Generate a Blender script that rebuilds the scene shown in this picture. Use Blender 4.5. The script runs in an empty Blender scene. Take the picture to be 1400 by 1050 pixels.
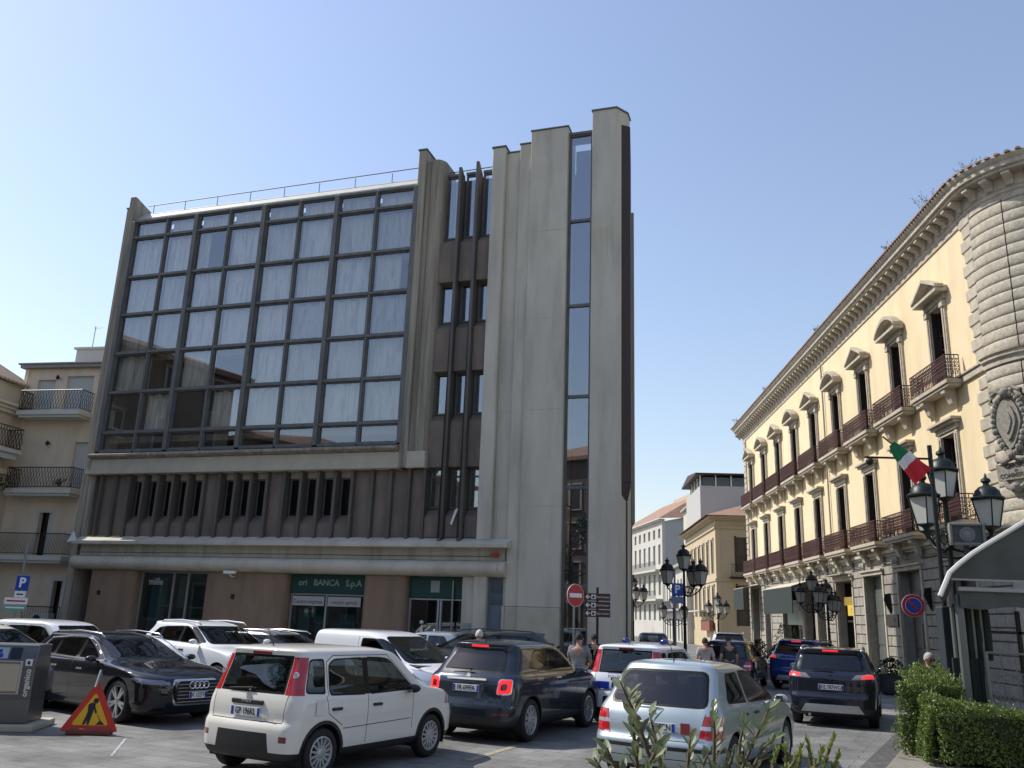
import bpy, bmesh, math, random
from math import sin, cos, pi, radians, atan, atan2, hypot, sqrt, tan
from mathutils import Vector, Matrix
random.seed(7)
SC = bpy.context.scene
COL = SC.collection
# ---------------- camera solve (matches the lens of the photograph) ----------------
FPX = 1170.0
CAM_M = Matrix.Rotation(pi/2 + atan(318/FPX), 3, 'X') @ Matrix.Rotation(radians(2.0), 3, 'Z')
CAM = Vector((0, 0, 2.0))
def ray(u, v): return CAM_M @ Vector(((u-700)/FPX, -(v-525)/FPX, -1))
def at(u, v, Y): d = ray(u, v); return CAM + d*(Y/d.y)
def gnd(u, v, z=0.0): d = ray(u, v); return CAM + d*((z-CAM.z)/d.z)
# ---------------- objects ----------------
def tag(o, label=None, cat=None, group=None, kind=None):
    if label: o['label'] = label
    if cat: o['category'] = cat
    if group: o['group'] = group
    if kind: o['kind'] = kind
    return o
def thing(name, label, cat, loc=(0, 0, 0), rz=0, group=None):
    o = bpy.data.objects.new(name, None); COL.objects.link(o)
    o.location = loc; o.rotation_euler = (0, 0, rz); o.empty_display_size = .2
    return tag(o, label, cat, group)
def kids(o): return [c for c in list(COL.objects) if c.parent == o]
def inst(src, parent, loc=None, rz=None, deep=True):
    c = src.copy(); COL.objects.link(c); c.parent = parent
    if loc is not None: c.location = loc
    if rz is not None: c.rotation_euler = (0, 0, rz)
    if deep:
        for k in kids(src): inst(k, c)
    return c
class MB:
    def __init__(s): s.v = []; s.f = []; s.m = []; s.mi = 0; s.T = None
    def add(s, vs, fs, m=None):
        n = len(s.v)
        s.v += [tuple(s.T @ Vector(p)) for p in vs] if s.T else [tuple(p) for p in vs]
        s.f += [tuple(i+n for i in f) for f in fs]
        s.m += [s.mi if m is None else m]*len(fs); return s
    def box(s, x0, x1, y0, y1, z0, z1, m=None):
        if x0 > x1: x0, x1 = x1, x0
        if y0 > y1: y0, y1 = y1, y0
        if z0 > z1: z0, z1 = z1, z0
        return s.add([(x0,y0,z0),(x1,y0,z0),(x1,y1,z0),(x0,y1,z0),(x0,y0,z1),(x1,y0,z1),(x1,y1,z1),(x0,y1,z1)],
            [(0,3,2,1),(4,5,6,7),(0,1,5,4),(1,2,6,5),(2,3,7,6),(3,0,4,7)], m)
    def prism(s, poly, a0, a1, ax='z', m=None):
        # poly: 2D points; extruded along axis ax from a0 to a1
        n = len(poly)
        A = sum(poly[i][0]*poly[(i+1)%n][1]-poly[(i+1)%n][0]*poly[i][1] for i in range(n))
        if ax == 'y': A = -A
        if A < 0: poly = poly[::-1]
        P = {'z': lambda p,a:(p[0],p[1],a), 'y': lambda p,a:(p[0],a,p[1]), 'x': lambda p,a:(a,p[0],p[1])}[ax]
        if a0 > a1: a0, a1 = a1, a0
        vs = [P(p,a0) for p in poly]+[P(p,a1) for p in poly]
        fs = [tuple(range(n-1,-1,-1)), tuple(range(n,2*n))]+[(i,(i+1)%n,n+(i+1)%n,n+i) for i in range(n)]
        return s.add(vs, fs, m)
    def tube(s, pts, r, n=6, m=None, cap=True):
        pts = [Vector(p) for p in pts]; rs = r if isinstance(r, (list, tuple)) else [r]*len(pts)
        vs = []; fs = []; up = None
        for i, p in enumerate(pts):
            t = (pts[min(i+1,len(pts)-1)]-pts[max(i-1,0)])
            if t.length < 1e-9: t = Vector((0,0,1))
            t.normalize()
            if up is None: up = Vector((0,0,1)) if abs(t.z) < .9 else Vector((1,0,0))
            a = t.cross(up)
            if a.length < 1e-4: a = t.cross(Vector((.3,1,.2)))
            a.normalize(); b = t.cross(a); up = -b if False else up
            for k in range(n):
                q = 2*pi*k/n; vs.append(p + (a*cos(q)+b*sin(q))*rs[i])
        for i in range(len(pts)-1):
            for k in range(n): fs.append((i*n+k, i*n+(k+1)%n, (i+1)*n+(k+1)%n, (i+1)*n+k))
        if cap: fs += [tuple(range(n-1,-1,-1)), tuple(range((len(pts)-1)*n, len(pts)*n))]
        return s.add(vs, fs, m)
    def lathe(s, prof, c=(0,0,0), n=16, ax='z', m=None, a0=0, a1=2*pi):
        full = abs(a1-a0-2*pi) < 1e-6; N = n if full else n+1
        vs = []; fs = []
        for r, h in prof:
            for k in range(N):
                q = a0+(a1-a0)*k/n; x, y = r*cos(q), r*sin(q)
                p = {'z':(x,y,h), 'y':(x,h,-y), 'x':(h,x,y)}[ax]
                vs.append((p[0]+c[0],p[1]+c[1],p[2]+c[2]))
        for i in range(len(prof)-1):
            for k in range(n):
                k2 = (k+1)%N; fs.append((i*N+k, i*N+k2, (i+1)*N+k2, (i+1)*N+k))
        return s.add(vs, fs, m)
    def ball(s, c, r, n=12, m=None, sz=1):
        return s.lathe([(max(1e-4,r*sin(pi*i/8)), -r*sz*cos(pi*i/8)) for i in range(9)], c, n, 'z', m)
    def build(s, name, mat, parent=None, smooth=False, bevel=0, loc=None, rz=0):
        me = bpy.data.meshes.new(name)
        me.from_pydata(s.v, [], s.f)
        for m in (mat if isinstance(mat, (list, tuple)) else [mat]): me.materials.append(m)
        if any(s.m): me.polygons.foreach_set('material_index', s.m)
        if smooth: me.polygons.foreach_set('use_smooth', [True]*len(me.polygons))
        if smooth == 'auto':
            me.set_sharp_from_angle(angle=radians(38))
        me.update()
        o = bpy.data.objects.new(name, me); COL.objects.link(o)
        if parent: o.parent = parent
        if loc: o.location = loc
        o.rotation_euler.z = rz
        if bevel:
            b = o.modifiers.new('b', 'BEVEL'); b.width = bevel; b.segments = 2; b.limit_method = 'ANGLE'; b.angle_limit = radians(40)
        return o
def walls(mb, x0, x1, z0, z1, y0, y1, ops, m=None):
    """flat wall with rectangular openings (xa,xb,za,zb), as boxes that butt"""
    xs = sorted(set([x0, x1]+[min(max(o[i],x0),x1) for o in ops for i in (0,1)]))
    for a, b in zip(xs, xs[1:]):
        c = (a+b)/2; cuts = sorted([(max(o[2],z0), min(o[3],z1)) for o in ops if o[0] < c < o[1] and o[3] > z0 and o[2] < z1]); z = z0
        for p, q in cuts:
            if p > z+1e-4: mb.box(a, b, y0, y1, z, p, m)
            z = max(z, q)
        if z < z1-1e-4: mb.box(a, b, y0, y1, z, z1, m)
def text(s, size, mat, parent=None, loc=(0,0,0), rot=(pi/2,0,0), name='lettering', ext=.004, sx=1, align='CENTER', bold=0):
    cu = bpy.data.curves.new(name, 'FONT'); cu.body = s; cu.size = size; cu.align_x = align; cu.align_y = 'CENTER'
    cu.extrude = ext; cu.offset = bold; cu.resolution_u = 3
    t = bpy.data.objects.new(name, cu); COL.objects.link(t)
    bpy.context.view_layer.update()
    me = bpy.data.meshes.new_from_object(t.evaluated_get(bpy.context.evaluated_depsgraph_get()))
    bpy.data.objects.remove(t); me.materials.clear(); me.materials.append(mat)
    o = bpy.data.objects.new(name, me); COL.objects.link(o)
    if parent: o.parent = parent
    o.location = loc; o.rotation_euler = rot; o.scale = (sx, 1, 1)
    return o
# ---------------- materials ----------------
def mat(name, c, rough=.7, metal=0, c2=None, scale=3, stretch=(1,1,1), bump=0, bscale=None, detail=5, coat=0, spec=.5, lo=.35, hi=.65, c3=None, s3=(1,1,.12), sc3=1.5, a3=.5):
    m = bpy.data.materials.new(name); m.use_nodes = True
    nt = m.node_tree; N = nt.nodes; Lk = nt.links; b = N['Principled BSDF']
    b.inputs['Roughness'].default_value = rough; b.inputs['Metallic'].default_value = metal
    b.inputs['Specular IOR Level'].default_value = spec; b.inputs['Coat Weight'].default_value = coat
    b.inputs['Coat Roughness'].default_value = .04
    c = tuple(c)+(1,); b.inputs['Base Color'].default_value = c
    if c2 is not None or bump:
        tc = N.new('ShaderNodeTexCoord')
        def noise(st, sc, det=detail):
            mp = N.new('ShaderNodeMapping'); mp.inputs['Scale'].default_value = st
            Lk.new(tc.outputs['Object'], mp.inputs['Vector'])
            n = N.new('ShaderNodeTexNoise'); n.inputs['Scale'].default_value = sc; n.inputs['Detail'].default_value = det; n.inputs['Roughness'].default_value = .6
            Lk.new(mp.outputs[0], n.inputs['Vector']); return n
        if c2 is not None:
            n = noise(stretch, scale); r = N.new('ShaderNodeValToRGB')
            r.color_ramp.elements[0].position = lo; r.color_ramp.elements[1].position = hi
            r.color_ramp.elements[0].color = c; r.color_ramp.elements[1].color = tuple(c2)+(1,)
            Lk.new(n.outputs[0], r.inputs[0]); out = r.outputs[0]
            if c3 is not None:
                n3 = noise(s3, sc3, 6); r3 = N.new('ShaderNodeValToRGB')
                r3.color_ramp.elements[0].position = .48; r3.color_ramp.elements[1].position = .72
                r3.color_ramp.elements[0].color = (0,0,0,1); r3.color_ramp.elements[1].color = (a3,a3,a3,1)
                mx = N.new('ShaderNodeMixRGB'); Lk.new(n3.outputs[0], r3.inputs[0]); Lk.new(r3.outputs[0], mx.inputs[0])
                Lk.new(out, mx.inputs[1]); mx.inputs[2].default_value = tuple(c3)+(1,); out = mx.outputs[0]
            Lk.new(out, b.inputs['Base Color'])
        if bump:
            n2 = noise((1,1,1), bscale or scale*6, 4); bp = N.new('ShaderNodeBump'); bp.inputs['Strength'].default_value = bump; bp.inputs['Distance'].default_value = .02
            Lk.new(n2.outputs[0], bp.inputs['Height']); Lk.new(bp.outputs[0], b.inputs['Normal'])
    return m
def glass(name, tint, base=.1, rough=.01, gcol=(1,1,1), edge=.5):
    m = bpy.data.materials.new(name); m.use_nodes = True; nt = m.node_tree; N = nt.nodes; Lk = nt.links
    N.remove(N['Principled BSDF']); o = N['Material Output']
    t = N.new('ShaderNodeBsdfTransparent'); t.inputs[0].default_value = tuple(tint)+(1,)
    g = N.new('ShaderNodeBsdfGlossy'); g.inputs['Roughness'].default_value = rough; g.inputs['Color'].default_value = tuple(gcol)+(1,)
    lw = N.new('ShaderNodeLayerWeight'); lw.inputs['Blend'].default_value = .3
    mr = N.new('ShaderNodeMapRange'); mr.inputs['To Min'].default_value = base; mr.inputs['To Max'].default_value = min(1, base+edge)
    Lk.new(lw.outputs['Fresnel'], mr.inputs['Value']); mx = N.new('ShaderNodeMixShader')
    Lk.new(mr.outputs[0], mx.inputs[0]); Lk.new(t.outputs[0], mx.inputs[1]); Lk.new(g.outputs[0], mx.inputs[2]); Lk.new(mx.outputs[0], o.inputs[0])
    return m
def paint(name, c, metal=0, rough=.25, flake=0, spec=.12):
    """car paint; inside faces are dark cabin trim"""
    m = mat(name, c, rough, metal, coat=1.0, spec=spec, c2=tuple(min(1,x*(1.0+flake)+flake*.01) for x in c), scale=900, detail=0)
    nt = m.node_tree; N = nt.nodes; Lk = nt.links; b = N['Principled BSDF']; o = N['Material Output']
    d = N.new('ShaderNodeBsdfDiffuse'); d.inputs[0].default_value = (.02,.02,.022,1)
    g = N.new('ShaderNodeNewGeometry'); mx = N.new('ShaderNodeMixShader')
    Lk.new(g.outputs['Backfacing'], mx.inputs[0]); Lk.new(b.outputs[0], mx.inputs[1]); Lk.new(d.outputs[0], mx.inputs[2]); Lk.new(mx.outputs[0], o.inputs[0])
    return m
def emit(name, c, s):
    m = mat(name, c, .3); b = m.node_tree.nodes['Principled BSDF']
    b.inputs['Emission Color'].default_value = tuple(c)+(1,); b.inputs['Emission Strength'].default_value = s; return m
M = dict(
 conc=mat('concrete', (.36,.335,.265), .85, c2=(.45,.42,.335), scale=1.2, stretch=(1,1,.25), bump=.15, bscale=18, c3=(.13,.12,.10), s3=(2.5,2.5,.10), sc3=1.3, a3=.5),
 concs=mat('stained_concrete', (.22,.19,.145), .9, c2=(.37,.33,.255), scale=1.6, stretch=(1.5,1.5,.15), bump=.2, bscale=14, c3=(.06,.055,.05), s3=(4,4,.12), sc3=1.5, a3=.7),
 conct=mat('tower_concrete', (.46,.42,.34), .8, c2=(.56,.515,.42), scale=.8, stretch=(1,1,.35), bump=.2, bscale=22, c3=(.29,.275,.22), s3=(1.6,1.6,.22), sc3=1.1, a3=.6),
 concb=mat('beige_concrete', (.48,.43,.33), .85, c2=(.41,.37,.285), scale=2, bump=.1),
 brown=mat('brown_aggregate', (.235,.155,.095), .85, c2=(.265,.19,.135), scale=2.2, stretch=(1,1,.5), bump=.35, bscale=60, c3=(.15,.105,.075), a3=.6),
 brown2=mat('recessed_brown_panel', (.165,.128,.10), .85, c2=(.215,.17,.135), scale=2.2, stretch=(1,1,.5), bump=.35, bscale=60, c3=(.11,.09,.075), a3=.7),
 clad=mat('dark_red_cladding', (.030,.017,.015), .6, c2=(.045,.024,.02), scale=2, stretch=(2,2,.3), bump=.1),
 frame=mat('grey_window_frame', (.10,.10,.096), .55, .1, c2=(.15,.145,.132), scale=4, stretch=(1,1,.4)),
 frameb=mat('dark_fin_metal', (.078,.068,.058), .55, c2=(.125,.108,.092), scale=3, stretch=(2,2,.2)),
 glass=glass('window_glass', (.88,.88,.86), .21, gcol=(.85,.89,.95), edge=.5),
 glassd=glass('dark_window_glass', (.20,.22,.24), .05, edge=.28),
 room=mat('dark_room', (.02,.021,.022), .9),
 alu=mat('pale_aluminium', (.33,.34,.34), .4, .4),
 fascia=mat('roof_fascia', (.46,.46,.43), .6, c2=(.36,.36,.33), scale=2, stretch=(1,1,3)),
 iron=mat('black_iron', (.012,.012,.013), .45, .3),
 green=mat('shop_green', (.004,.05,.036), .4),
 white=mat('white_paint', (.75,.75,.72), .45),
 black=mat('black_plastic', (.018,.018,.019), .55),
 rubber=mat('rubber', (.014,.014,.014), .8),
 cream=mat('cream_plaster', (.67,.545,.34), .9, c2=(.74,.615,.40), scale=.6, stretch=(1,1,.5), bump=.06, c3=(.60,.47,.29), s3=(1.5,1.5,.25), sc3=.9, a3=.75),
 stone=mat('pale_stone_trim', (.50,.445,.355), .85, c2=(.38,.335,.26), scale=5, bump=.25, bscale=30, c3=(.22,.19,.15), a3=.55),
 stoned=mat('grey_rusticated_stone', (.27,.245,.205), .9, c2=(.36,.33,.28), scale=3, bump=.5, bscale=22, c3=(.15,.135,.11), a3=.6),
 rstone=mat('rock_faced_stone', (.50,.45,.36), .92, c2=(.36,.32,.255), scale=7, bump=.9, bscale=13, c3=(.26,.23,.185), s3=(1,1,.5), a3=.6),
 rust=mat('russet_iron', (.085,.022,.018), .55, c2=(.05,.017,.014), scale=6),
 wood=mat('dark_door_wood', (.02,.013,.01), .5, c2=(.034,.022,.016), scale=5, stretch=(4,4,.4)),
 tile=mat('terracotta_tile', (.36,.19,.12), .85, c2=(.26,.17,.12), scale=4, bump=.2, c3=(.14,.12,.09), s3=(1,1,1), a3=.6),
)
def curtain_mat():
    m = mat('curtain_cloth', (.80,.775,.71), .95, c2=(.68,.66,.60), scale=7, stretch=(1.6,1,.10), c3=(.20,.17,.12), s3=(5,1,.55), sc3=1.3, a3=.9, lo=.4, hi=.75)
    return m
M['curtain'] = curtain_mat()
for k_, c_ in enumerate(((.58,.57,.53),(.44,.43,.40),(.72,.70,.62))): M['curtain%d' % k_] = mat('curtain_cloth_variant', c_, .95, c2=tuple(x*.8 for x in c_), scale=5+2*k_, stretch=(1.6,1,.12), c3=(.17,.14,.10), s3=(4,1,.45), sc3=1.5, a3=.85)
# ================= world, sun, camera =================
W = bpy.data.worlds.new('World'); SC.world = W; W.use_nodes = True
wn = W.node_tree.nodes; sky = wn.new('ShaderNodeTexSky'); sky.sky_type = 'NISHITA'; sky.sun_disc = False
SUN_EL, SUN_AZ = radians(48), radians(-68)      # azimuth measured from +Y towards +X
sky.sun_elevation = SUN_EL; sky.sun_rotation = SUN_AZ
sky.air_density = 1.5; sky.dust_density = .6; sky.ozone_density = 3.6; sky.altitude = 0
wn['Background'].inputs[1].default_value = .119
hs = wn.new('ShaderNodeHueSaturation'); hs.inputs['Saturation'].default_value = .90; W.node_tree.links.new(sky.outputs[0], hs.inputs['Color']); wb_ = wn.new('ShaderNodeMixRGB'); wb_.blend_type = 'MULTIPLY'; wb_.inputs[0].default_value = 1; wb_.inputs[2].default_value = (1, .925, .95, 1)
W.node_tree.links.new(hs.outputs[0], wb_.inputs[1]); W.node_tree.links.new(wb_.outputs[0], wn['Background'].inputs[0])
sl = bpy.data.lights.new('sun', 'SUN'); sl.energy = 3.35; sl.angle = radians(.5); sl.color = (1, .95, .86)
so = bpy.data.objects.new('sun', sl); COL.objects.link(so)
sd = Vector((sin(SUN_AZ)*cos(SUN_EL), cos(SUN_AZ)*cos(SUN_EL), sin(SUN_EL)))
so.rotation_euler = sd.to_track_quat('Z', 'Y').to_euler(); so.location = (0, 0, 60)
cd = bpy.data.cameras.new('camera'); co = bpy.data.objects.new('camera', cd); COL.objects.link(co)
cd.sensor_width = 36; cd.lens = FPX/1400*36; cd.clip_end = 3000; cd.clip_start = .05
co.matrix_world = Matrix.Translation(CAM) @ CAM_M.to_4x4(); SC.camera = co
SC.view_settings.view_transform = 'Standard'; SC.view_settings.look = 'None'
SC.view_settings.exposure = 0.64; SC.view_settings.gamma = 1
SC.render.resolution_x = 1024; SC.render.resolution_y = 768
# ================= ground =================
def paving(name, ca, cb, cm, bw, bh, rot=0, wear=.5, rough=.75):
    m = bpy.data.materials.new(name); m.use_nodes = True; nt = m.node_tree; N = nt.nodes; Lk = nt.links; b = N['Principled BSDF']
    tc = N.new('ShaderNodeTexCoord'); mp = N.new('ShaderNodeMapping'); mp.inputs['Rotation'].default_value = (0,0,rot)
    Lk.new(tc.outputs['Object'], mp.inputs[0]); br = N.new('ShaderNodeTexBrick')
    br.inputs['Scale'].default_value = 1; br.inputs['Brick Width'].default_value = bw; br.inputs['Row Height'].default_value = bh
    br.inputs['Mortar Size'].default_value = .009; br.inputs['Mortar Smooth'].default_value = .3; br.inputs['Bias'].default_value = 0
    br.inputs['Color1'].default_value = tuple(ca)+(1,); br.inputs['Color2'].default_value = tuple(cb)+(1,); br.inputs['Mortar'].default_value = tuple(cm)+(1,)
    Lk.new(mp.outputs[0], br.inputs[0])
    n = N.new('ShaderNodeTexNoise'); n.inputs['Scale'].default_value = .55; n.inputs['Detail'].default_value = 9; n.inputs['Roughness'].default_value = .65; Lk.new(tc.outputs['Object'], n.inputs[0])
    r = N.new('ShaderNodeValToRGB'); r.color_ramp.elements[0].position = .33; r.color_ramp.elements[1].position = .68
    r.color_ramp.elements[0].color = (1-wear,1-wear,1-wear,1); r.color_ramp.elements[1].color = (1.1,1.1,1.08,1); Lk.new(n.outputs[0], r.inputs[0])
    mx = N.new('ShaderNodeMixRGB'); mx.blend_type = 'MULTIPLY'; mx.inputs[0].default_value = 1; Lk.new(br.outputs[0], mx.inputs[1]); Lk.new(r.outputs[0], mx.inputs[2])
    n2 = N.new('ShaderNodeTexNoise'); n2.inputs['Scale'].default_value = 38; n2.inputs['Detail'].default_value = 4; Lk.new(tc.outputs['Object'], n2.inputs[0])
    r2 = N.new('ShaderNodeValToRGB'); r2.color_ramp.elements[0].position = .3; r2.color_ramp.elements[1].position = .7; r2.color_ramp.elements[0].color = (.72,.72,.72,1); r2.color_ramp.elements[1].color = (1.15,1.15,1.15,1); Lk.new(n2.outputs[0], r2.inputs[0])
    mx2 = N.new('ShaderNodeMixRGB'); mx2.blend_type = 'MULTIPLY'; mx2.inputs[0].default_value = 1; Lk.new(mx.outputs[0], mx2.inputs[1]); Lk.new(r2.outputs[0], mx2.inputs[2])
    n4 = N.new('ShaderNodeTexNoise'); n4.inputs['Scale'].default_value = 1.7; n4.inputs['Detail'].default_value = 3; Lk.new(tc.outputs['Object'], n4.inputs[0])
    r4 = N.new('ShaderNodeValToRGB'); r4.color_ramp.elements[0].position = .62; r4.color_ramp.elements[1].position = .76; r4.color_ramp.elements[0].color = (1,1,1,1); r4.color_ramp.elements[1].color = (.5,.49,.48,1); Lk.new(n4.outputs[0], r4.inputs[0])
    mx4 = N.new('ShaderNodeMixRGB'); mx4.blend_type = 'MULTIPLY'; mx4.inputs[0].default_value = 1; Lk.new(mx2.outputs[0], mx4.inputs[1]); Lk.new(r4.outputs[0], mx4.inputs[2]); mx2 = mx4
    Lk.new(mx2.outputs[0], b.inputs['Base Color']); b.inputs['Roughness'].default_value = rough
    ad = N.new('ShaderNodeMath'); ad.operation = 'MULTIPLY_ADD'; ad.inputs[1].default_value = -1.2; Lk.new(br.outputs['Fac'], ad.inputs[0]); Lk.new(n2.outputs[0], ad.inputs[2])
    bp = N.new('ShaderNodeBump'); bp.inputs['Strength'].default_value = .5; bp.inputs['Distance'].default_value = .012; Lk.new(ad.outputs[0], bp.inputs['Height']); Lk.new(bp.outputs[0], b.inputs['Normal'])
    return m
M['slab'] = paving('basalt_slabs', (.27,.268,.26), (.205,.203,.198), (.12,.118,.112), .62, .31, radians(28), .66)
M['setts'] = paving('dark_setts', (.125,.122,.118), (.085,.083,.08), (.05,.05,.05), .20, .11, radians(-28), .3)
M['pebble'] = paving('pebble_concrete', (.33,.30,.25), (.28,.25,.21), (.16,.15,.13), .09, .07, .3, .3)
M['soil'] = mat('soil', (.05,.038,.028), .95, c2=(.09,.07,.05), scale=20, bump=.5)
g = MB(); g.add([(-900,-900,0),(900,-900,0),(900,900,0),(-900,900,0)], [(0,1,2,3)])
tag(g.build('ground', M['slab']), kind='structure')
def sheet(name, pts, z, m):
    g = MB(); g.add([(p[0], p[1], z) for p in pts], [tuple(range(len(pts)))]); return tag(g.build(name, m), kind='structure')
# darker sett gutter strip and pebble pavement beside the hedge
a, b_ = gnd(1175, 1050), gnd(1238, 985); c_, d_ = gnd(1213, 1050), gnd(1240, 1018)
dr = (d_-c_).normalized()
sheet('gutter', [a-dr*6, c_-dr*6, c_+dr*9, a+dr*9], .004, M['setts'])
rt = Vector((dr.y, -dr.x, 0))
k = MB(); T = Matrix.Rotation(atan2(dr.y, dr.x), 4, 'Z'); 
o = MB(); o.box(-8, 16, -12, 0, 0, .05); po = o.build('pavement', M['pebble'], bevel=.01, loc=(c_.x+.02*rt.x, c_.y+.02*rt.y, 0), rz=atan2(dr.y, dr.x)); tag(po, kind='structure')
# pavement in front of the modern building
R18 = radians(-18.1); BO = Vector((3.385, 27.2065, 0))
o = MB(); o.box(-24, 1.2, -1.6, .3, 0, .12); tag(o.build('pavement', M['slab'], bevel=.015, loc=BO, rz=R18), kind='structure')
M['yline'] = mat('worn_yellow_paint', (.34,.31,.18), .8, c2=(.24,.23,.19), scale=9, lo=.42, hi=.6)
M['wline'] = mat('worn_white_paint', (.42,.42,.40), .8, c2=(.28,.28,.27), scale=9, lo=.42, hi=.6)
def line(name, p, q, w, m):
    p, q = gnd(*p), gnd(*q); n = (q-p).normalized(); s = Vector((-n.y, n.x, 0))*w/2
    sheet(name, [p-s, q-s, q+s, p+s], .005, m)
line('yellow_road_line', (640, 1040), (706, 1020), .12, M['yline'])
line('white_road_line', (152, 1034), (172, 1010), .035, M['wline'])
# ================= modern concrete building =================
mod = thing('office_building', 'modern concrete office block with a big gridded glass bay and a tall tower beside it', 'building', BO, R18)
def part(mb, name, m, parent=None, **k): return mb.build(name, m, parent or mod, **k)
# core behind everything, plus an unseen raised block added to shade the palazzo
b = MB()
b.box(-20.9, -6.6, 1.6, 14, 0, 17.4); b.prism([(-6.6,1.6),(-.9,1.6),(-3.65,14),(-6.6,14)], 0, 18.3); b.prism([(-6.6,3.2),(-.45,3.2),(-3.0,13.9),(-6.6,13.9)], 17.3, 19.0); b.box(-.9, -.1, 1.0, 3, 0, 18.9)
part(b, 'core_and_shade_block', M['room'])
b = MB(); b.prism([(-.8,3.05),(.14,3.05),(-2.5,14),(-3.6,14)], 5.3, 17.2); b.prism([(-.8,3.05),(.04,3.05),(-2.6,14),(-3.6,14)], 0, 5.3)
part(b, 'side_wall', M['conc'], bevel=.02)
b = MB(); b.prism([(-21.2,1.6),(-6.61,1.6),(-6.61,14.02),(-21.2,14.02)], 17.4, 17.75); part(b, 'roof', M['fascia'])
# tower: piers, panels, slot window
b = MB(); b.prism([(-.84,0),(.04,0),(.36,.5),(.36,.95),(-.84,.95)], .12, 19.86); part(b, 'tower_pier', M['conct'], bevel=.015)
b = MB(); b.prism([(-.87,-.03),(.06,-.03),(.40,.49),(.40,.98),(-.87,.98)], 19.86, 19.92); part(b, 'coping', M['frame'])
b = MB(); b.prism([(.06,.12),(.46,.45),(.04,3.0),(-.1,3.0)], 6.3, 19.3); b.prism([(.06,.12),(.34,.45),(.0,3.0),(-.1,3.0)], .1, 5.7)
b.add([(.06,.12,5.7),(.34,.45,5.7),(.0,3.0,5.7),(-.1,3,5.7),(.06,.12,6.3),(.46,.45,6.3),(.04,3.0,6.3),(-.1,3,6.3)],[(0,1,5,4),(1,2,6,5),(2,3,7,6),(3,0,4,7)]); part(b, 'dark_cladding', M['clad'], bevel=.02)
for x0, x1, y, z, rt_ in [(-3.14,-1.74,0,19.38,1),(-3.58,-3.14,.09,18.95,0),(-4.13,-3.58,.22,18.74,0)]:
    b = MB(); b.box(x0, x1, y, 1.2, 2.32, z); part(b, 'tower_panel', M['conct'], bevel=.02)
    b = MB(); b.box(x0-.02, x1+.03, y-.03, 1.2, z, z+.05); part(b, 'coping', M['frame'])
    b = MB(); zt = 2.32; xa = x0
    if x0 < -4: xa = -3.68; y = .06
    b.box(xa, x1, y-.012, 1.2, .12, zt-.006); part(b, 'plinth_panel', M['concb'], bevel=.02)
# thin pour joints on the tower
for z in (5.5, 8.75, 12.0, 15.3):
    b = MB(); b.box(-3.13, -1.75, -.004, .01, z, z+.02); part(b, 'joint_line', M['concb'])
    b = MB(); b.box(-4.12,-3.59,.216,.23,z,z+.02); part(b, 'joint_line', M['concb'])
b = MB(); b.box(-4.63, -4.13, 0, 1.2, 4.4, 18.9); part(b, 'pilaster', M['conct'], bevel=.03)
b = MB(); b.box(-4.66, -4.10, -.03, 1.2, 18.9, 18.96); part(b, 'coping', M['frame'])
sl_ = [0.12, 3.0, 6.14, 9.21, 12.46, 15.67, 19.1]
for z0, z1 in zip(sl_, sl_[1:]):
    b = MB(); w = .05
    b.box(-1.73,-1.66,.2,.32,z0,z1); b.box(-.93,-.85,.2,.32,z0,z1); b.box(-1.66,-.93,.2,.32,z0,z0+.05); b.box(-1.66,-.93,.2,.32,z1-.05,z1)
    f = part(b, 'slot_window', M['frame']); b = MB(); b.box(-1.66,-.93,.26,.275,z0+.05,z1-.05); part(b, 'pane', M['glass'] , f)
b = MB(); b.box(-1.76,-.83,.15,.9,19.1,19.2); part(b, 'coping', M['frame'])
b = MB(); b.box(-1.73, -.86, 1.25, 1.3, .1, 19.05); part(b, 'inner_wall', mat('blue_grey_wall', (.10,.13,.20), .9))
# strip windows between fins
zr = [(5.5,6.9),(8.82,10.34),(12.25,13.75),(15.6,18.2)]
for x0, x1 in [(-6.62,-5.97),(-5.83,-5.28),(-5.14,-4.64)]:
    prev = 4.5
    for i, (a, c) in enumerate(zr):
        b = MB()
        b.prism([(.18,prev),(.18,a-.32),(.50,a-.02),(.62,a-.02),(.62,prev)], x0, x1, 'x'); part(b, 'brown_panel', M['brown2'], bevel=.01)
        f = MB(); f.box(x0,x0+.06,.5,.6,a,c); f.box(x1-.06,x1,.5,.6,a,c); f.box(x0+.06,x1-.06,.5,.6,a,a+.06); f.box(x0+.06,x1-.06,.5,.6,c-.06,c)
        if i == 0: f.box(x0+.06,x1-.06,.5,.6,c-.32,c-.26)
        fo = part(f, 'strip_window', M['frame']); g = MB(); g.box(x0+.06,x1-.06,.545,.56,a+.06,c-.06); part(g, 'pane', M['glass'], fo)
        g = MB(); g.box(x0+(.3 if i else .12),x1-.02,.75,.76,a+.06,c-.06); part(g, 'curtain', M['curtain'], fo)
        prev = c+.0
    b = MB(); b.box(x0,x1,.44,.7,18.2,18.3); part(b, 'coping', M['frame'])
for x0, x1, zt in [(-5.955,-5.845,18.30),(-5.265,-5.155,18.45)]:
    b = MB(); b.prism([(-.02,4.15),(-.02,zt),(.08,zt),(.7,zt-.55),(.7,4.6),(.2,4.5),(-.16,4.44),(-.16,4.15)], x0, x1, 'x'); part(b, 'fin', M['frameb'], bevel=.01)
b = MB(); b.box(-6.62, -4.63, .9, 1.55, 4.5, 18.2); part(b, 'inner_wall', M['room'])
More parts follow.
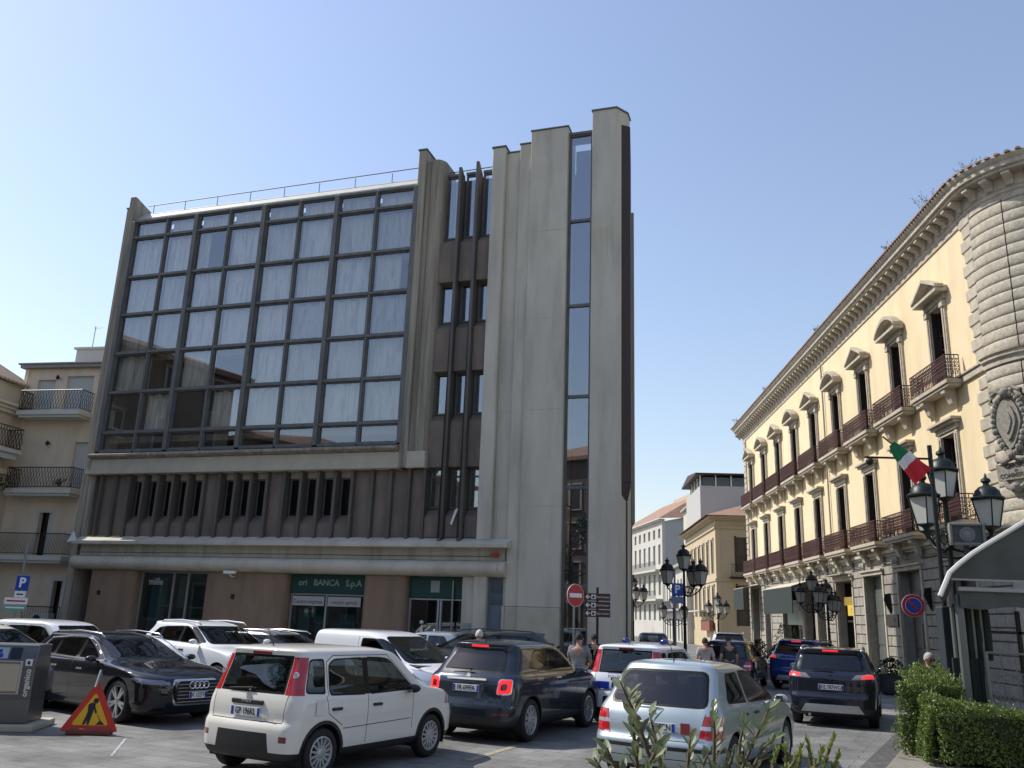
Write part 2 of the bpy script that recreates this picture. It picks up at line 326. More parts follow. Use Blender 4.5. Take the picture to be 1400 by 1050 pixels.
# fluted pillar between bay and strip
b = MB()
b.box(-7.60,-7.28,-.12,.8,6.85,19.17); part(b, 'fluted_pier', M['concs'], bevel=.03)
b = MB(); pl = [(-7.28,.02),(-7.14,.10),(-7.04,-.02),(-6.86,-.02),(-6.74,.03),(-6.64,.14),(-6.58,.3),(-6.58,1.3),(-7.28,1.3)]
b.prism(pl, 6.85, 18.76); part(b, 'fluted_pier', M['concs'], bevel=.02)
b = MB(); b.box(-7.63,-7.25,-.15,.82,19.17,19.22); part(b, 'coping', M['frame'])
# big glass bay : 8 x 7 panes, each pane over a curtain
cx = [-20.72,-19.02,-17.52,-15.92,-14.28,-12.66,-10.98,-9.28,-7.62]
cz = [7.74,8.50,10.15,11.80,13.48,15.14,16.94,17.70]
fr_ = MB()
for i, x in enumerate(cx):
    w = .09 if i % 2 == 0 else .04
    fr_.box(x-w, x+w, -.14 if i%2==0 else -.08, .16, cz[0], cz[-1])
for j, z in enumerate(cz):
    w = .052
    for i in range(8):
        xa = cx[i]+(.09 if i%2==0 else .04)+.001; xb = cx[i+1]-(.09 if i%2 else .04)-.001
        fr_.box(xa, xb, -.10, .16, z-w, z+w)
fo = part(fr_, 'bay_frame', M['frame'], bevel=.008)
fr_ = MB()
for j in range(7):
    for i in range(8):
        xa, xb, za, zb = cx[i]+(.09 if i%2==0 else .04), cx[i+1]-(.09 if i%2 else .04), cz[j]+.052, cz[j+1]-.052
        fr_.box(xa+.0,xa+.045,-.03,.1,za,zb); fr_.box(xb-.045,xb,-.03,.1,za,zb); fr_.box(xa+.045,xb-.045,-.03,.1,za,za+.04); fr_.box(xa+.045,xb-.045,-.03,.1,zb-.04,zb)
part(fr_, 'sash_frame', M['frame'])
rnd = random.Random(3)
for j in range(7):
    for i in range(8):
        xa, xb, za, zb = cx[i]+.085, cx[i+1]-.085, cz[j]+.08, cz[j+1]-.08
        g = MB(); a = rnd.uniform(-.004, .004); t = rnd.uniform(-.003,.003)
        g.add([(xa,.03+a,za),(xb,.03-a,za),(xb,.03-a+t,zb),(xa,.03+a+t,zb)], [(0,1,2,3)])
        p = part(g, 'pane', M['glass'])
        if j in (0,): continue
        if (i, j) in ((1,2),(0,1),(2,1),(3,2)): continue
        op = []
        if (i, j) == (2, 5): xb = xa+.42
        if (i, j) == (4, 5): xb -= .18
        if (i, j) == (7, 4): xb -= .55
        if (i, j) == (6, 5): xb -= .2
        if (i, j) == (7, 2): pass
        c = MB(); n = 26; vs = []; dip = .10*rnd.random()
        for k in range(n+1):
            x = xa-.04+(xb-xa+.08)*k/n; y = .30+.014*sin(k*1.7+i)+.008*sin(k*3.1+j)
            vs += [(x,y,za-.05),(x,y,zb+.05-dip*abs(sin(k*.35)))]
        c.add(vs, [(2*k,2*k+2,2*k+3,2*k+1) for k in range(n)])
        part(c, 'curtain', M[rnd.choice(['curtain','curtain','curtain','curtain0','curtain2','curtain2'])], p)
b = MB(); b.box(-20.7, -7.65, .9, 1.0, 7.6, 17.7); part(b, 'inner_wall', M['room'])
b = MB()
for z in (8.3, 11.7, 15.05): b.box(-20.7,-7.65,.45,1.0,z-.12,z+.12)
part(b, 'floor_edge', M['conc'])
# left pier
b = MB(); b.box(-21.45,-21.12,.15,2.2,.1,18.5); b.prism([(-.1,7.0),(-.1,18.9),(.02,18.9),(1.25,18.55),(1.25,7.0)], -21.12, -20.84, 'x'); b.box(-21.12,-20.84,.15,1.6,4.2,6.99)
part(b, 'left_pier', M['concs'], bevel=.025)
b = MB(); b.box(-21.47,-21.12,.12,2.2,18.5,18.55); part(b, 'coping', M['frame'])
# beam and sill under the bay
b = MB(); b.prism([(-.30,7.52),(-.30,7.60),(-.10,7.67),(.2,7.67),(.2,7.45),(-.1,7.45)], -20.95, -7.62, 'x'); part(b, 'sill', M['concs'], bevel=.01)
b = MB(); b.box(-21.12,-6.6,-.10,.2,6.85,7.44); b.box(-21.12,-6.6,.2,1.6,6.85,7.4); part(b, 'beam', M['concb'], bevel=.03)
# fins of the louvre band and its windows
fx = [-20.45,-19.76,-19.09,-18.42,-17.73,-17.05,-16.37,-15.67,-14.97,-14.28,-13.60,-12.91,-12.20,-11.49,-10.79,-10.11,-9.42,-8.64,-7.92,-7.22,-6.64]
for x in fx:
    b = MB(); b.prism([(.09,4.38),(.09,6.84),(.48,6.84),(.48,5.15),(.30,4.75),(.30,4.38)], x-.065, x+.045, 'x'); part(b, 'fin', M['frameb'], bevel=.008)
wi = [(2,7),(8,11),(12,16)]
for k in range(len(fx)-1):
    x0, x1 = fx[k]+.045, fx[k+1]-.065
    if any(a <= k < c for a, c in wi):
        b = MB(); b.prism([(.22,4.4),(.22,4.95),(.48,5.22),(.6,5.22),(.6,4.4)], x0, x1, 'x'); part(b, 'brown_panel', M['brown2'], bevel=.008)
        f = MB(); f.box(x0,x1,.5,.6,5.22,5.28); f.box(x0,x1,.5,.6,6.58,6.64); f.box(x0,x0+.05,.5,.6,5.28,6.58); f.box(x1-.05,x1,.5,.6,5.28,6.58)
        fo = part(f, 'louvre_window', M['frame']); g = MB(); g.box(x0+.05,x1-.05,.545,.56,5.28,6.58); part(g, 'pane', M['glassd'], fo)
        b = MB(); b.box(x0, x1, .46, .8, 6.64, 6.84); part(b, 'lintel', M['concb'])
    else:
        b = MB(); b.box(x0, x1, .28, .6, 4.4, 6.84); part(b, 'brown_panel', M['brown2'], bevel=.01)
b = MB(); b.box(-21.1,-6.6,1.0,1.1,4.4,6.85); part(b, 'inner_wall', M['room'])
# shelf, recess and rounded roll
b = MB(); b.prism([(-.34,4.14),(-.34,4.27),(.27,4.50),(.27,4.37),(1.2,4.37),(1.2,4.14)], -21.0, -3.42, 'x'); part(b, 'shelf', M['conct'], bevel=.015)
b = MB(); b.box(-20.85,-3.62,.02,1.3,3.74,4.14); part(b, 'recess_band', M['conc'])
pr = [(.4,3.74)]+[(.10-.34*sin(pi*k/10), 3.48+.26*cos(pi*k/10)) for k in range(11)]+[(.4,3.22)]
b = MB(); b.prism(pr, -21.05, -3.8, 'x'); b.prism([(y*.9+.02, z) for y, z in pr], -3.8, -3.58, 'x'); part(b, 'rounded_band', M['conct'], smooth='auto')
b = MB(); b.box(-21.1,-3.6,.4,1.4,3.22,3.72); part(b, 'band_backing', M['conc'])
# ground floor rounded piers
for x0, x1 in [(-20.35,-18.22),(-15.12,-11.72),(-8.72,-7.1)]:
    r = .22; pl = [(x0,1.0),(x0,.12+r)]+[(x0+r-r*cos(a*pi/12), .12+r-r*sin(a*pi/12)) for a in range(1,7)]+[(x1-r+r*sin(a*pi/12), .12+r-r*cos(a*pi/12)) for a in range(0,7)]+[(x1,1.0)]
    b = MB(); b.prism(pl, .12, 3.21); part(b, 'rounded_pier', M['brown'], smooth='auto')
b = MB(); b.box(-21.0,-20.35,.9,1.0,.12,3.7); part(b, 'recess_wall', M['room'])  # near-black colour paints in the shade of this recess
b = MB()
for x in (-19.75, -13.82): b.box(x-.07, x+.07, .09, .14, 2.28, 2.44)
part(b, 'socket_box', M['black'])
M['sglass'] = glass('shop_glass', (.62,.72,.72), .07, edge=.5)
# ground floor windows
def shopwin(name, x0, x1, zt, cols, yy=.55, zb=.12, fm=None, sub=None, gl=None):
    fm = fm or M['alu']; f = MB(); w = .05
    f.box(x0,x0+w,yy-.05,yy+.05,zb,zt); f.box(x1-w,x1,yy-.05,yy+.05,zb,zt); f.box(x0+w,x1-w,yy-.05,yy+.05,zt-w,zt); f.box(x0+w,x1-w,yy-.05,yy+.05,zb,zb+.15)
    for c in cols: f.box(c-w*.6,c+w*.6,yy-.05,yy+.05,zb+.15,zt-w)
    fo = part(f, name, fm); g = MB(); g.box(x0+w,x1-w,yy-.008,yy+.008,zb+.15,zt-w); part(g, 'pane', M['sglass'], fo); return fo
shopwin('shop_window', -18.2, -15.14, 3.2, [-16.75,-16.1], sub=1)
tl = mat('teal_lit_panel', (.05,.20,.23), .6)  # teal panel colour stands in for the teal light in the shop windows
rs_ = mat('rust_runoff', (.46,.40,.24), .85, c2=(.42,.39,.30), scale=6, stretch=(3,3,.4)); rq = random.Random(4)
for k in range(8): x_ = -.70+.085*k; w_ = rq.uniform(.01,.03); l_ = rq.uniform(.4,1.7); b = MB(); b.prism([(x_-w_,15.2+rq.uniform(-.1,.1)),(x_+w_,15.2),(x_+w_*.4,15.2-l_)], -.003, .01, 'y'); part(b, 'rust_stain', rs_)
b = MB(); b.box(-17.9,-17.2,.75,.8,.4,3.0); part(b, 'teal_lit_panel', tl); b = MB(); b.box(-16.62,-16.15,.7,.72,1.9,3.05); part(b, 'paper_panel', mat('grey_paper', (.25,.23,.21), .9))
b = MB(); b.box(-17.5,-16.8,.72,.76,1.95,2.0); b.box(-16.1,-15.3,.72,.76,1.9,1.95); part(b, 'shelf_rail', M['alu'])
text('mille', .34, mat('pale_lettering', (.35,.38,.38), .6), mod, (-17.5,.48,2.82), name='window_lettering', bold=.008)
b = MB(); b.box(-11.68,-8.78,.45,.6,2.56,3.2); part(b, 'green_sign_band', M['green'])
lt = mat('faded_lettering', (.24,.30,.30), .6)
text('ori   BANCA   S.p.A', .30, lt, mod, (-10.15,.44,2.92), name='sign_lettering', bold=.006, ext=.003)
shopwin('shop_window', -11.68, -8.78, 2.55, [-10.27], gl=M['glassd'])
for xa, xb, tx in [(-11.6,-10.34,'Centro imprese'),(-10.2,-8.92,'i nostri servizi')]:
    b = MB(); b.box(xa,xb,.485,.495,2.14,2.46); o_ = part(b, 'white_banner', mat('banner_white', (.40,.39,.38), .7)); text(tx, .19, M['black'], o_, ((xa+xb)/2,.48,2.27), name='banner_lettering', ext=.001, sx=.95)
b = MB(); b.box(-11.55,-11.1,.9,.95,.5,2.0); b.box(-10.9,-10.6,1.0,1.05,.4,1.8); b.box(-10.0,-9.4,1.1,1.15,.5,1.9); part(b, 'display_board', tl)
b = MB(); b.box(-7.1,-5.1,.45,.6,2.52,3.2); part(b, 'green_sign_band', M['green'])
b = MB(); b.box(-6.32,-6.0,.43,.45,2.7,3.08); part(b, 'notice', mat('notice_grey', (.3,.32,.31), .6))
shopwin('entrance_door', -7.1, -5.1, 2.5, [-6.05,-5.95], fm=mat('door_alu', (.40,.42,.42), .4, .3))
b = MB(); b.tube([(-5.48,.38,.2),(-5.5,.38,3.1)], .03, 8, ); part(b, 'sign_rod', M['alu'])
for x in (-6.6,): 
    b = MB(); b.ball((x, .47, 1.72), .07, m=0); b.box(x-.06,x+.06,.47,.485,1.35,1.55); part(b, 'door_sticker', M['white'])
M['tealw'] = mat('teal_lit_wall', (.05,.16,.17), .8, c2=(.015,.05,.055), scale=1.4, detail=2)  # teal light of the shop windows put into the back wall colour
b = MB(); b.box(-7.1,-5.1,1.3,1.35,.12,3.2); part(b, 'inner_wall', M['room'])
for xa, xb, zz in ((-11.7,-8.75,2.6),(-18.2,-15.1,3.2)): b = MB(); b.box(xa,xb,1.3,1.35,.12,zz); part(b, 'inner_wall', M['tealw'])
b = MB(); b.box(-5.08,-4.64,.12,.8,.12,3.22); b.box(-4.64,-4.2,0,.8,.12,3.5); part(b, 'corner_pier', M['conct'], bevel=.02)
b = MB(); b.box(-4.19,-3.69,.22,.3,.12,3.35); part(b, 'metal_door', mat('blue_grey_metal', (.13,.16,.20), .5, .2, c2=(.16,.19,.23), scale=2))
b = MB(); b.box(-4.98,-4.74,.07,.12,1.4,1.75); part(b, 'intercom', M['alu'])
# roof fascia, railing
b = MB(); b.prism([(.15,17.78),(.15,17.95),(.5,18.35),(.7,18.35),(.7,17.78)], -20.84, -7.6, 'x'); part(b, 'roof_fascia', M['fascia'], bevel=.02)
b = MB(); b.tube([(-20.6,.45,18.68),(-7.6,.45,18.78)], .02, 6)
for x in [-20.3+1.62*k for k in range(8)]: b.tube([(x,.45,18.3),(x,.45,18.69)], .015, 5)
b.tube([(-6.6,.6,18.46),(-4.6,.6,18.5)], .02, 6)
part(b, 'roof_rail', M['frame'])
b = MB(); b.box(-14.0,-13.55,-.35,-.22,3.14,3.24); b.tube([(-13.85,-.29,3.17),(-13.8,-.1,3.05),(-13.8,.05,3.05)], .025, 6); cc = part(b, 'security_camera', M['white']); 
b = MB(); b.box(-4.05,-3.78,-.12,-.02,3.86,3.98); part(b, 'alarm_box', mat('red_plastic', (.35,.03,.02), .5))
b = MB(); b.tube([(-4.05,-.02,3.88),(-8,0,3.86),(-14,0.01,3.87),(-20.8,0,3.85)], .008, 4); part(b, 'cable', M['black'])
b = MB(); b.prism([(-21.2,4.2),(-20.75,4.25),(-20.95,4.62)], -.36, -.34, 'y'); part(b, 'sunlit_triangle', M['white'])  # white triangle painted in for the patch of sun at the ledge end
b = MB(); b.add([(-5.62,.1,4.95),(-5.55,.1,4.9),(-5.35,.14,5.5),(-5.48,.14,5.42)], [(0,1,2,3)]); part(b, 'paper_scrap', M['white'])
# ================= palazzo on the right =================
PA = radians(4.05); PO = Vector((13.7*cos(PA), -13.7*sin(PA), 0)); PR = pi/2-PA
pal = thing('palazzo', 'cream plastered historic palazzo with two rows of pedimented balcony windows and a rounded stone corner', 'building', PO, PR)
def pp(mb, name, m, parent=None, **k): return mb.build(name, m, parent or pal, **k)
WX = [31.25+4.17*i for i in range(9)]
X0, X1 = 28.0, 67.2; RC = 2.4
b = MB()
ops = [(x-.56, x+.56, 5.7, 8.85) for x in WX]+[(x-.56, x+.56, 10.6, 13.7) for x in WX]
walls(b, X0, X1, 5.05, 16.05, -.45, 0, ops); pp(b, 'wall', M['cream'])
b = MB(); b.box(X0, X1-.1, -1.3, -1.2, 0, 16); b.box(X0, X1, -9, -2, 15.9, 16.4); pp(b, 'inner_wall', M['room'])
b = MB(); b.box(X1-.45, X1, -12, -.46, 0, 16.15); pp(b, 'end_wall', M['cream'])
# ground floor of coursed stone
gops = [(63.6,65.9,.0,4.6),(60.2,61.9,0,4.1),(52.3,56.9,0,4.25),(49.6,51.9,0,4.25),(47.6,49.2,0,4.25),(43.1,45.6,0,4.25),(39.0,41.3,0,4.32),(34.8,37.1,0,4.32),(30.2,32.4,0,4.3)]
b = MB(); walls(b, X0, X1, 0, 5.05, -.5, -.03, gops); pp(b, 'ground_floor_wall', M['stoned'])
for (a, c) in [(X0, 30.2),(32.4,34.8),(37.1,39.0),(41.3,43.1),(45.6,47.6),(49.2,49.6),(51.9,52.3),(56.9,60.2),(61.9,63.6),(65.9,X1)]:
    b = MB(); z = .1; k = 0
    while z < 4.95:
        h = .42; a2, c2 = a+.03, c-.03; n = max(1, round((c2-a2)/1.1)); w = (c2-a2)/n; off = (k%2)*.5*w if n > 1 else 0
        e = [a2]+[a2+off+w*i for i in range(0 if off else 1, n)]+[c2]
        for p, q in zip(e, e[1:]):
            if q-p > .1: b.box(p+.015, q-.015, -.05, .05, z, z+h-.045)
        z += h; k += 1
    pp(b, 'coursed_stone', M['stoned'], bevel=.015)
b = MB(); b.box(X0, X1+.1, -.1, .10, 5.02, 5.12); b.box(X0, X1+.15, -.1, .20, 5.12, 5.26); pp(b, 'string_course', M['stone'], bevel=.02)
b = MB(); ops2 = WX
b.box(X0-.0, X1+.1, -.1, .10, 10.38, 10.62); b.box(X0, X1+.1, -.1, .16, 10.62, 10.70); pp(b, 'string_course', M['stone'], bevel=.02)
# quoins
for near in (1, 0):
    for za, zb_ in ((5.3, 10.3), (10.75, 15.9)):
        b = MB(); z = za; k = 0
        while z < zb_-.2:
            w = .75 if k % 2 else .55
            if near: b.box(X0-.05, X0+w, -.02, .07, z, z+.40)
            else: b.box(X1-w, X1+.06, -.02, .07, z, z+.40)
            z += .45; k += 1
        pp(b, 'quoin', M['stone'], bevel=.025)
# window unit (shared meshes)
def window_unit(kind, upper):
    h0, h1 = (10.6, 13.7) if upper else (5.7, 8.85)
    f = MB()
    for s in (-1, 1):
        f.box(s*.57, s*.80, -.02, .09, h0, h1+.08); f.box(s*.62, s*.72, .09, .13, h0+.2, h1-.05)
        if upper: f.box(s*.55, s*.84, -.02, .17, h1-.16, h1+.08)
    f.box(-.57,.57,-.02,.07,h1,h1+.12)
    f.box(-.86,.86,-.02,.13,h1+.12,h1+.34 if upper else h1+.30)
    r = f.build('window_surround', M['stone'], pal, bevel=.012)
    if upper:
        zb = h1+.34; p = MB(); w = 1.08; D = .46
        p.box(-w, w, -.02, D, zb, zb+.12)
        if kind == 'T':
            p.prism([(-w,zb+.12),(w,zb+.12),(w,zb+.22),(0,zb+.74),(-w,zb+.22)], -.02, .16, 'y')
            for s in (-1,1): p.prism([(s*(w+.05),zb+.14),(s*(w+.05),zb+.26),(0,zb+.84),(0,zb+.70)], .161, D+.03, 'y')
        else:
            A = [(-w+2*w*i/14, zb+.18+.50*sin(pi*i/14)**.75) for i in range(15)]
            p.prism([(-w,zb+.12)]+A+[(w,zb+.12)], -.02, .16, 'y')
            B = [(-w-.05+2*(w+.05)*i/14, zb+.27+.54*sin(pi*i/14)**.75) for i in range(15)]
            for i in range(14): p.prism([(A[i][0]*1.045,A[i][1]-.04),(A[i+1][0]*1.045,A[i+1][1]-.04),B[i+1],B[i]], .161, D+.03, 'y')
        p.build('pediment', M['stone'], r, bevel=.01)
    else:
        zb = h1+.30; p = MB(); p.box(-.98,.98,-.02,.26,zb,zb+.10); p.box(-1.06,1.06,-.02,.36,zb+.10,zb+.20); p.build('cornice_hood', M['stone'], r, bevel=.015)
    l = MB()
    for s in (-1, 1):
        l.box(s*.03, s*.55, -.34, -.28, h0, h0+.7); l.box(s*.03, s*.10, -.34, -.28, h0+.7, h1); l.box(s*.48, s*.55, -.34, -.28, h0+.7, h1); l.box(s*.10, s*.48, -.34,-.28, h1-.08, h1); l.box(s*.10,s*.48,-.34,-.28,h0+1.6,h0+1.66); l.box(s*.10,s*.48,-.34,-.28,h1-.95,h1-.89)
    for s in (-1, 1): l.box(s*.53, s*.559, -.26, -.005, h0, h1)
    l.build('window_frame', M['wood'], r)
    g = MB(); g.box(-.5,.5,-.315,-.305,h0+.7,h1-.08); g.build('pane', M['glassd'], r)
    # balcony
    zs = 10.30 if upper else 5.40; W_, D = 1.62, .62
    s_ = MB(); s_.box(-W_, W_, .11, D, zs+.10, zs+.24); s_.box(-W_+.06, W_-.06, .11, D-.06, zs, zs+.10)
    for s in (-1, 1):
        x = s*.95
        s_.prism([(.11,zs),(D-.1,zs),(D-.12,zs-.14),(.36,zs-.22),(.26,zs-.5),(.11,zs-.62)], x-.16, x+.16, 'x')
    s_.build('balcony_slab', M['stone'], r, bevel=.012)
    q = MB(); zt = zs+1.12; zb = zs+.27
    def run(P, Q):
        P, Q = Vector(P), Vector(Q); d = Q-P; n = max(2, round(d.length/.135))
        q.tube([P+Vector((0,0,zt)), Q+Vector((0,0,zt))], .024, 5); q.tube([P+Vector((0,0,zb)), Q+Vector((0,0,zb))], .016, 4)
        q.tube([P+Vector((0,0,zb+.16)), Q+Vector((0,0,zb+.16))], .010, 4); q.tube([P+Vector((0,0,zt-.13)), Q+Vector((0,0,zt-.13))], .010, 4)
        u = d.normalized()
        for i in range(n+1):
            c = P+d*i/n; q.tube([c+Vector((0,0,zb)), c+Vector((0,0,zt))], .017, 4, cap=False)
            if i < n:
                m_ = P+d*(i+.5)/n
                for zc, rr in ((zb+.44,.052),(zb+.31,.045),(zb+.57,.045),(zb+.22,.03),(zb+.68,.035)):
                    q.tube([m_+u*rr*cos(t*pi/3)+Vector((0,0,zc+rr*sin(t*pi/3))) for t in range(7)], .016, 3, cap=False)
    run((-W_+.03,D-.04,0),(W_-.03,D-.04,0)); run((-W_+.03,.12,0),(-W_+.03,D-.04,0)); run((W_-.03,.12,0),(W_-.03,D-.04,0))
    q.build('balcony_railing', M['rust'], r)
    return r
protos = {}
for i, x in enumerate(WX):
    for up in (True, False):
        key = (('T','S')[i%2] if up else 'L', up)
        if key in protos: r = inst(protos[key], pal, (x, 0, 0))
        else: protos[key] = r = window_unit(key[0], up); r.location = (x, 0, 0)
# cornice and brackets, running round the corner
def arcpath(r, n=14):
    return [(X0-r*sin(pi/2*i/n), -RC+r*cos(pi/2*i/n)) for i in range(n+1)]
def sweep(mb, prof, smooth=0):
    """profile (offset, z) swept along facade, round the corner, then along the end wall"""
    rows = []
    for off, z in prof:
        A = [(X1+off, off*1.0)]+arcpath(RC+off)
        A += [(X0-RC-off, -14)]; rows.append([(x, y, z) for x, y in A])
    n = len(rows[0]); vs = [p for r in rows for p in r]; fs = []
    for i in range(len(rows)-1):
        for k in range(n-1): fs.append((i*n+k, i*n+k+1, (i+1)*n+k+1, (i+1)*n+k))
    mb.add(vs, [f[::-1] for f in fs])
b = MB(); sweep(b, [(-.3,15.85),(.05,15.85),(.05,16.0),(.10,16.05),(.10,16.14),(.14,16.18),(.14,16.58),(.56,16.58),(.56,16.66),(.66,16.70),(.66,16.84),(.72,16.90),(.78,17.0),(.78,17.04),(-.3,17.3)])
pp(b, 'cornice', M['stone'])
br = MB(); br.prism([(.13,16.20),(.13,16.57),(.52,16.57),(.52,16.47),(.40,16.40),(.27,16.33),(.20,16.18)], -.13, .13, 'x')
bo = None; x = X0+.2; k = 0
pos = [(X0+.25+.62*i, 0, 0) for i in range(65)]+[(X0-RC*sin(a), -RC+RC*cos(a), a) for a in (.24,.5,.76,1.02,1.28)]
for (x, y, a) in pos:
    if bo is None: bo = pp(br, 'bracket', M['stone'], bevel=.015); bo.location = (x, y, 0)
    else: o2 = inst(bo, pal, (x, y, 0), a)
b = MB()
def tile_at(p, ang): 
    n = 5; c, s = cos(ang), sin(ang)
    for q in range(1):
        vs = []; 
        for L_, z in ((.86,17.0),(-.25,17.28)):
            for i in range(n+1):
                t = pi*i/n; o = .085*cos(t); h = .085*sin(t)
                vs.append((p[0]+o*c-L_*s*1, p[1]+o*s+L_*c, z+h+.02))
        b.add(vs, [(i, i+1, n+1+i+1, n+1+i) for i in range(n)]+[tuple(range(n+1))[::-1]])
x = X0
while x < X1+.9: tile_at((x, 0), 0); x += .215
for i in range(16): 
    a = pi/2*(i+.5)/16; tile_at((X0-RC*sin(a), -RC+RC*cos(a)), a)
for i in range(30): tile_at((X0-RC, -RC-.2*i), pi/2)
pp(b, 'roof_tiles', M['tile'])
# rounded corner: bulging stone courses
b = MB(); prof = []; 
for z0, z1 in ((5.3,10.3),(10.75,15.86)):
    z = z0
    while z < z1-.1:
        h = min(.385, z1-z); prof = [(.02,z),(.055,z+.012)]+[(.07+.018*sin(pi*t/4), z+.03+(h-.06)*t/4) for t in range(5)]+[(.055,z+h-.012),(.02,z+h)]
        rows = []
        A = []
        def seg(off, a0, a1, n=7):
            return [(X0-(RC+off)*sin(a0+(a1-a0)*i/n), -RC+(RC+off)*cos(a0+(a1-a0)*i/n)) for i in range(n+1)]
        for (a0, a1) in ((.03,.60),(.615,1.5)):
            rows = [[(x_, y_, zz) for x_, y_ in seg(off, a0, a1)] for off, zz in prof]; n = len(rows[0])
            b.add([p for r_ in rows for p in r_], [(i*n+k, (i+1)*n+k, (i+1)*n+k+1, i*n+k+1) for i in range(len(rows)-1) for k in range(n-1)])
        z += h
pp(b, 'rounded_corner', M['rstone'], smooth='auto')
b = MB(); sweep(b, [(-.02,0),(-.02,15.9)]); b.v = [(x if x < X0+5 else X0+.02, y, z) for x, y, z in b.v]; pp(b, 'corner_wall', M['stone'])
b = MB(); sweep(b, [(0,10.3),(.12,10.34),(.12,10.5),(.2,10.56),(.2,10.66),(.26,10.7),(.0,10.78)]); b.v = [(x if x < X0+5 else X0+.01, y, z) for x, y, z in b.v]; pp(b, 'string_course', M['stone'])
b = MB(); sweep(b, [(0,4.95),(.12,5.0),(.12,5.12),(.22,5.18),(.22,5.28),(.0,5.32)]); b.v = [(x if x < X0+5 else X0+.01, y, z) for x, y, z in b.v]; pp(b, 'string_course', M['stone'])
# stone coat of arms with inscription on the rounded corner
sa = .40; cs = Vector((X0-(RC+.08)*sin(sa), -RC+(RC+.08)*cos(sa), 0))
e = bpy.data.objects.new('coat_of_arms', bpy.data.meshes.new('coat_of_arms'))
b = MB()
def oval(w, h, y0, y1, cz, n=20, top=1.0):
    return b.prism([(w*cos(2*pi*i/n)*(1 if sin(2*pi*i/n) > 0 else .55+.45*(1+sin(2*pi*i/n))), cz+h*sin(2*pi*i/n)) for i in range(n)], y0, y1, 'y')
oval(.66, 1.12, 0, .12, 8.35); oval(.50, .92, .12, .2, 8.35); oval(.36,.66,.2,.27,8.4); oval(.22,.42,.27,.31,8.4)
rr = random.Random(5)
for i in range(34):
    a = 2*pi*i/34; w = .66*(1 if sin(a) > 0 else .62+.38*(1+sin(a))); b.ball((w*cos(a), .14, 8.35+1.12*sin(a)), rr.uniform(.07,.13), 7, sz=1.1)
for s in (-1,1):
    b.tube([(s*.1,.15,9.45),(s*.35,.18,9.62),(s*.6,.16,9.5),(s*.7,.14,9.25),(s*.55,.16,9.12)], [.05,.09,.1,.08,.04], 7)
    b.tube([(s*.12,.14,7.1),(s*.4,.16,7.0),(s*.68,.14,7.1),(s*.85,.1,7.28)], [.09,.1,.08,.03], 7)
    b.tube([(s*.12,.12,6.0),(s*.36,.14,6.1),(s*.5,.12,6.35)], [.1,.1,.04], 7)
b.ball((0,.18,9.5), .2, 9); b.ball((0,.2,7.2), .14, 8); b.ball((0,.18,6.02), .2, 9)
b.prism([(-.78,6.35),(.78,6.35),(.84,6.95),(-.84,6.95)], 0, .10, 'y')
ca = pp(b, 'coat_of_arms', mat('weathered_carved_stone', (.30,.275,.23), .9, c2=(.17,.155,.13), scale=9, bump=.5, bscale=40), smooth='auto'); ca.location = cs+Vector((0,0,1.15)); ca.scale = (.86,1,.86); ca.rotation_euler.z = sa
bl = mat('incised_letters', (.05,.045,.04), .9)
for tx, z, sz in (('CAMERA',6.83,.24),('DI',6.655,.14),('COMMERCIO',6.49,.23)): text(tx, sz, bl, ca, (0,.106,z), (pi/2,0,pi), 'inscription', .004, bold=.004)
# ground floor doors and shops
def door(x0, x1, zt, kind, leaf=M['wood']):
    f = MB(); f.box(x0-.16,x0-.002,-.03,.10,.0,zt+.0); f.box(x1+.002,x1+.16,-.03,.10,.0,zt+.0); f.box(x0-.22,x1+.22,-.03,.14,zt,zt+.16); f.box(x0-.28,x1+.28,-.03,.22,zt+.16,zt+.24)
    r = pp(f, 'doorway', M['stone'], bevel=.015)
    d = MB()
    if kind == 'panel':
        m_ = (x0+x1)/2
        for s in (-1,1):
            a, c = sorted((m_+s*.01, m_+s*((x1-x0)/2-.02))); d.box(a,c,-.42,-.36,0,zt)
            for z in (.25,1.35,2.6): d.box(a+.12,c-.12,-.362,-.335,z,z+.95)
        o_ = d.build('door_leaf', leaf, r, bevel=.01)
        for z in (1.0,1.25): pass
        h = MB(); 
        for z in (.75,.95,1.55,1.75): h.ball((m_-.12,-.32,z), .035, 6)
        h.build('brass_knob', M['alu'], o_)
    else:
        d.box(x0,x0+.07,-.42,-.36,0,zt); d.box(x1-.07,x1,-.42,-.36,0,zt); d.box(x0+.07,x1-.07,-.42,-.36,2.3,2.4); d.box(x0+.07,x1-.07,-.42,-.36,zt-.08,zt); d.box((x0+x1)/2-.03,(x0+x1)/2+.03,-.42,-.36,0,2.3)
        o_ = d.build('door_frame', leaf, r); g_ = MB(); g_.box(x0+.07,x1-.07,-.40,-.385,0,zt-.08); g_.build('pane', M['glassd'], o_)
    return r
gd = mat('grey_door_paint', (.09,.10,.09), .5); gg = mat('pale_green_paint', (.22,.30,.25), .5)
door(34.8,37.1,4.32,'panel',gd); door(39.0,41.3,4.32,'panel',gd); door(30.2,32.4,4.3,'panel')
y_ = door(43.1,45.6,4.25,'glass'); 
b = MB(); b.box(43.5,45.3,-.3,-.2,3.1,3.5); b.build('yellow_band', mat('dull_yellow', (.30,.19,.02), .5), y_)
b = MB(); b.box(43.35,44.5,-.18,-.10,2.6,3.1); ys = b.build('yellow_shop_sign', mat('yellow_sign', (.62,.42,.02), .5), y_); text('?', .36, mat('orange_print', (.5,.08,.02), .5), ys, (43.95,-.095,2.84), (pi/2,0,pi), 'sign_symbol')
door(47.6,49.2,4.25,'glass'); door(49.6,51.9,4.25,'panel', M['black'])
r = door(52.3,56.9,4.25,'glass', gg)
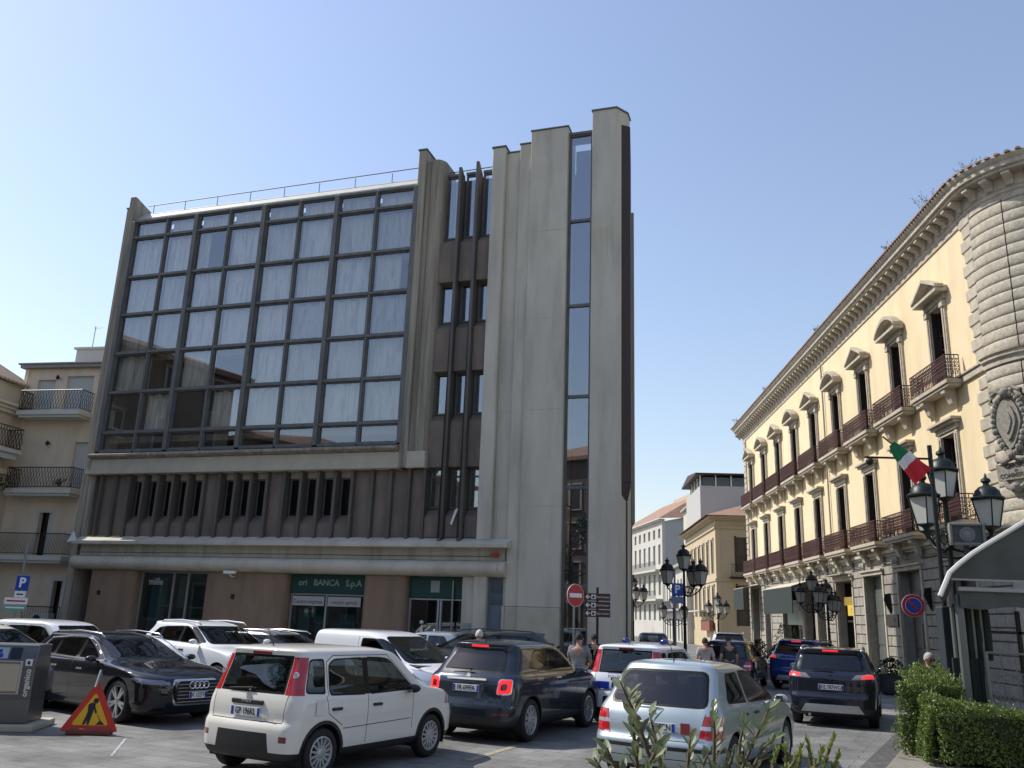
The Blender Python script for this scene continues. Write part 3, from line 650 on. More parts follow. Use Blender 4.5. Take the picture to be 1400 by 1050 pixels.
b = MB(); b.box(52.6,56.6,-.25,-.12,2.1,3.55); sg = b.build('shop_sign', mat('pale_green_sign', (.28,.38,.32), .5), r)
text('CAMIL', .75, mat('sign_cream', (.62,.68,.60), .5), sg, (54.6,-.11,3.02), (pi/2,0,pi), 'sign_lettering', .01, bold=.012, sx=1.1)
text('store', .38, mat('sign_cream_small', (.62,.68,.60), .5), sg, (54.3,-.11,2.42), (pi/2,0,pi), 'sign_lettering', .01)
door(60.2,61.9,4.1,'glass', gg); door(63.6,65.9,4.6,'glass')
aw = mat('dark_green_awning', (.012,.022,.018), .8); cr_ = mat('cream_awning', (.5,.45,.36), .8)
for (x0, x1, zt, m_, dz, dd) in [(50.0,57.2,4.55,cr_,.35,1.2),(63.0,66.6,4.8,cr_,.25,1.3)]:
    b = MB(); b.add([(x0,.12,zt),(x1,.12,zt),(x1,dd,zt-dz),(x0,dd,zt-dz),(x0,.12,zt-.03),(x1,.12,zt-.03),(x1,dd,zt-dz-.03),(x0,dd,zt-dz-.03)], [(0,1,2,3)[::-1],(4,5,6,7),(0,4,5,1)[::-1],(2,6,7,3)[::-1],(0,3,7,4)[::-1],(1,5,6,2)[::-1]])
    a_ = pp(b, 'shop_awning', m_); c_ = MB(); c_.box(x0+.02,x1-.02,dd-.05,dd,zt-dz-1.5,zt-dz-.03); c_.build('awning_blind', aw, a_)
b = MB(); b.box(43.1,45.7,.02,.6,4.5,4.56); pp(b, 'door_canopy', M['stoned'])
# dark plaques and lanterns brackets on the piers
for x, z in ((38.2,3.0),(34.0,3.1)):
    b = MB(); b.prism([(.05,z+.5),(.3,z+.45),(.34,z+.2),(.1,z-.35),(.05,z-.35)], x-.03, x+.03, 'x'); pp(b, 'wall_bracket', M['iron'])
b = MB(); b.box(37.45,38.75,.06,.10,2.15,2.62); pq = pp(b, 'dark_wall_plaque', M['iron']); text('SALA', .36, mat('dull_bronze', (.10,.08,.05), .5, .4), pq, (38.1,.105,2.38), (pi/2,0,pi), 'plaque_lettering')
b = MB()
for a, c in zip(gops[::-1], gops[::-1][1:]): pass
b.tube([(X0,.14,4.80),(45,.16,4.75),(X1,.14,4.8)], .02, 5); pp(b, 'wall_cable', M['black'])
# weeds on the roof edge
wm = mat('dry_weed', (.10,.13,.05), .9, c2=(.20,.17,.08), scale=30)
names = ['the largest tuft, above the rounded corner', 'just left of the rounded corner', 'above the third window from the corner', 'above the fifth window from the corner', 'above the far end of the cornice', 'above the seventh window from the corner']
rw = random.Random(11)
for k, (x, s) in enumerate([(27.2,.9),(29.6,1.0),(33.5,.6),(44,.7),(66,.8),(56,.6)]):
    b = MB()
    for i in range(26):
        a = rw.uniform(0,2*pi); l = rw.uniform(.25,.7)*s; bx = rw.uniform(-.35,.35)*s
        d = Vector((cos(a)*.5, sin(a)*.5, 1)).normalized(); p0 = Vector((bx, rw.uniform(-.1,.1), 0)); p1 = p0+d*l*.6; p2 = p1+(d+Vector((cos(a)*.6,sin(a)*.6,-.1))).normalized()*l*.5
        b.tube([p0,p1,p2], [.008,.006,.003], 3, cap=False)
        for q in range(5):
            c = p1.lerp(p2, q/4)+Vector((rw.uniform(-.04,.04),rw.uniform(-.04,.04),rw.uniform(-.03,.03))); n_ = Vector((rw.uniform(-1,1),rw.uniform(-1,1),rw.uniform(-.5,1)))*.035
            m2 = n_.cross(Vector((0,0,1)))*.7; b.add([c-n_, c+m2, c+n_, c-m2], [(0,1,2,3)])
    w_ = b.build('roof_weed', wm); c, s2 = cos(PR), sin(PR); yy = .65 if x > 28 else .5-(28-x)*.35
    w_.location = (PO.x+c*x-s2*yy, PO.y+s2*x+c*yy, 17.05); tag(w_, 'weed tuft on the palazzo roof edge, '+names[k], 'weed', 'weeds on the palazzo roof')

for x in (X1-1.1, 45.75):
    b = MB(); b.tube([(x,.10,15.8),(x,.10,10.9),(x,.24,10.8),(x,.24,10.3),(x,.10,10.15),(x,.10,5.5),(x,.28,5.3),(x,.28,4.9),(x,.12,4.7),(x,.12,.1)], .045, 8); pp(b, 'drain_pipe', M['stoned'], smooth='auto')
# ================= apartment houses at the left =================
AO = at(60, 700, 37.0); AO.z = 0; AR = radians(-11)
iron_l = M['iron']
plw = mat('warm_grey_plaster', (.66,.55,.41), .9, c2=(.74,.64,.50), scale=.8, bump=.05, c3=(.40,.33,.25), s3=(1,1,.4), sc3=.7, a3=.55)
slabm = mat('balcony_white', (.55,.55,.50), .8)
shut = mat('roller_shutter', (.48,.50,.48), .6, c2=(.42,.44,.42), scale=1, stretch=(.1,.1,30))
ap = thing('apartment_house', 'beige apartment house with four iron railed balconies beside the concrete office block', 'building', AO, AR)
def app(mb, name, m, parent=None, **k): return mb.build(name, m, parent or ap, **k)
b = MB(); ops = [(-1.45,-.55,10.15,11.55),(.0,1.35,10.15,11.7),(.95,1.65,6.7,8.7),(-.28,.52,3.8,5.65),(.95,1.6,.9,2.82),(-2.2,-1.6,.9,2.8)]
walls(b, -2.2, 4.0, 0, 12.05, 0, .35, ops); app(b, 'wall', plw)
b = MB(); b.box(-2.2,4,1.0,1.05,0,12); b.box(-2.2,4,1.05,9,11.9,12.0); app(b, 'inner_wall', M['room'])
b = MB(); b.box(-2.3,4,-.25,.4,12.05,12.2); b.prism([(-.3,12.2),(-.3,12.28),(4,13.6),(8,12.6),(8,12.2)], -2.4, 4, 'x'); app(b, 'roof', mat('grey_roof_edge', (.30,.29,.27), .85, c2=(.24,.22,.21), scale=5, stretch=(6,1,1)), bevel=.02)
for (x0,x1,z0,z1) in ops[:3]:
    b = MB(); b.box(x0,x1,.12,.16,z0,z1); app(b, 'roller_shutter', shut)
for (x0,x1,z0,z1) in ops[3:]:
    f = MB(); f.box(x0-.04,x0+.10,-.015,.1,z0,z1+.1); f.box(x1-.10,x1+.04,-.015,.1,z0,z1+.1); f.box(x0+.10,x1-.10,-.015,.1,z1-.02,z1+.1); f.box((x0+x1)/2+.05,(x0+x1)/2+.16,.16,.2,z0,z1-.02)
    fo = app(f, 'french_window', slabm); g_ = MB(); g_.box(x0+.1,x1-.1,.22,.24,z0,z1); app(g_, 'pane', M['glassd'], fo)
def rail(mb, P, Q, z0, z1, sp=.10, wavy=.018, r=.011):
    P, Q = Vector(P), Vector(Q); d = Q-P; n = max(2, round(d.length/sp)); u = d.normalized()
    V = lambda p, z: Vector((p.x, p.y, z))
    mb.tube([V(P,z1), V(Q,z1)], .02, 5); mb.tube([V(P,z0), V(Q,z0)], .014, 4)
    for i in range(n+1):
        c = P+d*i/n
        if wavy: mb.tube([V(c+u*wavy*sin(t*pi/2*1.0+(i%2)*pi), z0+(z1-z0)*t/8) for t in range(9)], r, 3, cap=False)
        else: mb.tube([V(c, z0), V(c, z1)], r, 4, cap=False)
def balcony(x0, x1, z, D=.85, h=.9, wavy=.03, par=None, sp=.07):
    b = MB(); b.box(x0, x1, -D, -.002, z-.20, z); b.box(x0+.08, x1-.08, -D+.08, -.002, z-.30, z-.20); s_ = app(b, 'balcony_slab', slabm, par, bevel=.01)
    q = MB(); rail(q, (x0+.05,-D+.05,0), (x1-.05,-D+.05,0), z+.08, z+h, sp, wavy); rail(q, (x0+.05,-D+.05,0), (x0+.05,-.05,0), z+.08, z+h, sp, wavy); rail(q, (x1-.05,-D+.05,0), (x1-.05,-.05,0), z+.08, z+h, sp, wavy)
    app(q, 'balcony_railing', iron_l, s_); return s_
balcony(-1.55, 1.55, 9.95); balcony(-1.5, 1.75, 6.55); balcony(-4.6, 1.85, 3.78, wavy=0)
q = MB(); rail(q, (0.1,-.35,0), (1.8,-.35,0), .95, 1.75, .12, 0); app(q, 'window_railing', iron_l); q = MB(); rail(q, (-2.6,-.35,0), (-1.5,-.35,0), .95, 1.75, .12, 0); app(q, 'window_railing', iron_l)
b = MB(); b.box(.85,1.65,-.75,-.40,.98,1.5); b.tube([(.98,-.76,1.24),(1.36,-.76,1.24)], .01, 4); aco = app(b, 'air_conditioner', mat('ac_white', (.42,.42,.40), .5), bevel=.02)
b = MB(); b.lathe([(.19,-.765),(.17,-.765),(.17,-.76),(.0,-.76)], (1.12,0,1.24), 16, 'y'); app(b, 'fan_grille', M['black'], aco)
for x, z in ((-.35,11.6),(-.28,8.62)):
    b = MB(); b.tube([(x,0,z),(x,-.18,z+.05)], .02, 5); b.lathe([(.04,0),(.09,-.12),(.02,-.2)], (x,-.18,z+.1), 8); app(b, 'wall_light', M['iron'])
b = MB(); b.tube([(-1.95,-.1,12),(-1.95,-.1,10.9),(-2.05,-.1,10.5),(-2.05,-.1,6.6)], .05, 6); app(b, 'drain_pipe', plw)
def pot_plant(loc, r, h, label, par=None, n=90, seed=1):
    rr = random.Random(seed); b = MB()
    for i in range(n):
        c = Vector((rr.gauss(0,r*.5), rr.gauss(0,r*.4), rr.uniform(0,h))); d = Vector((rr.uniform(-1,1),rr.uniform(-1,1),rr.uniform(-.6,.8))).normalized()*.09; e_ = d.cross(Vector((rr.random(),rr.random(),1))).normalized()*.035
        b.add([c-d, c+e_, c+d, c-e_], [(0,1,2,3)])
    o_ = b.build('balcony_plant', M['leafd'], None); o_.location = loc; return tag(o_, label, 'plant')
M['leafd'] = mat('dark_leaf', (.025,.04,.02), .6, c2=(.05,.075,.03), scale=20)
ac, as_ = cos(AR), sin(AR)
def aw_(x, y, z): return (AO.x+ac*x-as_*y, AO.y+as_*x+ac*y, z)
pot_plant(aw_(-1.3,-1.15,6.35), .35, .6, 'dark trailing plant hanging at the left end of the middle balcony', seed=2)
pot_plant(aw_(1.2,-.9,6.6), .2, .35, 'small dark potted plant at the right end of the middle balcony', seed=3, n=40)
tag(MB().tube([(0,0,0),(0,0,1.6)], .02, 5).tube([(-.1,0,1.5),(.45,0,1.58)], .012, 4).tube([(.0,-.2,1.52),(.0,.2,1.52)], .008, 4).tube([(.15,-.16,1.54),(.15,.16,1.54)], .008, 4).tube([(.3,-.12,1.56),(.3,.12,1.56)], .008, 4).build('roof_antenna', M['alu'], loc=at(124,488,41)), 'thin television antenna on the flat roof left of the concrete block', 'antenna')
b = MB(); c0 = at(133,487,41); b.box(-.8,.8,-.5,.5,-1.2,.2); b.box(-.9,.9,-.6,.6,.2,.3); tag(b.build('chimney_stack', slabm, loc=c0, rz=AR), 'pale square chimney stack half hidden behind the concrete block', 'chimney')
# left wing: its own house, side face receding
wg = thing('corner_house', 'ochre grey house with moulded cornice and railed balcony at the left edge', 'building', AO, AR)
def wp(mb, name, m, parent=None, **k): return mb.build(name, m, parent or wg, **k)
b = MB(); b.box(-12,-1.95,-8.5,.3,0,10.2); wp(b, 'wall', mat('ochre_grey_plaster', (.54,.43,.30), .9, c2=(.60,.50,.375), scale=.7, bump=.05, c3=(.25,.2,.15), a3=.5))
b = MB()
for k, (o_, z0, z1) in enumerate([(.08,9.3,9.45),(.18,10.0,10.15),(.28,10.15,10.3),(.42,10.3,10.42)]): b.box(-12,-1.95+o_,-8.5-o_,.25,z0-.2,z1-.2)
wp(b, 'cornice', plw, bevel=.02)
b = MB(); b.box(-12,-2.15,-8.2,.2,10.22,11.2); wp(b, 'attic_wall', plw)
tl2 = mat('sunlit_roof_tiles', (.42,.33,.24), .9, c2=(.52,.42,.32), scale=8, bump=.3)
b = MB(); 
b.add([(-12,-8.4,11.2),(-1.9,-8.4,11.2),(-1.9,.6,11.2),(-12,.6,11.2),(-5.2,-5,13.4),(-5.2,-2,13.4),(-12,-5,13.4),(-12,-2,13.4)], [(0,1,4,6),(1,2,5,4),(2,3,7,5),(6,4,5,7)])
for i in range(36):
    y = -8.3+i*.25; b.tube([(-1.85,y,11.22),(-4.9,-5+(y+8.4)/9*3,13.38)], .07, 5)
wp(b, 'tiled_roof', tl2)
b = MB(); b.box(-1.94,-1.1,-7,-.6,8.0-.0,8.18); b.box(-1.94,-1.25,-6.9,-.7,7.75,8.0); s_ = wp(b, 'balcony_slab', slabm, bevel=.02)
q = MB(); rail(q, (-1.15,-7,0), (-1.15,-.7,0), 8.25, 9.1, .08, .03); rail(q, (-1.15,-.65,0), (-1.9,-.65,0), 8.25, 9.1, .08, .03); wp(q, 'balcony_railing', iron_l, s_)
b = MB(); 
b.box(-1.94,-1.8,-7,-.1,7.2,7.4)
wp(b, 'ledge', plw)
# ================= far end of the street =================
yc = at(977, 705, 74); yc.z = 0
fy = thing('corner_house', 'ochre corner house with lit street front and shaded side wall beyond the palazzo', 'building', yc, PR)
yel = mat('ochre_plaster', (.46,.37,.235), .9, c2=(.52,.42,.28), scale=.5)
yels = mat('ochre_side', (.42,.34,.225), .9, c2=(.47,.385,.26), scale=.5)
dw = mat('far_window', (.05,.04,.035), .4)
# local: x = away along street, +y = towards street; side wall faces -x
def fp_(mb, name, m, parent, **k): return mb.build(name, m, parent, **k)
b = MB(); fx_ = [1.6+2.55*i for i in range(7)]
ops = [(x-.5,x+.5,6.2,8.9) for x in fx_]+[(x-.5,x+.5,2.6,5.0) for x in fx_]
walls(b, 0, 19, 0, 10.6, -.4, 0, ops); b.box(.3,19,-9,-.8,0,10.6); fp_(b, 'front_wall', yel, fy)
b = MB(); walls(b, -9, -.41, 0, 10.6, 0, .3, [(-3.3,-1.75,6.3,9.2),(-3.4,-1.7,1.9,5.2)]); o_ = fp_(b, 'side_wall', yels, fy); o_.rotation_euler.z = pi/2*1; o_.location = (.3,0,0)
o_.location = (0, 0, 0)
for v_ in o_.data.vertices: x, y, z = v_.co; v_.co = (y, x, z)
o_.rotation_euler.z = 0
b = MB()
for o2, z0, z1 in ((.12,9.9,10.1),(.3,10.6,10.75),(.6,10.75,10.95)): b.box(-o2,19,-9,o2,z0,z1)
b.box(-.08,19,-9,.08,5.5,5.7); fp_(b, 'cornice', yels, fy)
b = MB(); b.add([(-.9,.9,10.96),(19,.9,10.96),(19,-5,13),(4,-5,13),(-.9,-9,10.96),(4,-9,13)], [(0,3,2,1),(0,4,5,3)]); fp_(b, 'tiled_roof', M['tile'], fy)
def winbox(par, x, z0, z1, w=.5, m=dw, trim=None):
    b = MB(); b.box(x-w, x+w, -.25, -.2, z0, z1); f = fp_(b, 'window', m, par)
    if trim:
        t = MB(); t.box(x-w-.15,x-w,-.02,.06,z0,z1+.15); t.box(x+w,x+w+.15,-.02,.06,z0,z1+.15); t.box(x-w-.25,x+w+.25,-.02,.12,z1+.15,z1+.3); fp_(t, 'frame', trim, f)
    return f
for x in fx_: winbox(fy, x, 6.2, 8.9, trim=M['stone']); winbox(fy, x, 2.6, 5.0, trim=M['stone'])
for z0, z1, m_ in ((6.3,9.2,dw),(1.9,5.2,dw)):
    b = MB(); b.box(.1,.15,-3.3,-1.75,z0,z1); f = fp_(b, 'window', m_, fy); t = MB(); t.box(-.06,.05,-3.45,-3.3,z0,z1+.1); t.box(-.06,.05,-1.75,-1.6,z0,z1+.1); t.box(.05,.09,-2.56,-2.5,z0,z1); t.box(.05,.09,-3.3,-1.75,z0+1.2,z0+1.26); fp_(t, 'frame', M['stone'] if 0 else M['wood'], f)
b = MB(); 
for y in [-1.2-.1*i for i in range(28)]: b.tube([(-.5,y,5.9),(-.5,y,6.9)], .012, 3, cap=False)
b.tube([(-.5,-1.2,6.9),(-.5,-3.9,6.9)], .02, 4); b.box(-.55,-.0,-4,-1.1,5.75,5.88); fp_(b, 'balcony', iron_l, fy)
b = MB(); b.box(2,9,.05,1.2,3.0,3.1); fp_(b, 'shop_canopy', mat('canopy_white', (.5,.5,.48), .7), fy)
b = MB(); b.box(1.2,6,.2,.5,1.4,2.3); fp_(b, 'shop_front', mat('brownish_red', (.20,.07,.04), .6), fy)
# rooftop veranda house behind it
v0 = at(957, 664, 84); 
vh = thing('rooftop_veranda', 'glazed dark roofed terrace storey above the ochre corner house', 'building', (v0.x, v0.y, 0), PR)
b = MB(); b.box(0,10,-9,0,9,v0.z); fp_(b, 'wall', mat('pale_grey_wall', (.42,.41,.39), .9), vh)
b = MB(); b.box(.3,9,-8,-.3,v0.z+.0,v0.z+1.0); fp_(b, 'veranda_glass', M['glassd'], vh)
b = MB()
for y in (0,-1.5,-3,-4.5,-6): b.box(0,.15,y-.1,y,v0.z,v0.z+1.05)
for x in (2,4,6): b.box(x,x+.1,-.15,0,v0.z,v0.z+1.05)
fp_(b, 'veranda_post', M['white'], vh)
b = MB(); b.box(-.6,10,-9,.5,v0.z+1.05,v0.z+1.2); b.prism([(-.6,v0.z+1.2),(10,v0.z+1.2),(5,v0.z+1.75)], -9, .5, 'y'); fp_(b, 'veranda_roof', M['clad'], vh)
# intermediate pale house with dish
v1 = at(951, 690, 92)
ph = thing('pale_town_house', 'narrow pale house with arched window left of the rooftop veranda', 'building', (v1.x, v1.y, 0), PR)
b = MB(); b.box(0,10,-9,0,0,v1.z+.3); fp_(b, 'wall', mat('pale_wall', (.5,.46,.38), .9), ph); 
b = MB(); b.box(-.3,10,-9,.35,v1.z+.3,v1.z+.5); fp_(b, 'roof', M['conc'], ph)
b = MB(); b.box(2,3,-.02,.03,10,12.4); b.box(5,6,-.02,.03,10,12.4); b.box(-.03,.02,-2,-1,11,12.6); fp_(b, 'window', dw, ph)
b = MB(); b.lathe([(0,0),(.4,.06),(.75,.25)], (-.6,-1.6,v1.z-.4), 12, 'x'); fp_(b, 'satellite_dish', M['iron'], ph)
# tall white building
wc = at(905, 712, 110); wdir = radians(-6.4)
wb = thing('white_building', 'tall white building with long balconies and blank grey side wall down the street', 'building', (wc.x, wc.y, 0), pi/2-wdir)
wht = mat('white_plaster', (.52,.50,.45), .9, c2=(.46,.44,.39), scale=.4)
H_ = wc.z; wx_ = [1.3+2.35*i for i in range(9)]
b = MB(); ops = []
for z0, z1 in ((H_-2.1,H_-.9),(H_-5.4,H_-2.9),(H_-9.2,H_-6.6),(H_-12.3,H_-10.3)): ops += [(x-.5,x+.5,z0,z1) for x in wx_]
walls(b, 0, 23, 0, H_, -.4, 0, ops); b.box(.4,23,-14,-.6,0,H_-.2); fp_(b, 'wall', wht, wb)
b = MB(); b.prism([(-14,0),(-.41,0),(-.41,H_),(-3.5,H_+.7),(-8,H_+1.6),(-14,H_+.3)], .0, .4, 'x'); fp_(b, 'side_wall', mat('grey_render', (.43,.42,.40), .9, c2=(.40,.39,.37), scale=.5), wb)
b = MB(); b.box(-.2,23,-.3,.35,H_,H_+.25); 
for z in (H_-6.1,H_-9.7): b.box(-.2,23,-.1,1.0,z-.25,z)
fp_(b, 'cornice', wht, wb)
b = MB()
for z in (H_-6.1,H_-9.7):
    rail(b, (-.1,.95,0), (23,.95,0), z, z+1.0, .3, 0, .02)
fp_(b, 'balcony_railing', mat('far_iron', (.12,.12,.12), .6), wb)
for (a_, c_, z0, z1) in ops: 
    b = MB(); b.box(a_, c_, -.25, -.2, z0, z1); fp_(b, 'window', mat('grey_shutter', (.22,.22,.20), .7) if 'gsh' not in M else M['gsh'], wb); M['gsh'] = bpy.data.materials['grey_shutter']
b = MB(); b.prism([(-7,H_-3.2)]+[(-6.2+.8*cos(t*pi/8)-0, H_-2.6+.7*sin(t*pi/8)) for t in range(9)]+[(-7,H_-3.4)], -.04, .01, 'x') if 0 else None
b = MB()
for yc_ in (-3.6,-5.6): b.prism([(yc_-.85,H_-4.6),(yc_+.85,H_-4.6)]+[(yc_+.85*cos(t*pi/8), H_-3.4+.7*sin(t*pi/8)) for t in range(9)], -.03, .0, 'x')
fp_(b, 'blind_arch', M['stoned'], wb)
b = MB(); b.add([(-.5,.6,H_+.26),(23,.6,H_+.26),(23,-7,H_+4.8),(3,-7,H_+4.6),(-.5,-14,H_+1.2)], [(0,3,2,1),(0,4,3)]); fp_(b, 'tiled_roof', M['tile'], wb)
b = MB(); b.box(2,16,-12,-6.5,H_+3.8,H_+4.9); b.prism([(-12,H_+4.9),(-6.5,H_+4.9),(-9,H_+5.7)], 2, 16, 'x'); fp_(b, 'upper_roof', tl2, wb)
# lower white building in front of it
lc = at(938, 772, 88)
lb = thing('low_white_building', 'lower white house with tall windows and balcony in front of the tall white building', 'building', (lc.x, lc.y, 0), PR)
HL = lc.z; b = MB(); lx = [1.5+2.6*i for i in range(8)]
ops = [(x-.55,x+.55,HL-4.2,HL-1.2) for x in lx]+[(x-.6,x+.6,.1,2.4) for x in lx]
walls(b, 0, 21, 0, HL, -.4, 0, ops); b.box(.4,21,-4,-.6,0,HL-.2); b.box(0,.39,-4,-.41,0,HL); fp_(b, 'wall', wht, lb)
b = MB(); b.box(-.3,21,-4,.5,HL,HL+.3); b.box(-.3,21,-.1,.9,HL-4.5,HL-4.3); fp_(b, 'cornice', mat('grey_cornice', (.3,.3,.28), .8), lb)
b = MB(); rail(b, (-.1,.85,0), (21,.85,0), HL-4.3, HL-3.4, .3, 0, .02); fp_(b, 'balcony_railing', bpy.data.materials['far_iron'], lb)
for (a_, c_, z0, z1) in ops: b = MB(); b.box(a_, c_, -.25, -.2, z0, z1); fp_(b, 'window', M['gsh'] if z0 > 1 else dw, lb)
# yellow strip building at the far left of the gap
yc2 = at(871, 727, 140)
yb = thing('yellow_town_house', 'far yellow house seen in the gap beside the concrete tower', 'building', (yc2.x, yc2.y, 0), radians(-6))
b = MB(); b.box(-16,0,0,8,0,yc2.z); fp_(b, 'wall', mat('far_yellow', (.62,.54,.36), .9), yb)
b = MB(); b.box(-16,.4,-.6,.0,yc2.z,yc2.z+.4); b.box(-16,.2,-.8,0,5.6,5.8); b.box(-16,.2,-.8,0,9.6,9.8); fp_(b, 'cornice', M['stone'], yb)
b = MB()
for x in (-2,-5,-8):
    for z in (1,6.5,10.5): b.box(x-.6,x+.6,-.03,.02,z,z+2.6)
fp_(b, 'window', dw, yb)
# ================= houses and tree on the other sides of the square (seen reflected in the glass) =================
def town_house(label, x0, x1, y0, y1, h, wallm, faces):
    t = thing('town_house', label, 'building', ((x0+x1)/2, (y0+y1)/2, 0)); hx, hy = (x1-x0)/2, (y1-y0)/2
    b = MB(); b.box(-hx,hx,-hy,hy,0,h); b.build('wall', wallm, t)
    b = MB(); b.box(-hx-.6,hx+.6,-hy-.6,hy+.6,h,h+.35); c = h+.35; m = min(hx,hy)*.45
    b.add([(-hx-.6,-hy-.6,c),(hx+.6,-hy-.6,c),(hx+.6,hy+.6,c),(-hx-.6,hy+.6,c),(-hx+m*2,-0.5,c+m*.8),(hx-m*2,-0.5,c+m*.8),(hx-m*2,.5,c+m*.8),(-hx+m*2,.5,c+m*.8)], [(0,1,5,4),(1,2,6,5),(2,3,7,6),(3,0,4,7),(4,5,6,7)]); b.build('tiled_roof', M['tile'], t)
    w0 = None
    for fc in faces:
        L_ = hy if fc == 'E' else hx; n = int(2*L_/3.2)
        for i in range(n):
            for k in range(int(h/3.6)):
                p = -L_+(i+.5)*2*L_/n; z = 1.2+3.6*k
                if w0 is None:
                    b = MB(); b.box(-.55,.55,-.06,.04,0,2.1); w0 = b.build('window', dw, t); f = MB(); f.box(-.72,-.55,-.06,.10,-.1,2.2); f.box(.55,.72,-.06,.10,-.1,2.2); f.box(-.8,.8,-.06,.16,2.2,2.35); f.box(-.8,.8,-.06,.2,-.2,-.1); f.build('frame', M['stone'], w0); o_ = w0
                else: o_ = inst(w0, t)
                o_.location = (hx, p, z) if fc == 'E' else (p, hy, z); o_.rotation_euler.z = -pi/2 if fc == 'E' else 0
    return t
brn = mat('brown_plaster', (.22,.165,.12), .9, c2=(.28,.21,.15), scale=.6); brd = mat('dark_brown_plaster', (.13,.095,.07), .9, c2=(.17,.12,.09), scale=.6); 
town_house('long brown town house left of the square, reflected in the glass bay', -52, -36, -14, 12.5, 14.0, brn, 'E')
town_house('taller brown town house left of the square, reflected at the left of the glass bay', -52, -36, 13.5, 32, 18.2, brn, 'E')
town_house('taller ochre town house behind the viewer, reflected in the slot window', -34, -17, -34, -17, 16.5, brd, 'EN')
town_house('grey plastered town house behind the viewer across the square', -14, 16, -36, -24, 12, plw, 'N')
town_house('cream town house on the right behind the viewer', 18, 34, -30, -6, 13, wht, 'N')
# ================= cars =================
CB = M['black']
M['cglass'] = glass('car_glass', (.40,.45,.45), .05, rough=.01, edge=.6)
M['cglassd'] = glass('tinted_car_glass', (.05,.06,.065), .05, rough=.01, edge=.55)
M['seal'] = mat('window_seal', (.006,.006,.006), .4, spec=.2); M['mglass'] = mat('mirror_silver', (.22,.23,.24), .12, 1)
M['chrome'] = mat('chrome', (.75,.75,.75), .15, 1)
M['alloy'] = mat('alloy_rim', (.50,.51,.52), .32, .7)
M['redl'] = mat('red_lamp', (.42,.010,.012), .12, coat=1)
M['redd'] = mat('dark_red_lamp', (.20,.008,.012), .12, coat=1)
M['lit'] = emit('lit_brake_lamp', (1,.03,.03), .45)
M['lampw'] = mat('clear_lamp', (.55,.57,.60), .12, .5, coat=1)
M['orange'] = mat('orange_lens', (.6,.15,.02), .2, coat=1)
M['seat'] = mat('seat_fabric', (.03,.03,.033), .9)
M['plate'] = mat('plate_white', (.72,.72,.70), .35)
M['pblue'] = mat('plate_blue', (.01,.04,.35), .35)
M['gap'] = mat('panel_gap', (.012,.012,.012), .8)
def pchip(ts, ys, t):
    n = len(ts); k = max(i for i in range(n-1) if ts[i] <= t+1e-12)
    h = [ts[i+1]-ts[i] for i in range(n-1)]; d = [(ys[i+1]-ys[i])/h[i] for i in range(n-1)]
    def m(i):
        if i == 0: return d[0]
        if i == n-1: return d[-1]
        if d[i-1]*d[i] <= 0: return 0
        w1, w2 = 2*h[i]+h[i-1], h[i]+2*h[i-1]; return (w1+w2)/(w1/d[i-1]+w2/d[i])
    s = (t-ts[k])/h[k]; a, b = m(k), m(k+1)
    return (2*s**3-3*s*s+1)*ys[k]+(s**3-2*s*s+s)*h[k]*a+(-2*s**3+3*s*s)*ys[k+1]+(s**3-s*s)*h[k]*b
def outline(xr, xf, w, rr, rf, br, bf, xm, hl):
    """half plan outline from rear centre to front centre"""
    P = []; side = lambda x: w*(1-.055*abs((x-xm)/hl)**3.2)
    rr = min(rr, w*.95, (xf-xr)*.45); rf = min(rf, w*.95, (xf-xr)*.45)
    ys = side(xr+rr); yf = side(xf-rf)
    for i in range(9):
        y = (ys-rr)*i/8; P.append((xr+br*(y/max(w,.01))**2, y))
    x0, y0 = P[-1]
    for i in range(1, 9):
        a = pi/2*i/9; P.append((x0+(xr+rr-x0)*(1-cos(a))*1.0, y0+(ys-y0)*sin(a)))
    for i in range(45): x = xr+rr+(xf-rf-xr-rr)*i/44; P.append((x, side(x)))
    ye = yf-rf; xe = xf-bf*(ye/max(w,.01))**2
    for i in range(1, 9):
        a = pi/2*i/9; P.append((xf-rf+(xe-xf+rf)*sin(a), ye+(yf-ye)*cos(a)))
    for i in range(9):
        y = ye*(1-i/8); P.append((xf-bf*(y/max(w,.01))**2, y))
    return P
def body_bm(keys, L):
    ts = [0]
    for a, b in zip(keys, keys[1:]): ts.append(ts[-1]+sqrt((a[0]-b[0])**2*4+(a[1]-b[1])**2*.5+(a[2]-b[2])**2*.5+(a[3]-b[3])**2))
    n = 54; T = ts[-1]; rows = []
    for i in range(n+1):
        t = T*i/n; k = [pchip(ts, [q[j] for q in keys], t) for j in range(8)]
        H = outline(*k[1:8], L/2, L/2); rows.append([(x,y,k[0]) for x,y in H]+[(x,-y,k[0]) for x,y in H[-2:0:-1]])
    bm = bmesh.new(); V = [[bm.verts.new(p) for p in r] for r in rows]; m = len(rows[0])
    for i in range(n):
        for j in range(m): bm.faces.new((V[i][j], V[i+1][j], V[i+1][(j+1)%m], V[i][(j+1)%m]))
    bm.faces.new(V[0]); bm.faces.new(V[-1][::-1])
    bmesh.ops.recalc_face_normals(bm, faces=bm.faces); bm.faces.layers.int.new('p'); return bm
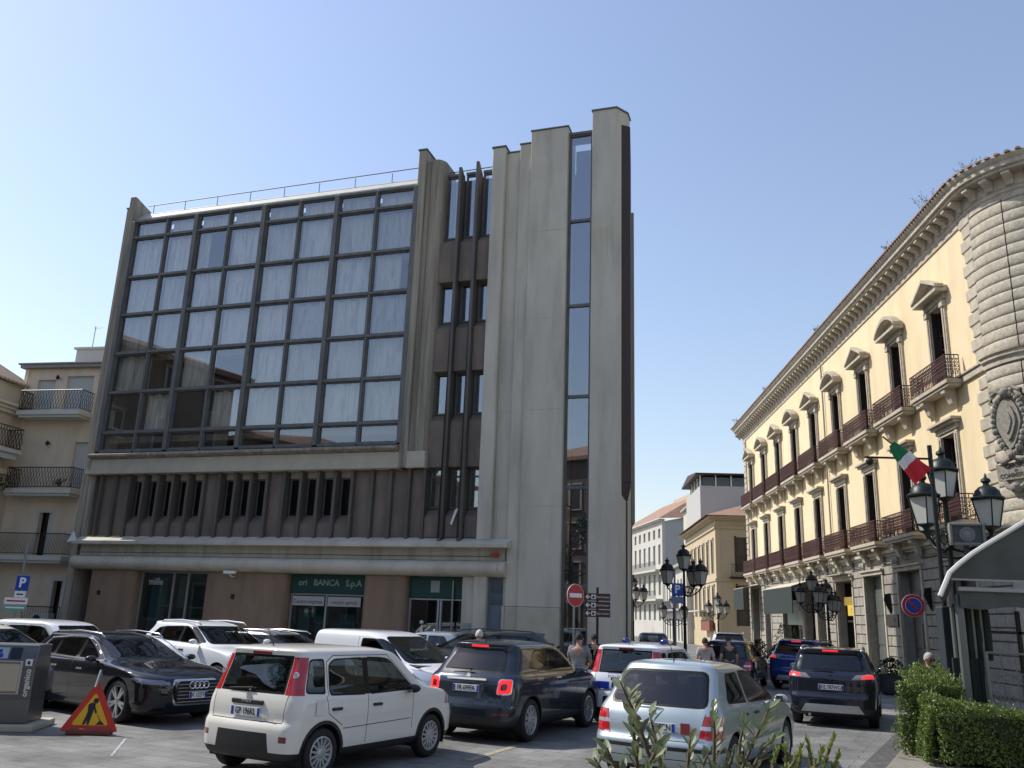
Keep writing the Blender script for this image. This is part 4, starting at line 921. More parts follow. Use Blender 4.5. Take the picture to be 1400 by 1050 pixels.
def carve(bm, poly, view, pid=None, only=None, ny=.3):
    """cut a convex polygon, seen from the side (L/R), rear (B) or front (F), into the skin"""
    A = sum(poly[i][0]*poly[(i+1)%len(poly)][1]-poly[(i+1)%len(poly)][0]*poly[i][1] for i in range(len(poly)))
    if A < 0: poly = poly[::-1]
    ax = 0 if view in 'LR' else 1
    lo = [min(p[k] for p in poly) for k in (0,1)]; hi = [max(p[k] for p in poly) for k in (0,1)]
    lay = bm.faces.layers.int['p']; C = []
    for f in bm.faces:
        n = f.normal
        if view == 'L' and n.y < ny or view == 'R' and n.y > -ny or view == 'B' and n.x > -.18 or view == 'F' and n.x < .12: continue
        if only is not None and f[lay] not in only: continue
        c0 = [v.co[ax] for v in f.verts]; c1 = [v.co.z for v in f.verts]
        if max(c0) < lo[0] or min(c0) > hi[0] or max(c1) < lo[1] or min(c1) > hi[1]: continue
        C.append(f)
    n = len(poly)
    for i in range(n):
        a, b = poly[i], poly[(i+1)%n]; e = (b[0]-a[0], b[1]-a[1]); l = hypot(*e)
        if l < 1e-6 or not C: continue
        nn = (e[1]/l, -e[0]/l)
        co = (a[0],0,a[1]) if ax == 0 else (0,a[0],a[1]); no = (nn[0],0,nn[1]) if ax == 0 else (0,nn[0],nn[1])
        es = {x for f in C for x in f.edges}; vs = {x for f in C for x in f.verts}
        r = bmesh.ops.bisect_plane(bm, geom=list(C)+list(es)+list(vs), dist=1e-5, plane_co=co, plane_no=no)
        cand = {g for g in r['geom'] if isinstance(g, bmesh.types.BMFace)}
        C = [f for f in cand if f.is_valid and (Vector(f.calc_center_median())-Vector(co)).dot(Vector(no)) < 1e-6]
    if pid is not None:
        for f in C: f[lay] = pid
    return C
def rnd(poly, r=.05, n=3):
    """round polygon corners"""
    out = []; m = len(poly)
    for i in range(m):
        p = Vector(poly[i]); a = Vector(poly[i-1])-p; b = Vector(poly[(i+1)%m])-p
        q = min(r, a.length*.45, b.length*.45); a = p+a.normalized()*q; b = p+b.normalized()*q
        for k in range(n+1):
            t = k/n; out.append(tuple(a*(1-t)**2+p*2*t*(1-t)+b*t*t))
    return out
def shrink(poly, d):
    c = Vector((sum(p[0] for p in poly)/len(poly), sum(p[1] for p in poly)/len(poly)))
    mx = max((Vector(p)-c).length for p in poly); out = []
    xs = [p[0] for p in poly]; ys = [p[1] for p in poly]; W_, H_ = max(xs)-min(xs), max(ys)-min(ys)
    return [tuple(((p[0]-c.x)*(1-2*d/W_)+c.x, (p[1]-c.y)*(1-2*d/H_)+c.y)) for p in poly]
def wheel_mesh(r, rim, w, style, matr):
    t = MB(); t.lathe([(rim,-w*.42),(rim+.015,-w*.5),(r-.04,-w*.5),(r-.012,-w*.42),(r,-w*.3),(r,w*.3),(r-.012,w*.42),(r-.04,w*.5),(rim+.015,w*.5),(rim,w*.42),(rim-.01,-w*.42)], (0,0,0), 28, 'y')
    ty = t.build('wheel', M['rubber'], None, smooth='auto')
    # outer side = +y
    q = MB(); q.lathe([(rim-.004,w*.2),(rim+.002,w*.44),(rim-.016,w*.46),(rim-.028,w*.38),(rim-.035,w*.1)], (0,0,0), 28, 'y')
    n = style[0]; sw = style[1]; tw = style[2]; R = rim-.02
    for i in range(n):
        a = 2*pi*i/n
        for s in ((-1, 1) if tw else (0,)):
            a2 = a+s*tw; c, s_ = cos(a2), sin(a2); px, pz = -s_, c
            a1 = a+s*tw*.35; c1, s1 = cos(a1), sin(a1); y0, y1 = w*.30, w*.42; r0 = .045
            vs = []
            for (cc, ss, rr_, wd, yo) in ((c1,s1,r0,sw*1.25,w*.40),(c,s_,R,sw*.8,w*.43)):
                for e in (-1, 1):
                    for yy in (yo-.035, yo): vs.append((rr_*cc+e*wd*(-ss), yy, rr_*ss+e*wd*cc))
            q.add(vs, [(0,1,3,2),(4,6,7,5),(0,4,5,1),(2,3,7,6),(1,5,7,3),(0,2,6,4)])
    q.lathe([(.0001,w*.46),(.035,w*.45),(.065,w*.40),(.065,w*.2)], (0,0,0), 14, 'y')
    q.build('rim', matr, ty, smooth='auto')
    d = MB(); d.lathe([(.0001,w*.12),(rim-.01,w*.12),(rim-.01,w*.0)], (0,0,0), 20, 'y'); d.build('brake_disc', M['gap'], ty)
    return ty
def plate(txt, par, loc, rot, w=.50, h=.11):
    p = MB(); p.box(-w/2, w/2, -.008, 0, -h/2, h/2); o = p.build('number_plate', M['plate'], par, bevel=.003); o.location = loc; o.rotation_euler = rot
    for xb_ in (-w/2+.004, w/2-.045): q = MB(); q.box(xb_,xb_+.041,-.0105,-.0081,-h/2+.005,h/2-.005); q.build('blue_band', M['pblue'], o)
    text(txt, h*.98, M['black'], o, (0,-.0105,0), (pi/2,0,0), 'plate_number', .001, sx=.78, bold=.0015); return o
def make_car(name, label, S, paintm, pos, head, group='cars in the square', lit=False, ptxt=None, **o):
    L, W_, keys = S['L'], S['W'], S['keys']; w2 = W_/2
    root = thing(name, label, S.get('cat','car'), (0,0,0), 0, group)
    bm = body_bm(keys, L); lay = bm.faces.layers.int['p']; bm.normal_update()
    parts = []   # (name, materials)
    def reg(nm, mats): parts.append((nm, mats)); return len(parts)
    rw, fw, r = S['ro'], S['ro']+S['wb'], S['r']; ra = r+S.get('arch', .045)
    dark = reg('panel_gaps', [M['gap']])
    # lower cladding
    zc = S.get('clad', .32)
    cl = reg('sill_cladding', [o.get('cladm', CB)])
    for f in list(bm.faces):
        pass
    g_ = bmesh.ops.bisect_plane(bm, geom=bm.verts[:]+bm.edges[:]+bm.faces[:], dist=1e-5, plane_co=(0,0,zc), plane_no=(0,0,1))
    bm.normal_update()
    for f in bm.faces:
        if f.calc_center_median().z < zc: f[lay] = cl
    # windows
    for k, (nm, poly) in enumerate(S['sw']):
        for v in 'LR':
            pr = rnd(poly, S.get('wr', .05)); pid = reg(nm, [M['seal'], M['cglassd'] if S.get('dark') and k < len(S['sw'])-1 else M['cglass']]); F = carve(bm, pr, v, pid); bm.normal_update()
            carve(bm, shrink(pr, .022), v, 1000+pid, only=[pid]); bm.normal_update()
    for view, key, nm in (('B','rw','rear_window'),('F','ws','windscreen')):
        if key in S:
            pr = rnd(S[key], S.get('rwr' if key == 'rw' else 'wsr', .07)); pid = reg(nm, [M['seal'], M['cglassd'] if S.get('dark') and key == 'rw' else M['cglass']]); carve(bm, pr, view, pid, only=[0]); bm.normal_update()
            carve(bm, shrink(pr, .03), view, 1000+pid, only=[pid]); bm.normal_update()
    mir = lambda P: [(-a, b) for a, b in P]
    # lamps and trim: (name, material, rear/front poly, side poly)
    for nm, mt, view, pf, ps in S.get('lamps', []):
        mt = M['lit'] if (lit and mt == 'lit') else M['redl'] if mt == 'lit' else M[mt] if mt in M else paintm if mt == 'body' else CB
        for s in (1, -1):
            pid = reg(nm, [mt])
            if pf: carve(bm, pf if s > 0 else mir(pf), view, pid); bm.normal_update()
            if ps: carve(bm, ps, 'L' if s > 0 else 'R', pid, ny=.205); bm.normal_update()
    for nm, mt, view, P in S.get('trim', []):
        pid = reg(nm, [M[mt] if mt in M else CB])
        for v in ('LR' if view == 'S' else view): carve(bm, P, v, pid, only=[0, cl]); bm.normal_update()
    # gaps
    def strip(view, pts, wd=.010, closed=False):
        pts = list(pts)+([pts[0]] if closed else [])
        for a, b in zip(pts, pts[1:]):
            d = Vector(b)-Vector(a)
            if d.length < 1e-4: continue
            n = Vector((-d.y, d.x)).normalized()*wd/2; e = d.normalized()*wd*.4
            A, B = Vector(a)-e, Vector(b)+e
            carve(bm, [tuple(A-n), tuple(B-n), tuple(B+n), tuple(A+n)], view, dark, only=[0])
    for P in S.get('gaps', []):
        for v in 'LR': strip(v, P)
    for P in S.get('bgaps', []): strip('B', P); strip('B', mir(P))
    for P in S.get('fgaps', []): strip('F', P); strip('F', mir(P))
    # arches
    for cx_ in (rw, fw):
        for v in 'LR':
            if S.get('flare'):
                circ = [(cx_+(ra+S['flare'])*cos(2*pi*i/28), r+(ra+S['flare'])*sin(2*pi*i/28)) for i in range(28)]
                carve(bm, circ, v, cl, ny=.1); bm.normal_update()
            circ = [(cx_+ra*cos(2*pi*i/28), r+ra*sin(2*pi*i/28)) for i in range(28)]
            F = carve(bm, circ, v, ny=.1); bmesh.ops.delete(bm, geom=F, context='FACES'); bm.normal_update()
    # the front and rear doors become parts
    dn = []
    for P in S.get('doors', []):
        for v in 'LR':
            pid = reg('door', [paintm]); dn.append((pid, v, P)); carve(bm, P, v, pid, only=[0]); bm.normal_update()
    # split into meshes
    groups = {}
    for f in bm.faces: groups.setdefault(f[lay] % 1000 if f[lay] < 1000 else f[lay]-1000, []).append(f)
    objs = {}
    for pid, fs in groups.items():
        nm, mats = ('body', [paintm]) if pid == 0 else parts[pid-1]
        vi = {}; V = []; FF = []; MI = []
        for f in fs:
            q = []
            for v in f.verts:
                if v not in vi: vi[v] = len(V); V.append(tuple(v.co))
                q.append(vi[v])
            FF.append(q); MI.append(1 if f[lay] >= 1000 else 0)
        me = bpy.data.meshes.new(nm); me.from_pydata(V, [], FF)
        for m in mats: me.materials.append(m)
        me.polygons.foreach_set('use_smooth', [True]*len(FF)); me.polygons.foreach_set('material_index', MI if len(mats) > 1 else [0]*len(FF)); me.update()
        ob = bpy.data.objects.new(nm, me); COL.objects.link(ob); ob.parent = root; objs[pid] = ob
        # normals from the uncut skin keep the highlight smooth
        nl = []
        for p in me.polygons:
            for li in p.vertices: nl.append(None)
    # smooth custom normals shared by all pieces
    bm.normal_update()
    NV = {tuple(round(c, 5) for c in v.co): v.normal.copy() for v in bm.verts}
    for ob in objs.values():
        me = ob.data; me.normals_split_custom_set_from_vertices([NV.get(tuple(round(c, 5) for c in v.co), v.normal) for v in me.vertices])
    # arch lining, floor, interior
    a_ = MB()
    for cx_ in (rw, fw):
        for s in (-1, 1):
            n = 16; vs = []; rr2 = ra+.015
            for i in range(n+1):
                t = -.35+(pi+.7)*i/n
                for y in (s*(w2-.035), s*(w2-.32)): vs.append((cx_+rr2*cos(t), y, r+rr2*sin(t)))
            m = len(vs); vs.append((cx_, s*(w2-.32), r))
            fs = [(2*i, 2*i+1, 2*i+3, 2*i+2) for i in range(n)]+[(2*i+1, m, 2*i+3) for i in range(n)]
            a_.add(vs, fs)
    a_.box(.35, L-.35, -w2+.33, w2-.33, .17, .30)
    a_.build('underbody', M['gap'], root)
    zb = S['belt']; xs = S['seat']
    i_ = MB(); i_.box(xs-.9, xs+1.0, -w2+.16, w2-.16, zb-.45, zb-.40)
    if not o.get('nointerior'):
        s_ = MB()
        for y in (-.36, .36):
            for x, hh in ((xs, .0), (xs-.85, -.03)):
                s_.prism([(x-.08,zb-.42),(x+.42,zb-.42),(x+.44,zb-.30),(x+.10,zb-.28),(x-.02,zb+.20+hh),(x-.12,zb+.20+hh)], y-.24, y+.24, 'y')
                s_.prism([(x-.14,zb+.24+hh),(x-.05,zb+.24+hh),(x-.05,zb+.41+hh),(x-.15,zb+.41+hh)], y-.12, y+.12, 'y')
        s_.build('seat', M['seat'], root, bevel=.03)
        d_ = MB(); xd = S.get('dash', xs+.75); d_.prism([(xd,zb-.35),(xd+.5,zb-.35),(xd+.5,zb-.02),(xd+.08,zb+.03),(xd,zb-.05)], -w2+.15, w2-.15, 'y'); d_.build('dashboard', M['seat'], root, bevel=.02)
        st = MB(); st.T = Matrix.Translation((xd-.12,.36,zb+.02)) @ Matrix.Rotation(radians(-28), 4, 'Y'); st.tube([(0,.18*cos(t*pi/9),.18*sin(t*pi/9)) for t in range(19)], .014, 5); st.tube([(0,-.17,0),(0,.17,0)], .012, 4); st.build('steering_wheel', CB, root)
    i_.build('cabin_floor', M['seat'], root)
    # wheels
    wm_ = wheel_mesh(r, S['rim'], S.get('tw', .2), o.get('spokes', S.get('spokes', (10,.018,0))), o.get('rimm', M['alloy'])); first = True
    for cx_ in (rw, fw):
        for s in (1, -1):
            wo = wm_ if first else inst(wm_, root); first = False; wo.parent = root
            wo.location = (cx_, s*(w2-S.get('tw',.2)/2-.025), r); wo.rotation_euler = (0, .4*cx_, 0 if s > 0 else pi)
    # mirrors, handles, antenna, wiper
    mx, mz = S['mir']
    for s in (1, -1):
        b = MB(); c = Vector((mx, s*(w2+.085), mz)); pts = []
        for t in range(9):
            a = pi*t/8; pts.append((max(.001,.075*sin(a)), -.11*cos(a)))
        b.T = Matrix.Translation(c) @ Matrix.Diagonal((1.1,.92,.78,1)); b.lathe([(q, h) for q, h in pts], (0,0,0), 12, 'y')
        b.T = None; b.tube([(mx+.03, s*(w2-.06), mz-.06), (mx+.01, s*(w2+.04), mz-.02)], .022, 6)
        ob = b.build('wing_mirror', o.get('mirm', paintm), root, smooth=True); g = MB(); g.box(mx-.097, mx-.090, s*(w2+.035), s*(w2+.135), mz-.038, mz+.038); g.build('mirror_glass', M['mglass'], ob, bevel=.01)
    body_side = lambda x: w2*(1-.055*abs((x-L/2)/(L/2))**3.2)
    for hx, hz in S.get('handles', []):
        for s in (1, -1):
            b = MB(); y = s*(body_side(hx)+S.get('hoff', -.012)); b.box(hx-.09, hx+.09, y-.012*s, y+.025*s, hz-.018, hz+.018)
            pd = [objs[p] for p, v, P in dn if p in objs and (v == 'L') == (s > 0) and min(q[0] for q in P) <= hx <= max(q[0] for q in P)]
            b.build('door_handle', o.get('hanm', CB), pd[0] if pd else root, bevel=.008)
    if S.get('ant'): ax_, az_ = S['ant']; b = MB(); b.tube([(ax_,0,az_-.03),(ax_-.02,0,az_+.02),(ax_-.14,0,az_+.22)], [.018,.008,.004], 5); b.build('antenna', CB, root)
    if S.get('wiper'):
        (x1,z1),(x2,z2) = S['wiper']; b = MB(); b.tube([(x1-.03,.0,z1),(x1-.035,-.05,z1+.03),(x2-.03,.38,z2)], [.02,.012,.008], 5); b.build('rear_wiper', CB, root)
    if S.get('rails'):
        x0_, x1_, y_, z_ = S['rails']
        for s in (1,-1): b = MB(); b.tube([(x0_,s*y_,z_-.04),(x0_+.1,s*y_,z_+.02),((x0_+x1_)/2,s*y_,z_+.045),(x1_-.12,s*y_,z_+.01),(x1_,s*y_,z_-.05)], .018, 6); b.build('roof_rail', o.get('railm', M['chrome']), root, smooth=True)
    if S.get('bar'): (x_, z_, hw, hh, mt) = S['bar']; b = MB(); b.box(x_-.03, x_, -hw, hw, z_-hh, z_+hh); b.build('tailgate_trim', M[mt], root, bevel=.01)
    if ptxt and 'pl' in S: x_, y_, z_, tl_ = S['pl']; plate(ptxt, root, (x_-.01, y_, z_), (tl_, 0, -pi/2))
    if 'top' in S: x_, z_ = S['top']; b = MB(); b.box(x_-.02, x_+.03, -.16, .16, z_-.018, z_+.018); b.build('high_brake_lamp', M['lit'] if lit else M['redd'], root, bevel=.006)
    if 'ex' in S: b = MB(); b.tube([(.02,S['ex'],.24),(.3,S['ex'],.26)], .03, 8); b.build('exhaust_pipe', M['alloy'], root)
    if 'badge' in S:
        x_, z_, rr_ = S['badge']; b = MB(); b.lathe([(rr_,-.01),(rr_,.0),(rr_*.8,.012),(.001,.012)], (x_,0,z_), 16, 'x'); bb_ = b.build('badge', M['chrome'], root); 
    # place: reference point = ground contact of the right rear wheel
    a = radians(head); fwd = Vector((cos(a), sin(a), 0)); rt_ = Vector((sin(a), -cos(a), 0))
    root.rotation_euler.z = a; root.location = Vector((pos[0],pos[1],0))-fwd*rw-rt_*(w2-.06)
    bm.free()
    # move origin to the middle of the car
    sh = Vector((-L/2, 0, 0))
    for c in kids(root): c.location = c.location+sh
    root.location = root.location+fwd*L/2
    return root, objs, sh
# ---- shapes: keys = (z, rear x, front x, half width, rear corner r, front corner r, rear bow, front bow)
PANDA = dict(L=3.65, W=1.66, wb=2.30, ro=.60, r=.295, rim=.20, tw=.18, clad=.33, flare=.045, belt=.95, seat=1.35, dash=2.15, spokes=(14,.014,0), dark=0,
 keys=[(.20,.18,3.45,.62,.2,.25,.04,.10),(.24,.06,3.56,.76,.2,.3,.05,.12),(.35,.01,3.63,.81,.2,.34,.06,.14),(.55,.0,3.65,.822,.2,.34,.06,.16),(.64,.015,3.63,.825,.2,.34,.06,.16),(.66,.05,3.62,.828,.2,.34,.06,.16),(.80,.055,3.58,.825,.2,.34,.05,.16),(.90,.07,3.46,.815,.2,.36,.05,.18),(.955,.085,3.20,.80,.2,.40,.05,.2),(1.0,.10,2.93,.785,.18,.34,.05,.2),(1.05,.115,2.80,.765,.18,.28,.05,.18),(1.20,.165,2.58,.735,.17,.24,.05,.15),(1.36,.22,2.36,.70,.16,.22,.05,.12),(1.45,.235,2.22,.675,.16,.24,.05,.10),(1.485,.22,2.10,.65,.16,.28,.05,.10),(1.515,.27,1.90,.59,.2,.3,.05,.08),(1.54,.50,1.6,.42,.2,.3,.03,.04),(1.55,.8,1.35,.2,.1,.1,0,0)],
 sw=[('rear_quarter_window',[(.27,1.0),(.615,.98),(.63,1.405),(.37,1.40)]),('rear_door_window',[(.68,.96),(1.38,.94),(1.38,1.41),(.80,1.40),(.69,1.33)]),('front_door_window',[(1.44,.94),(2.34,.955),(2.42,1.0),(1.95,1.37),(1.80,1.40),(1.44,1.415)])],
 rw=[(-.555,.985),(.555,.985),(.525,1.435),(-.525,1.435)], rwr=.02, ws=[(-.66,1.02),(.66,1.02),(.58,1.43),(-.58,1.43)],
 lamps=[('tail_lamp','redl','B',[(.56,.98),(.80,.98),(.80,1.42),(.53,1.42)],[(.0,.98),(.25,.98),(.31,1.42),(.0,1.42)]),('fog_lamp','redd','B',[(.60,.45),(.70,.45),(.70,.52),(.60,.52)],None),('head_lamp','lampw','F',[(.46,.70),(.80,.72),(.78,.90),(.5,.88)],[(3.2,.72),(3.6,.70),(3.5,.90),(3.25,.9)])],
 trim=[('bumper_insert','black','B',[(-.46,.30),(.46,.30),(.42,.545),(-.42,.545)]),('grille','black','F',[(-.5,.30),(.5,.30),(.55,.5),(-.55,.5)]),('door_pillar','seal','S',[(1.37,.95),(1.45,.95),(1.45,1.405),(1.37,1.405)])],
 gaps=[[(.95,.56),(2.36,.58)],[(.62,.96),(.66,.75),(.92,.60)],[(1.41,.95),(1.40,.36)],[(2.40,.95),(2.40,.45)],[(.66,.96),(.66,1.36),(.8,1.44),(1.9,1.43),(2.45,1.0)]],
 bgaps=[[(0,.665),(.60,.665),(.62,.98)],], doors=[[(.70,.34),(1.39,.34),(1.39,.93),(.70,.93)],[(1.43,.34),(2.38,.34),(2.38,.93),(1.43,.93)]],
 handles=[(.80,.80),(1.60,.81)], hoff=-.006, mir=(2.28,.98), ant=(.42,1.53), wiper=((.12,1.01),(.13,1.015)), bar=(.075,.875,.27,.028,'black'), pl=(.055,0,.765,0), top=(.235,1.455), badge=(.075,.945,.04))
X500 = dict(L=4.25, W=1.80, wb=2.57, ro=.80, r=.34, rim=.235, tw=.21, clad=.36, flare=.03, belt=1.04, seat=1.75, dash=2.6, spokes=(10,.016,.12), dark=1, wr=.07,
 keys=[(.22,.25,4.0,.68,.2,.25,.06,.14),(.27,.08,4.14,.82,.25,.3,.08,.16),(.40,.0,4.23,.875,.28,.4,.10,.20),(.55,.0,4.25,.89,.3,.45,.12,.24),(.66,.04,4.23,.897,.32,.45,.12,.26),(.80,.075,4.16,.90,.34,.45,.12,.26),(.95,.11,3.95,.89,.34,.5,.12,.26),(1.02,.15,3.65,.865,.33,.5,.12,.24),(1.07,.20,3.30,.82,.32,.45,.12,.22),(1.12,.25,3.12,.79,.30,.40,.12,.2),(1.25,.37,2.88,.745,.28,.34,.11,.18),(1.40,.50,2.62,.69,.26,.30,.10,.15),(1.48,.53,2.45,.655,.25,.30,.10,.12),(1.53,.50,2.25,.60,.25,.32,.10,.10),(1.57,.65,1.95,.48,.25,.3,.06,.06),(1.595,1.1,1.6,.2,.1,.1,0,0)],
 sw=[('rear_door_window',[(.86,1.16),(1.60,1.09),(1.60,1.46),(1.20,1.44)]),('front_door_window',[(1.67,1.09),(2.62,1.07),(2.72,1.13),(2.10,1.46),(1.67,1.48)])],
 rw=[(-.60,1.09),(.60,1.09),(.58,1.18),(.50,1.46),(-.50,1.46),(-.58,1.18)], ws=[(-.68,1.12),(.68,1.12),(.56,1.47),(-.56,1.47)],
 lamps=[('tail_lamp_surround','chrome','B',rnd([(.545,.755),(.785,.765),(.785,1.005),(.565,1.005)],.05),None),('tail_lamp','lit','B',rnd([(.558,.768),(.775,.778),(.775,.992),(.577,.992)],.05),None),('tail_lamp_centre','redd','B',rnd([(.61,.825),(.715,.83),(.715,.93),(.62,.93)],.03),None),('reflector','redd','B',[(.5,.45),(.78,.45),(.78,.475),(.5,.475)],None),('head_lamp','lampw','F',[(.5,.80),(.8,.80),(.8,.98),(.5,.98)],None)],
 trim=[('lower_bumper','black','B',[(-.72,.2),(.72,.2),(.66,.42),(-.66,.42)]),('grille','black','F',[(-.5,.35),(.5,.35),(.5,.5),(-.5,.5)]),('door_pillar','seal','S',[(1.59,1.09),(1.68,1.09),(1.68,1.46),(1.59,1.46)])],
 gaps=[[(.95,1.1),(.98,.85),(1.22,.72)],[(1.635,1.08),(1.62,.38)],[(2.68,1.05),(2.65,.50)]],
 bgaps=[[(0,.60),(.62,.60),(.72,.70)],[(0,.685),(.32,.685)]], doors=[[(1.0,.37),(1.60,.37),(1.60,1.05),(1.0,1.0)],[(1.66,.37),(2.64,.37),(2.64,1.03),(1.66,1.05)]],
 handles=[(1.12,.98),(1.86,.98)], hoff=-.02, mir=(2.62,1.08), ant=(.72,1.58), wiper=((.23,1.11),(.25,1.13)), bar=(.10,.985,.38,.022,'chrome'), pl=(.085,0,.84,0), top=(.52,1.50), ex=.4, badge=(.13,1.035,.05))
STILO = dict(L=4.25, W=1.76, wb=2.60, ro=.78, r=.315, rim=.21, tw=.19, clad=.26, belt=.93, seat=1.75, dash=2.65, spokes=(12,.02,0), dark=0, wr=.06,
 keys=[(.18,.25,4.0,.66,.2,.25,.06,.14),(.22,.08,4.15,.80,.22,.3,.08,.16),(.36,.01,4.23,.86,.24,.38,.10,.20),(.52,.0,4.25,.872,.25,.42,.10,.22),(.57,.03,4.24,.875,.25,.42,.10,.22),(.60,.055,4.22,.877,.25,.42,.10,.24),(.72,.085,4.12,.88,.25,.45,.10,.24),(.84,.125,3.85,.872,.25,.5,.10,.24),(.92,.17,3.45,.85,.24,.5,.10,.24),(.97,.21,3.22,.82,.23,.44,.10,.22),(1.02,.25,3.08,.79,.22,.38,.10,.2),(1.15,.36,2.78,.74,.21,.34,.09,.18),(1.30,.50,2.42,.685,.2,.32,.08,.15),(1.40,.60,2.18,.645,.2,.32,.07,.12),(1.45,.63,1.98,.60,.2,.34,.07,.10),(1.485,.8,1.7,.48,.2,.3,.05,.06),(1.505,1.15,1.45,.2,.1,.1,0,0)],
 sw=[('side_window',[(.72,1.0),(1.50,.98),(1.50,1.37),(1.0,1.36)]),('front_door_window',[(1.56,.975),(2.70,.955),(2.80,1.0),(2.10,1.34),(1.90,1.38),(1.56,1.38)])],
 rw=[(-.68,.955),(.68,.955),(.58,1.39),(-.58,1.39)], rwr=.10, ws=[(-.68,1.0),(.68,1.0),(.56,1.40),(-.56,1.40)],
 lamps=[('tail_lamp','redl','B',[(.60,.62),(.90,.62),(.88,.88),(.66,.88)],[(0,.60),(.30,.62),(.34,.88),(0,.88)]),('lamp_band','lampw','B',[(.60,.72),(.90,.72),(.90,.765),(.62,.765)],[(0,.72),(.30,.72),(.30,.765),(0,.765)]),('head_lamp','lampw','F',[(.42,.65),(.8,.66),(.78,.8),(.5,.8)],None)],
 trim=[('bumper_strip','black','B',[(-.80,.46),(.80,.46),(.80,.505),(-.80,.505)]),('bumper_strip','black','S',[(0,.46),(.40,.46),(.40,.505),(0,.505)]),('door_strip','sidestrip','S',[(1.15,.50),(2.95,.50),(2.95,.55),(1.15,.55)]),('grille','black','F',[(-.6,.28),(.6,.28),(.6,.42),(-.6,.42)])],
 gaps=[[(.98,.97),(1.02,.7),(1.22,.55),(1.25,.3)],[(1.53,.97),(1.54,.28)],[(2.78,.95),(2.76,.30)]],
 bgaps=[[(0,.575),(.58,.575),(.60,.62),(.66,.90)],[(0,.36),(.8,.36)]], doors=[[(1.26,.28),(1.52,.28),(1.51,.94),(1.05,.94)],[(1.56,.28),(2.74,.28),(2.74,.93),(1.56,.93)]],
 handles=[(1.22,.85),(1.72,.85)], hoff=-.015, mir=(2.70,.98), ant=(.9,1.49), wiper=((.20,.97),(.21,.985)), pl=(.085,-.06,.72,.0), badge=(.14,.87,.03))
CROSS = dict(L=4.21, W=1.80, wb=2.60, ro=.76, r=.335, rim=.225, tw=.21, clad=.40, flare=.045, belt=1.04, seat=1.70, dash=2.6, spokes=(5,.02,.16), dark=1, wr=.06,
 keys=[(.22,.22,4.0,.68,.2,.25,.05,.12),(.27,.06,4.12,.82,.2,.3,.07,.14),(.40,.0,4.20,.875,.24,.38,.08,.18),(.60,.0,4.21,.89,.25,.42,.09,.2),(.66,.05,4.20,.895,.25,.42,.09,.22),(.80,.07,4.16,.90,.25,.42,.09,.22),(.98,.09,3.95,.89,.25,.45,.09,.22),(1.05,.14,3.6,.865,.24,.45,.09,.22),(1.10,.20,3.28,.82,.23,.42,.09,.2),(1.15,.25,3.12,.79,.22,.36,.09,.2),(1.28,.36,2.9,.75,.21,.32,.08,.18),(1.43,.47,2.62,.70,.2,.30,.08,.15),(1.50,.46,2.42,.665,.2,.30,.08,.12),(1.545,.44,2.2,.61,.2,.32,.08,.10),(1.58,.7,1.9,.48,.2,.3,.05,.05),(1.60,1.1,1.6,.2,.1,.1,0,0)],
 sw=[('rear_quarter_window',[(.55,1.17),(.92,1.13),(.92,1.46),(.80,1.45)]),('rear_door_window',[(.98,1.12),(1.66,1.10),(1.66,1.48),(.98,1.47)]),('front_door_window',[(1.72,1.10),(2.62,1.08),(2.72,1.13),(2.12,1.47),(1.72,1.49)])],
 rw=[(-.66,1.12),(.66,1.12),(.57,1.47),(-.57,1.47)], ws=[(-.68,1.14),(.68,1.14),(.58,1.48),(-.58,1.48)],
 lamps=[('tail_lamp','lampd','B',[(.40,.965),(.92,.985),(.92,1.09),(.5,1.06)],[(0,.98),(.34,1.0),(.30,1.09),(0,1.08)]),('brake_light','lit','B',[(.60,.99),(.88,1.0),(.88,1.075),(.64,1.06)],[(0,1.0),(.24,1.01),(.22,1.08),(0,1.07)]),('head_lamp','lampw','F',[(.45,.78),(.82,.8),(.8,.93),(.5,.9)],None)],
 trim=[('skid_plate','alloy','B',[(-.62,.30),(.62,.30),(.52,.46),(-.52,.46)]),('grille','black','F',[(-.6,.35),(.6,.35),(.6,.7),(-.6,.7)]),('door_pillar','seal','S',[(1.65,1.10),(1.73,1.10),(1.73,1.47),(1.65,1.47)]),('door_pillar','seal','S',[(.91,1.13),(.99,1.13),(.99,1.45),(.91,1.45)])],
 gaps=[[(.95,1.1),(.95,.85),(1.2,.72)],[(1.69,1.08),(1.68,.42)],[(2.66,1.06),(2.64,.5)]],
 bgaps=[[(0,.62),(.62,.62),(.72,.72),(.72,.96)],[(0,.90),(.38,.93)]], doors=[[(1.0,.42),(1.66,.42),(1.66,1.06),(1.0,1.06)],[(1.72,.42),(2.62,.42),(2.62,1.05),(1.72,1.06)]],
 handles=[(1.12,.96),(1.86,.97)], hoff=-.02, mir=(2.62,1.10), wiper=((.23,1.14),(.25,1.16)), pl=(.065,0,.80,0), top=(.45,1.52), rails=(.72,2.45,.62,1.555), ex=.45, badge=(.12,.99,.055))
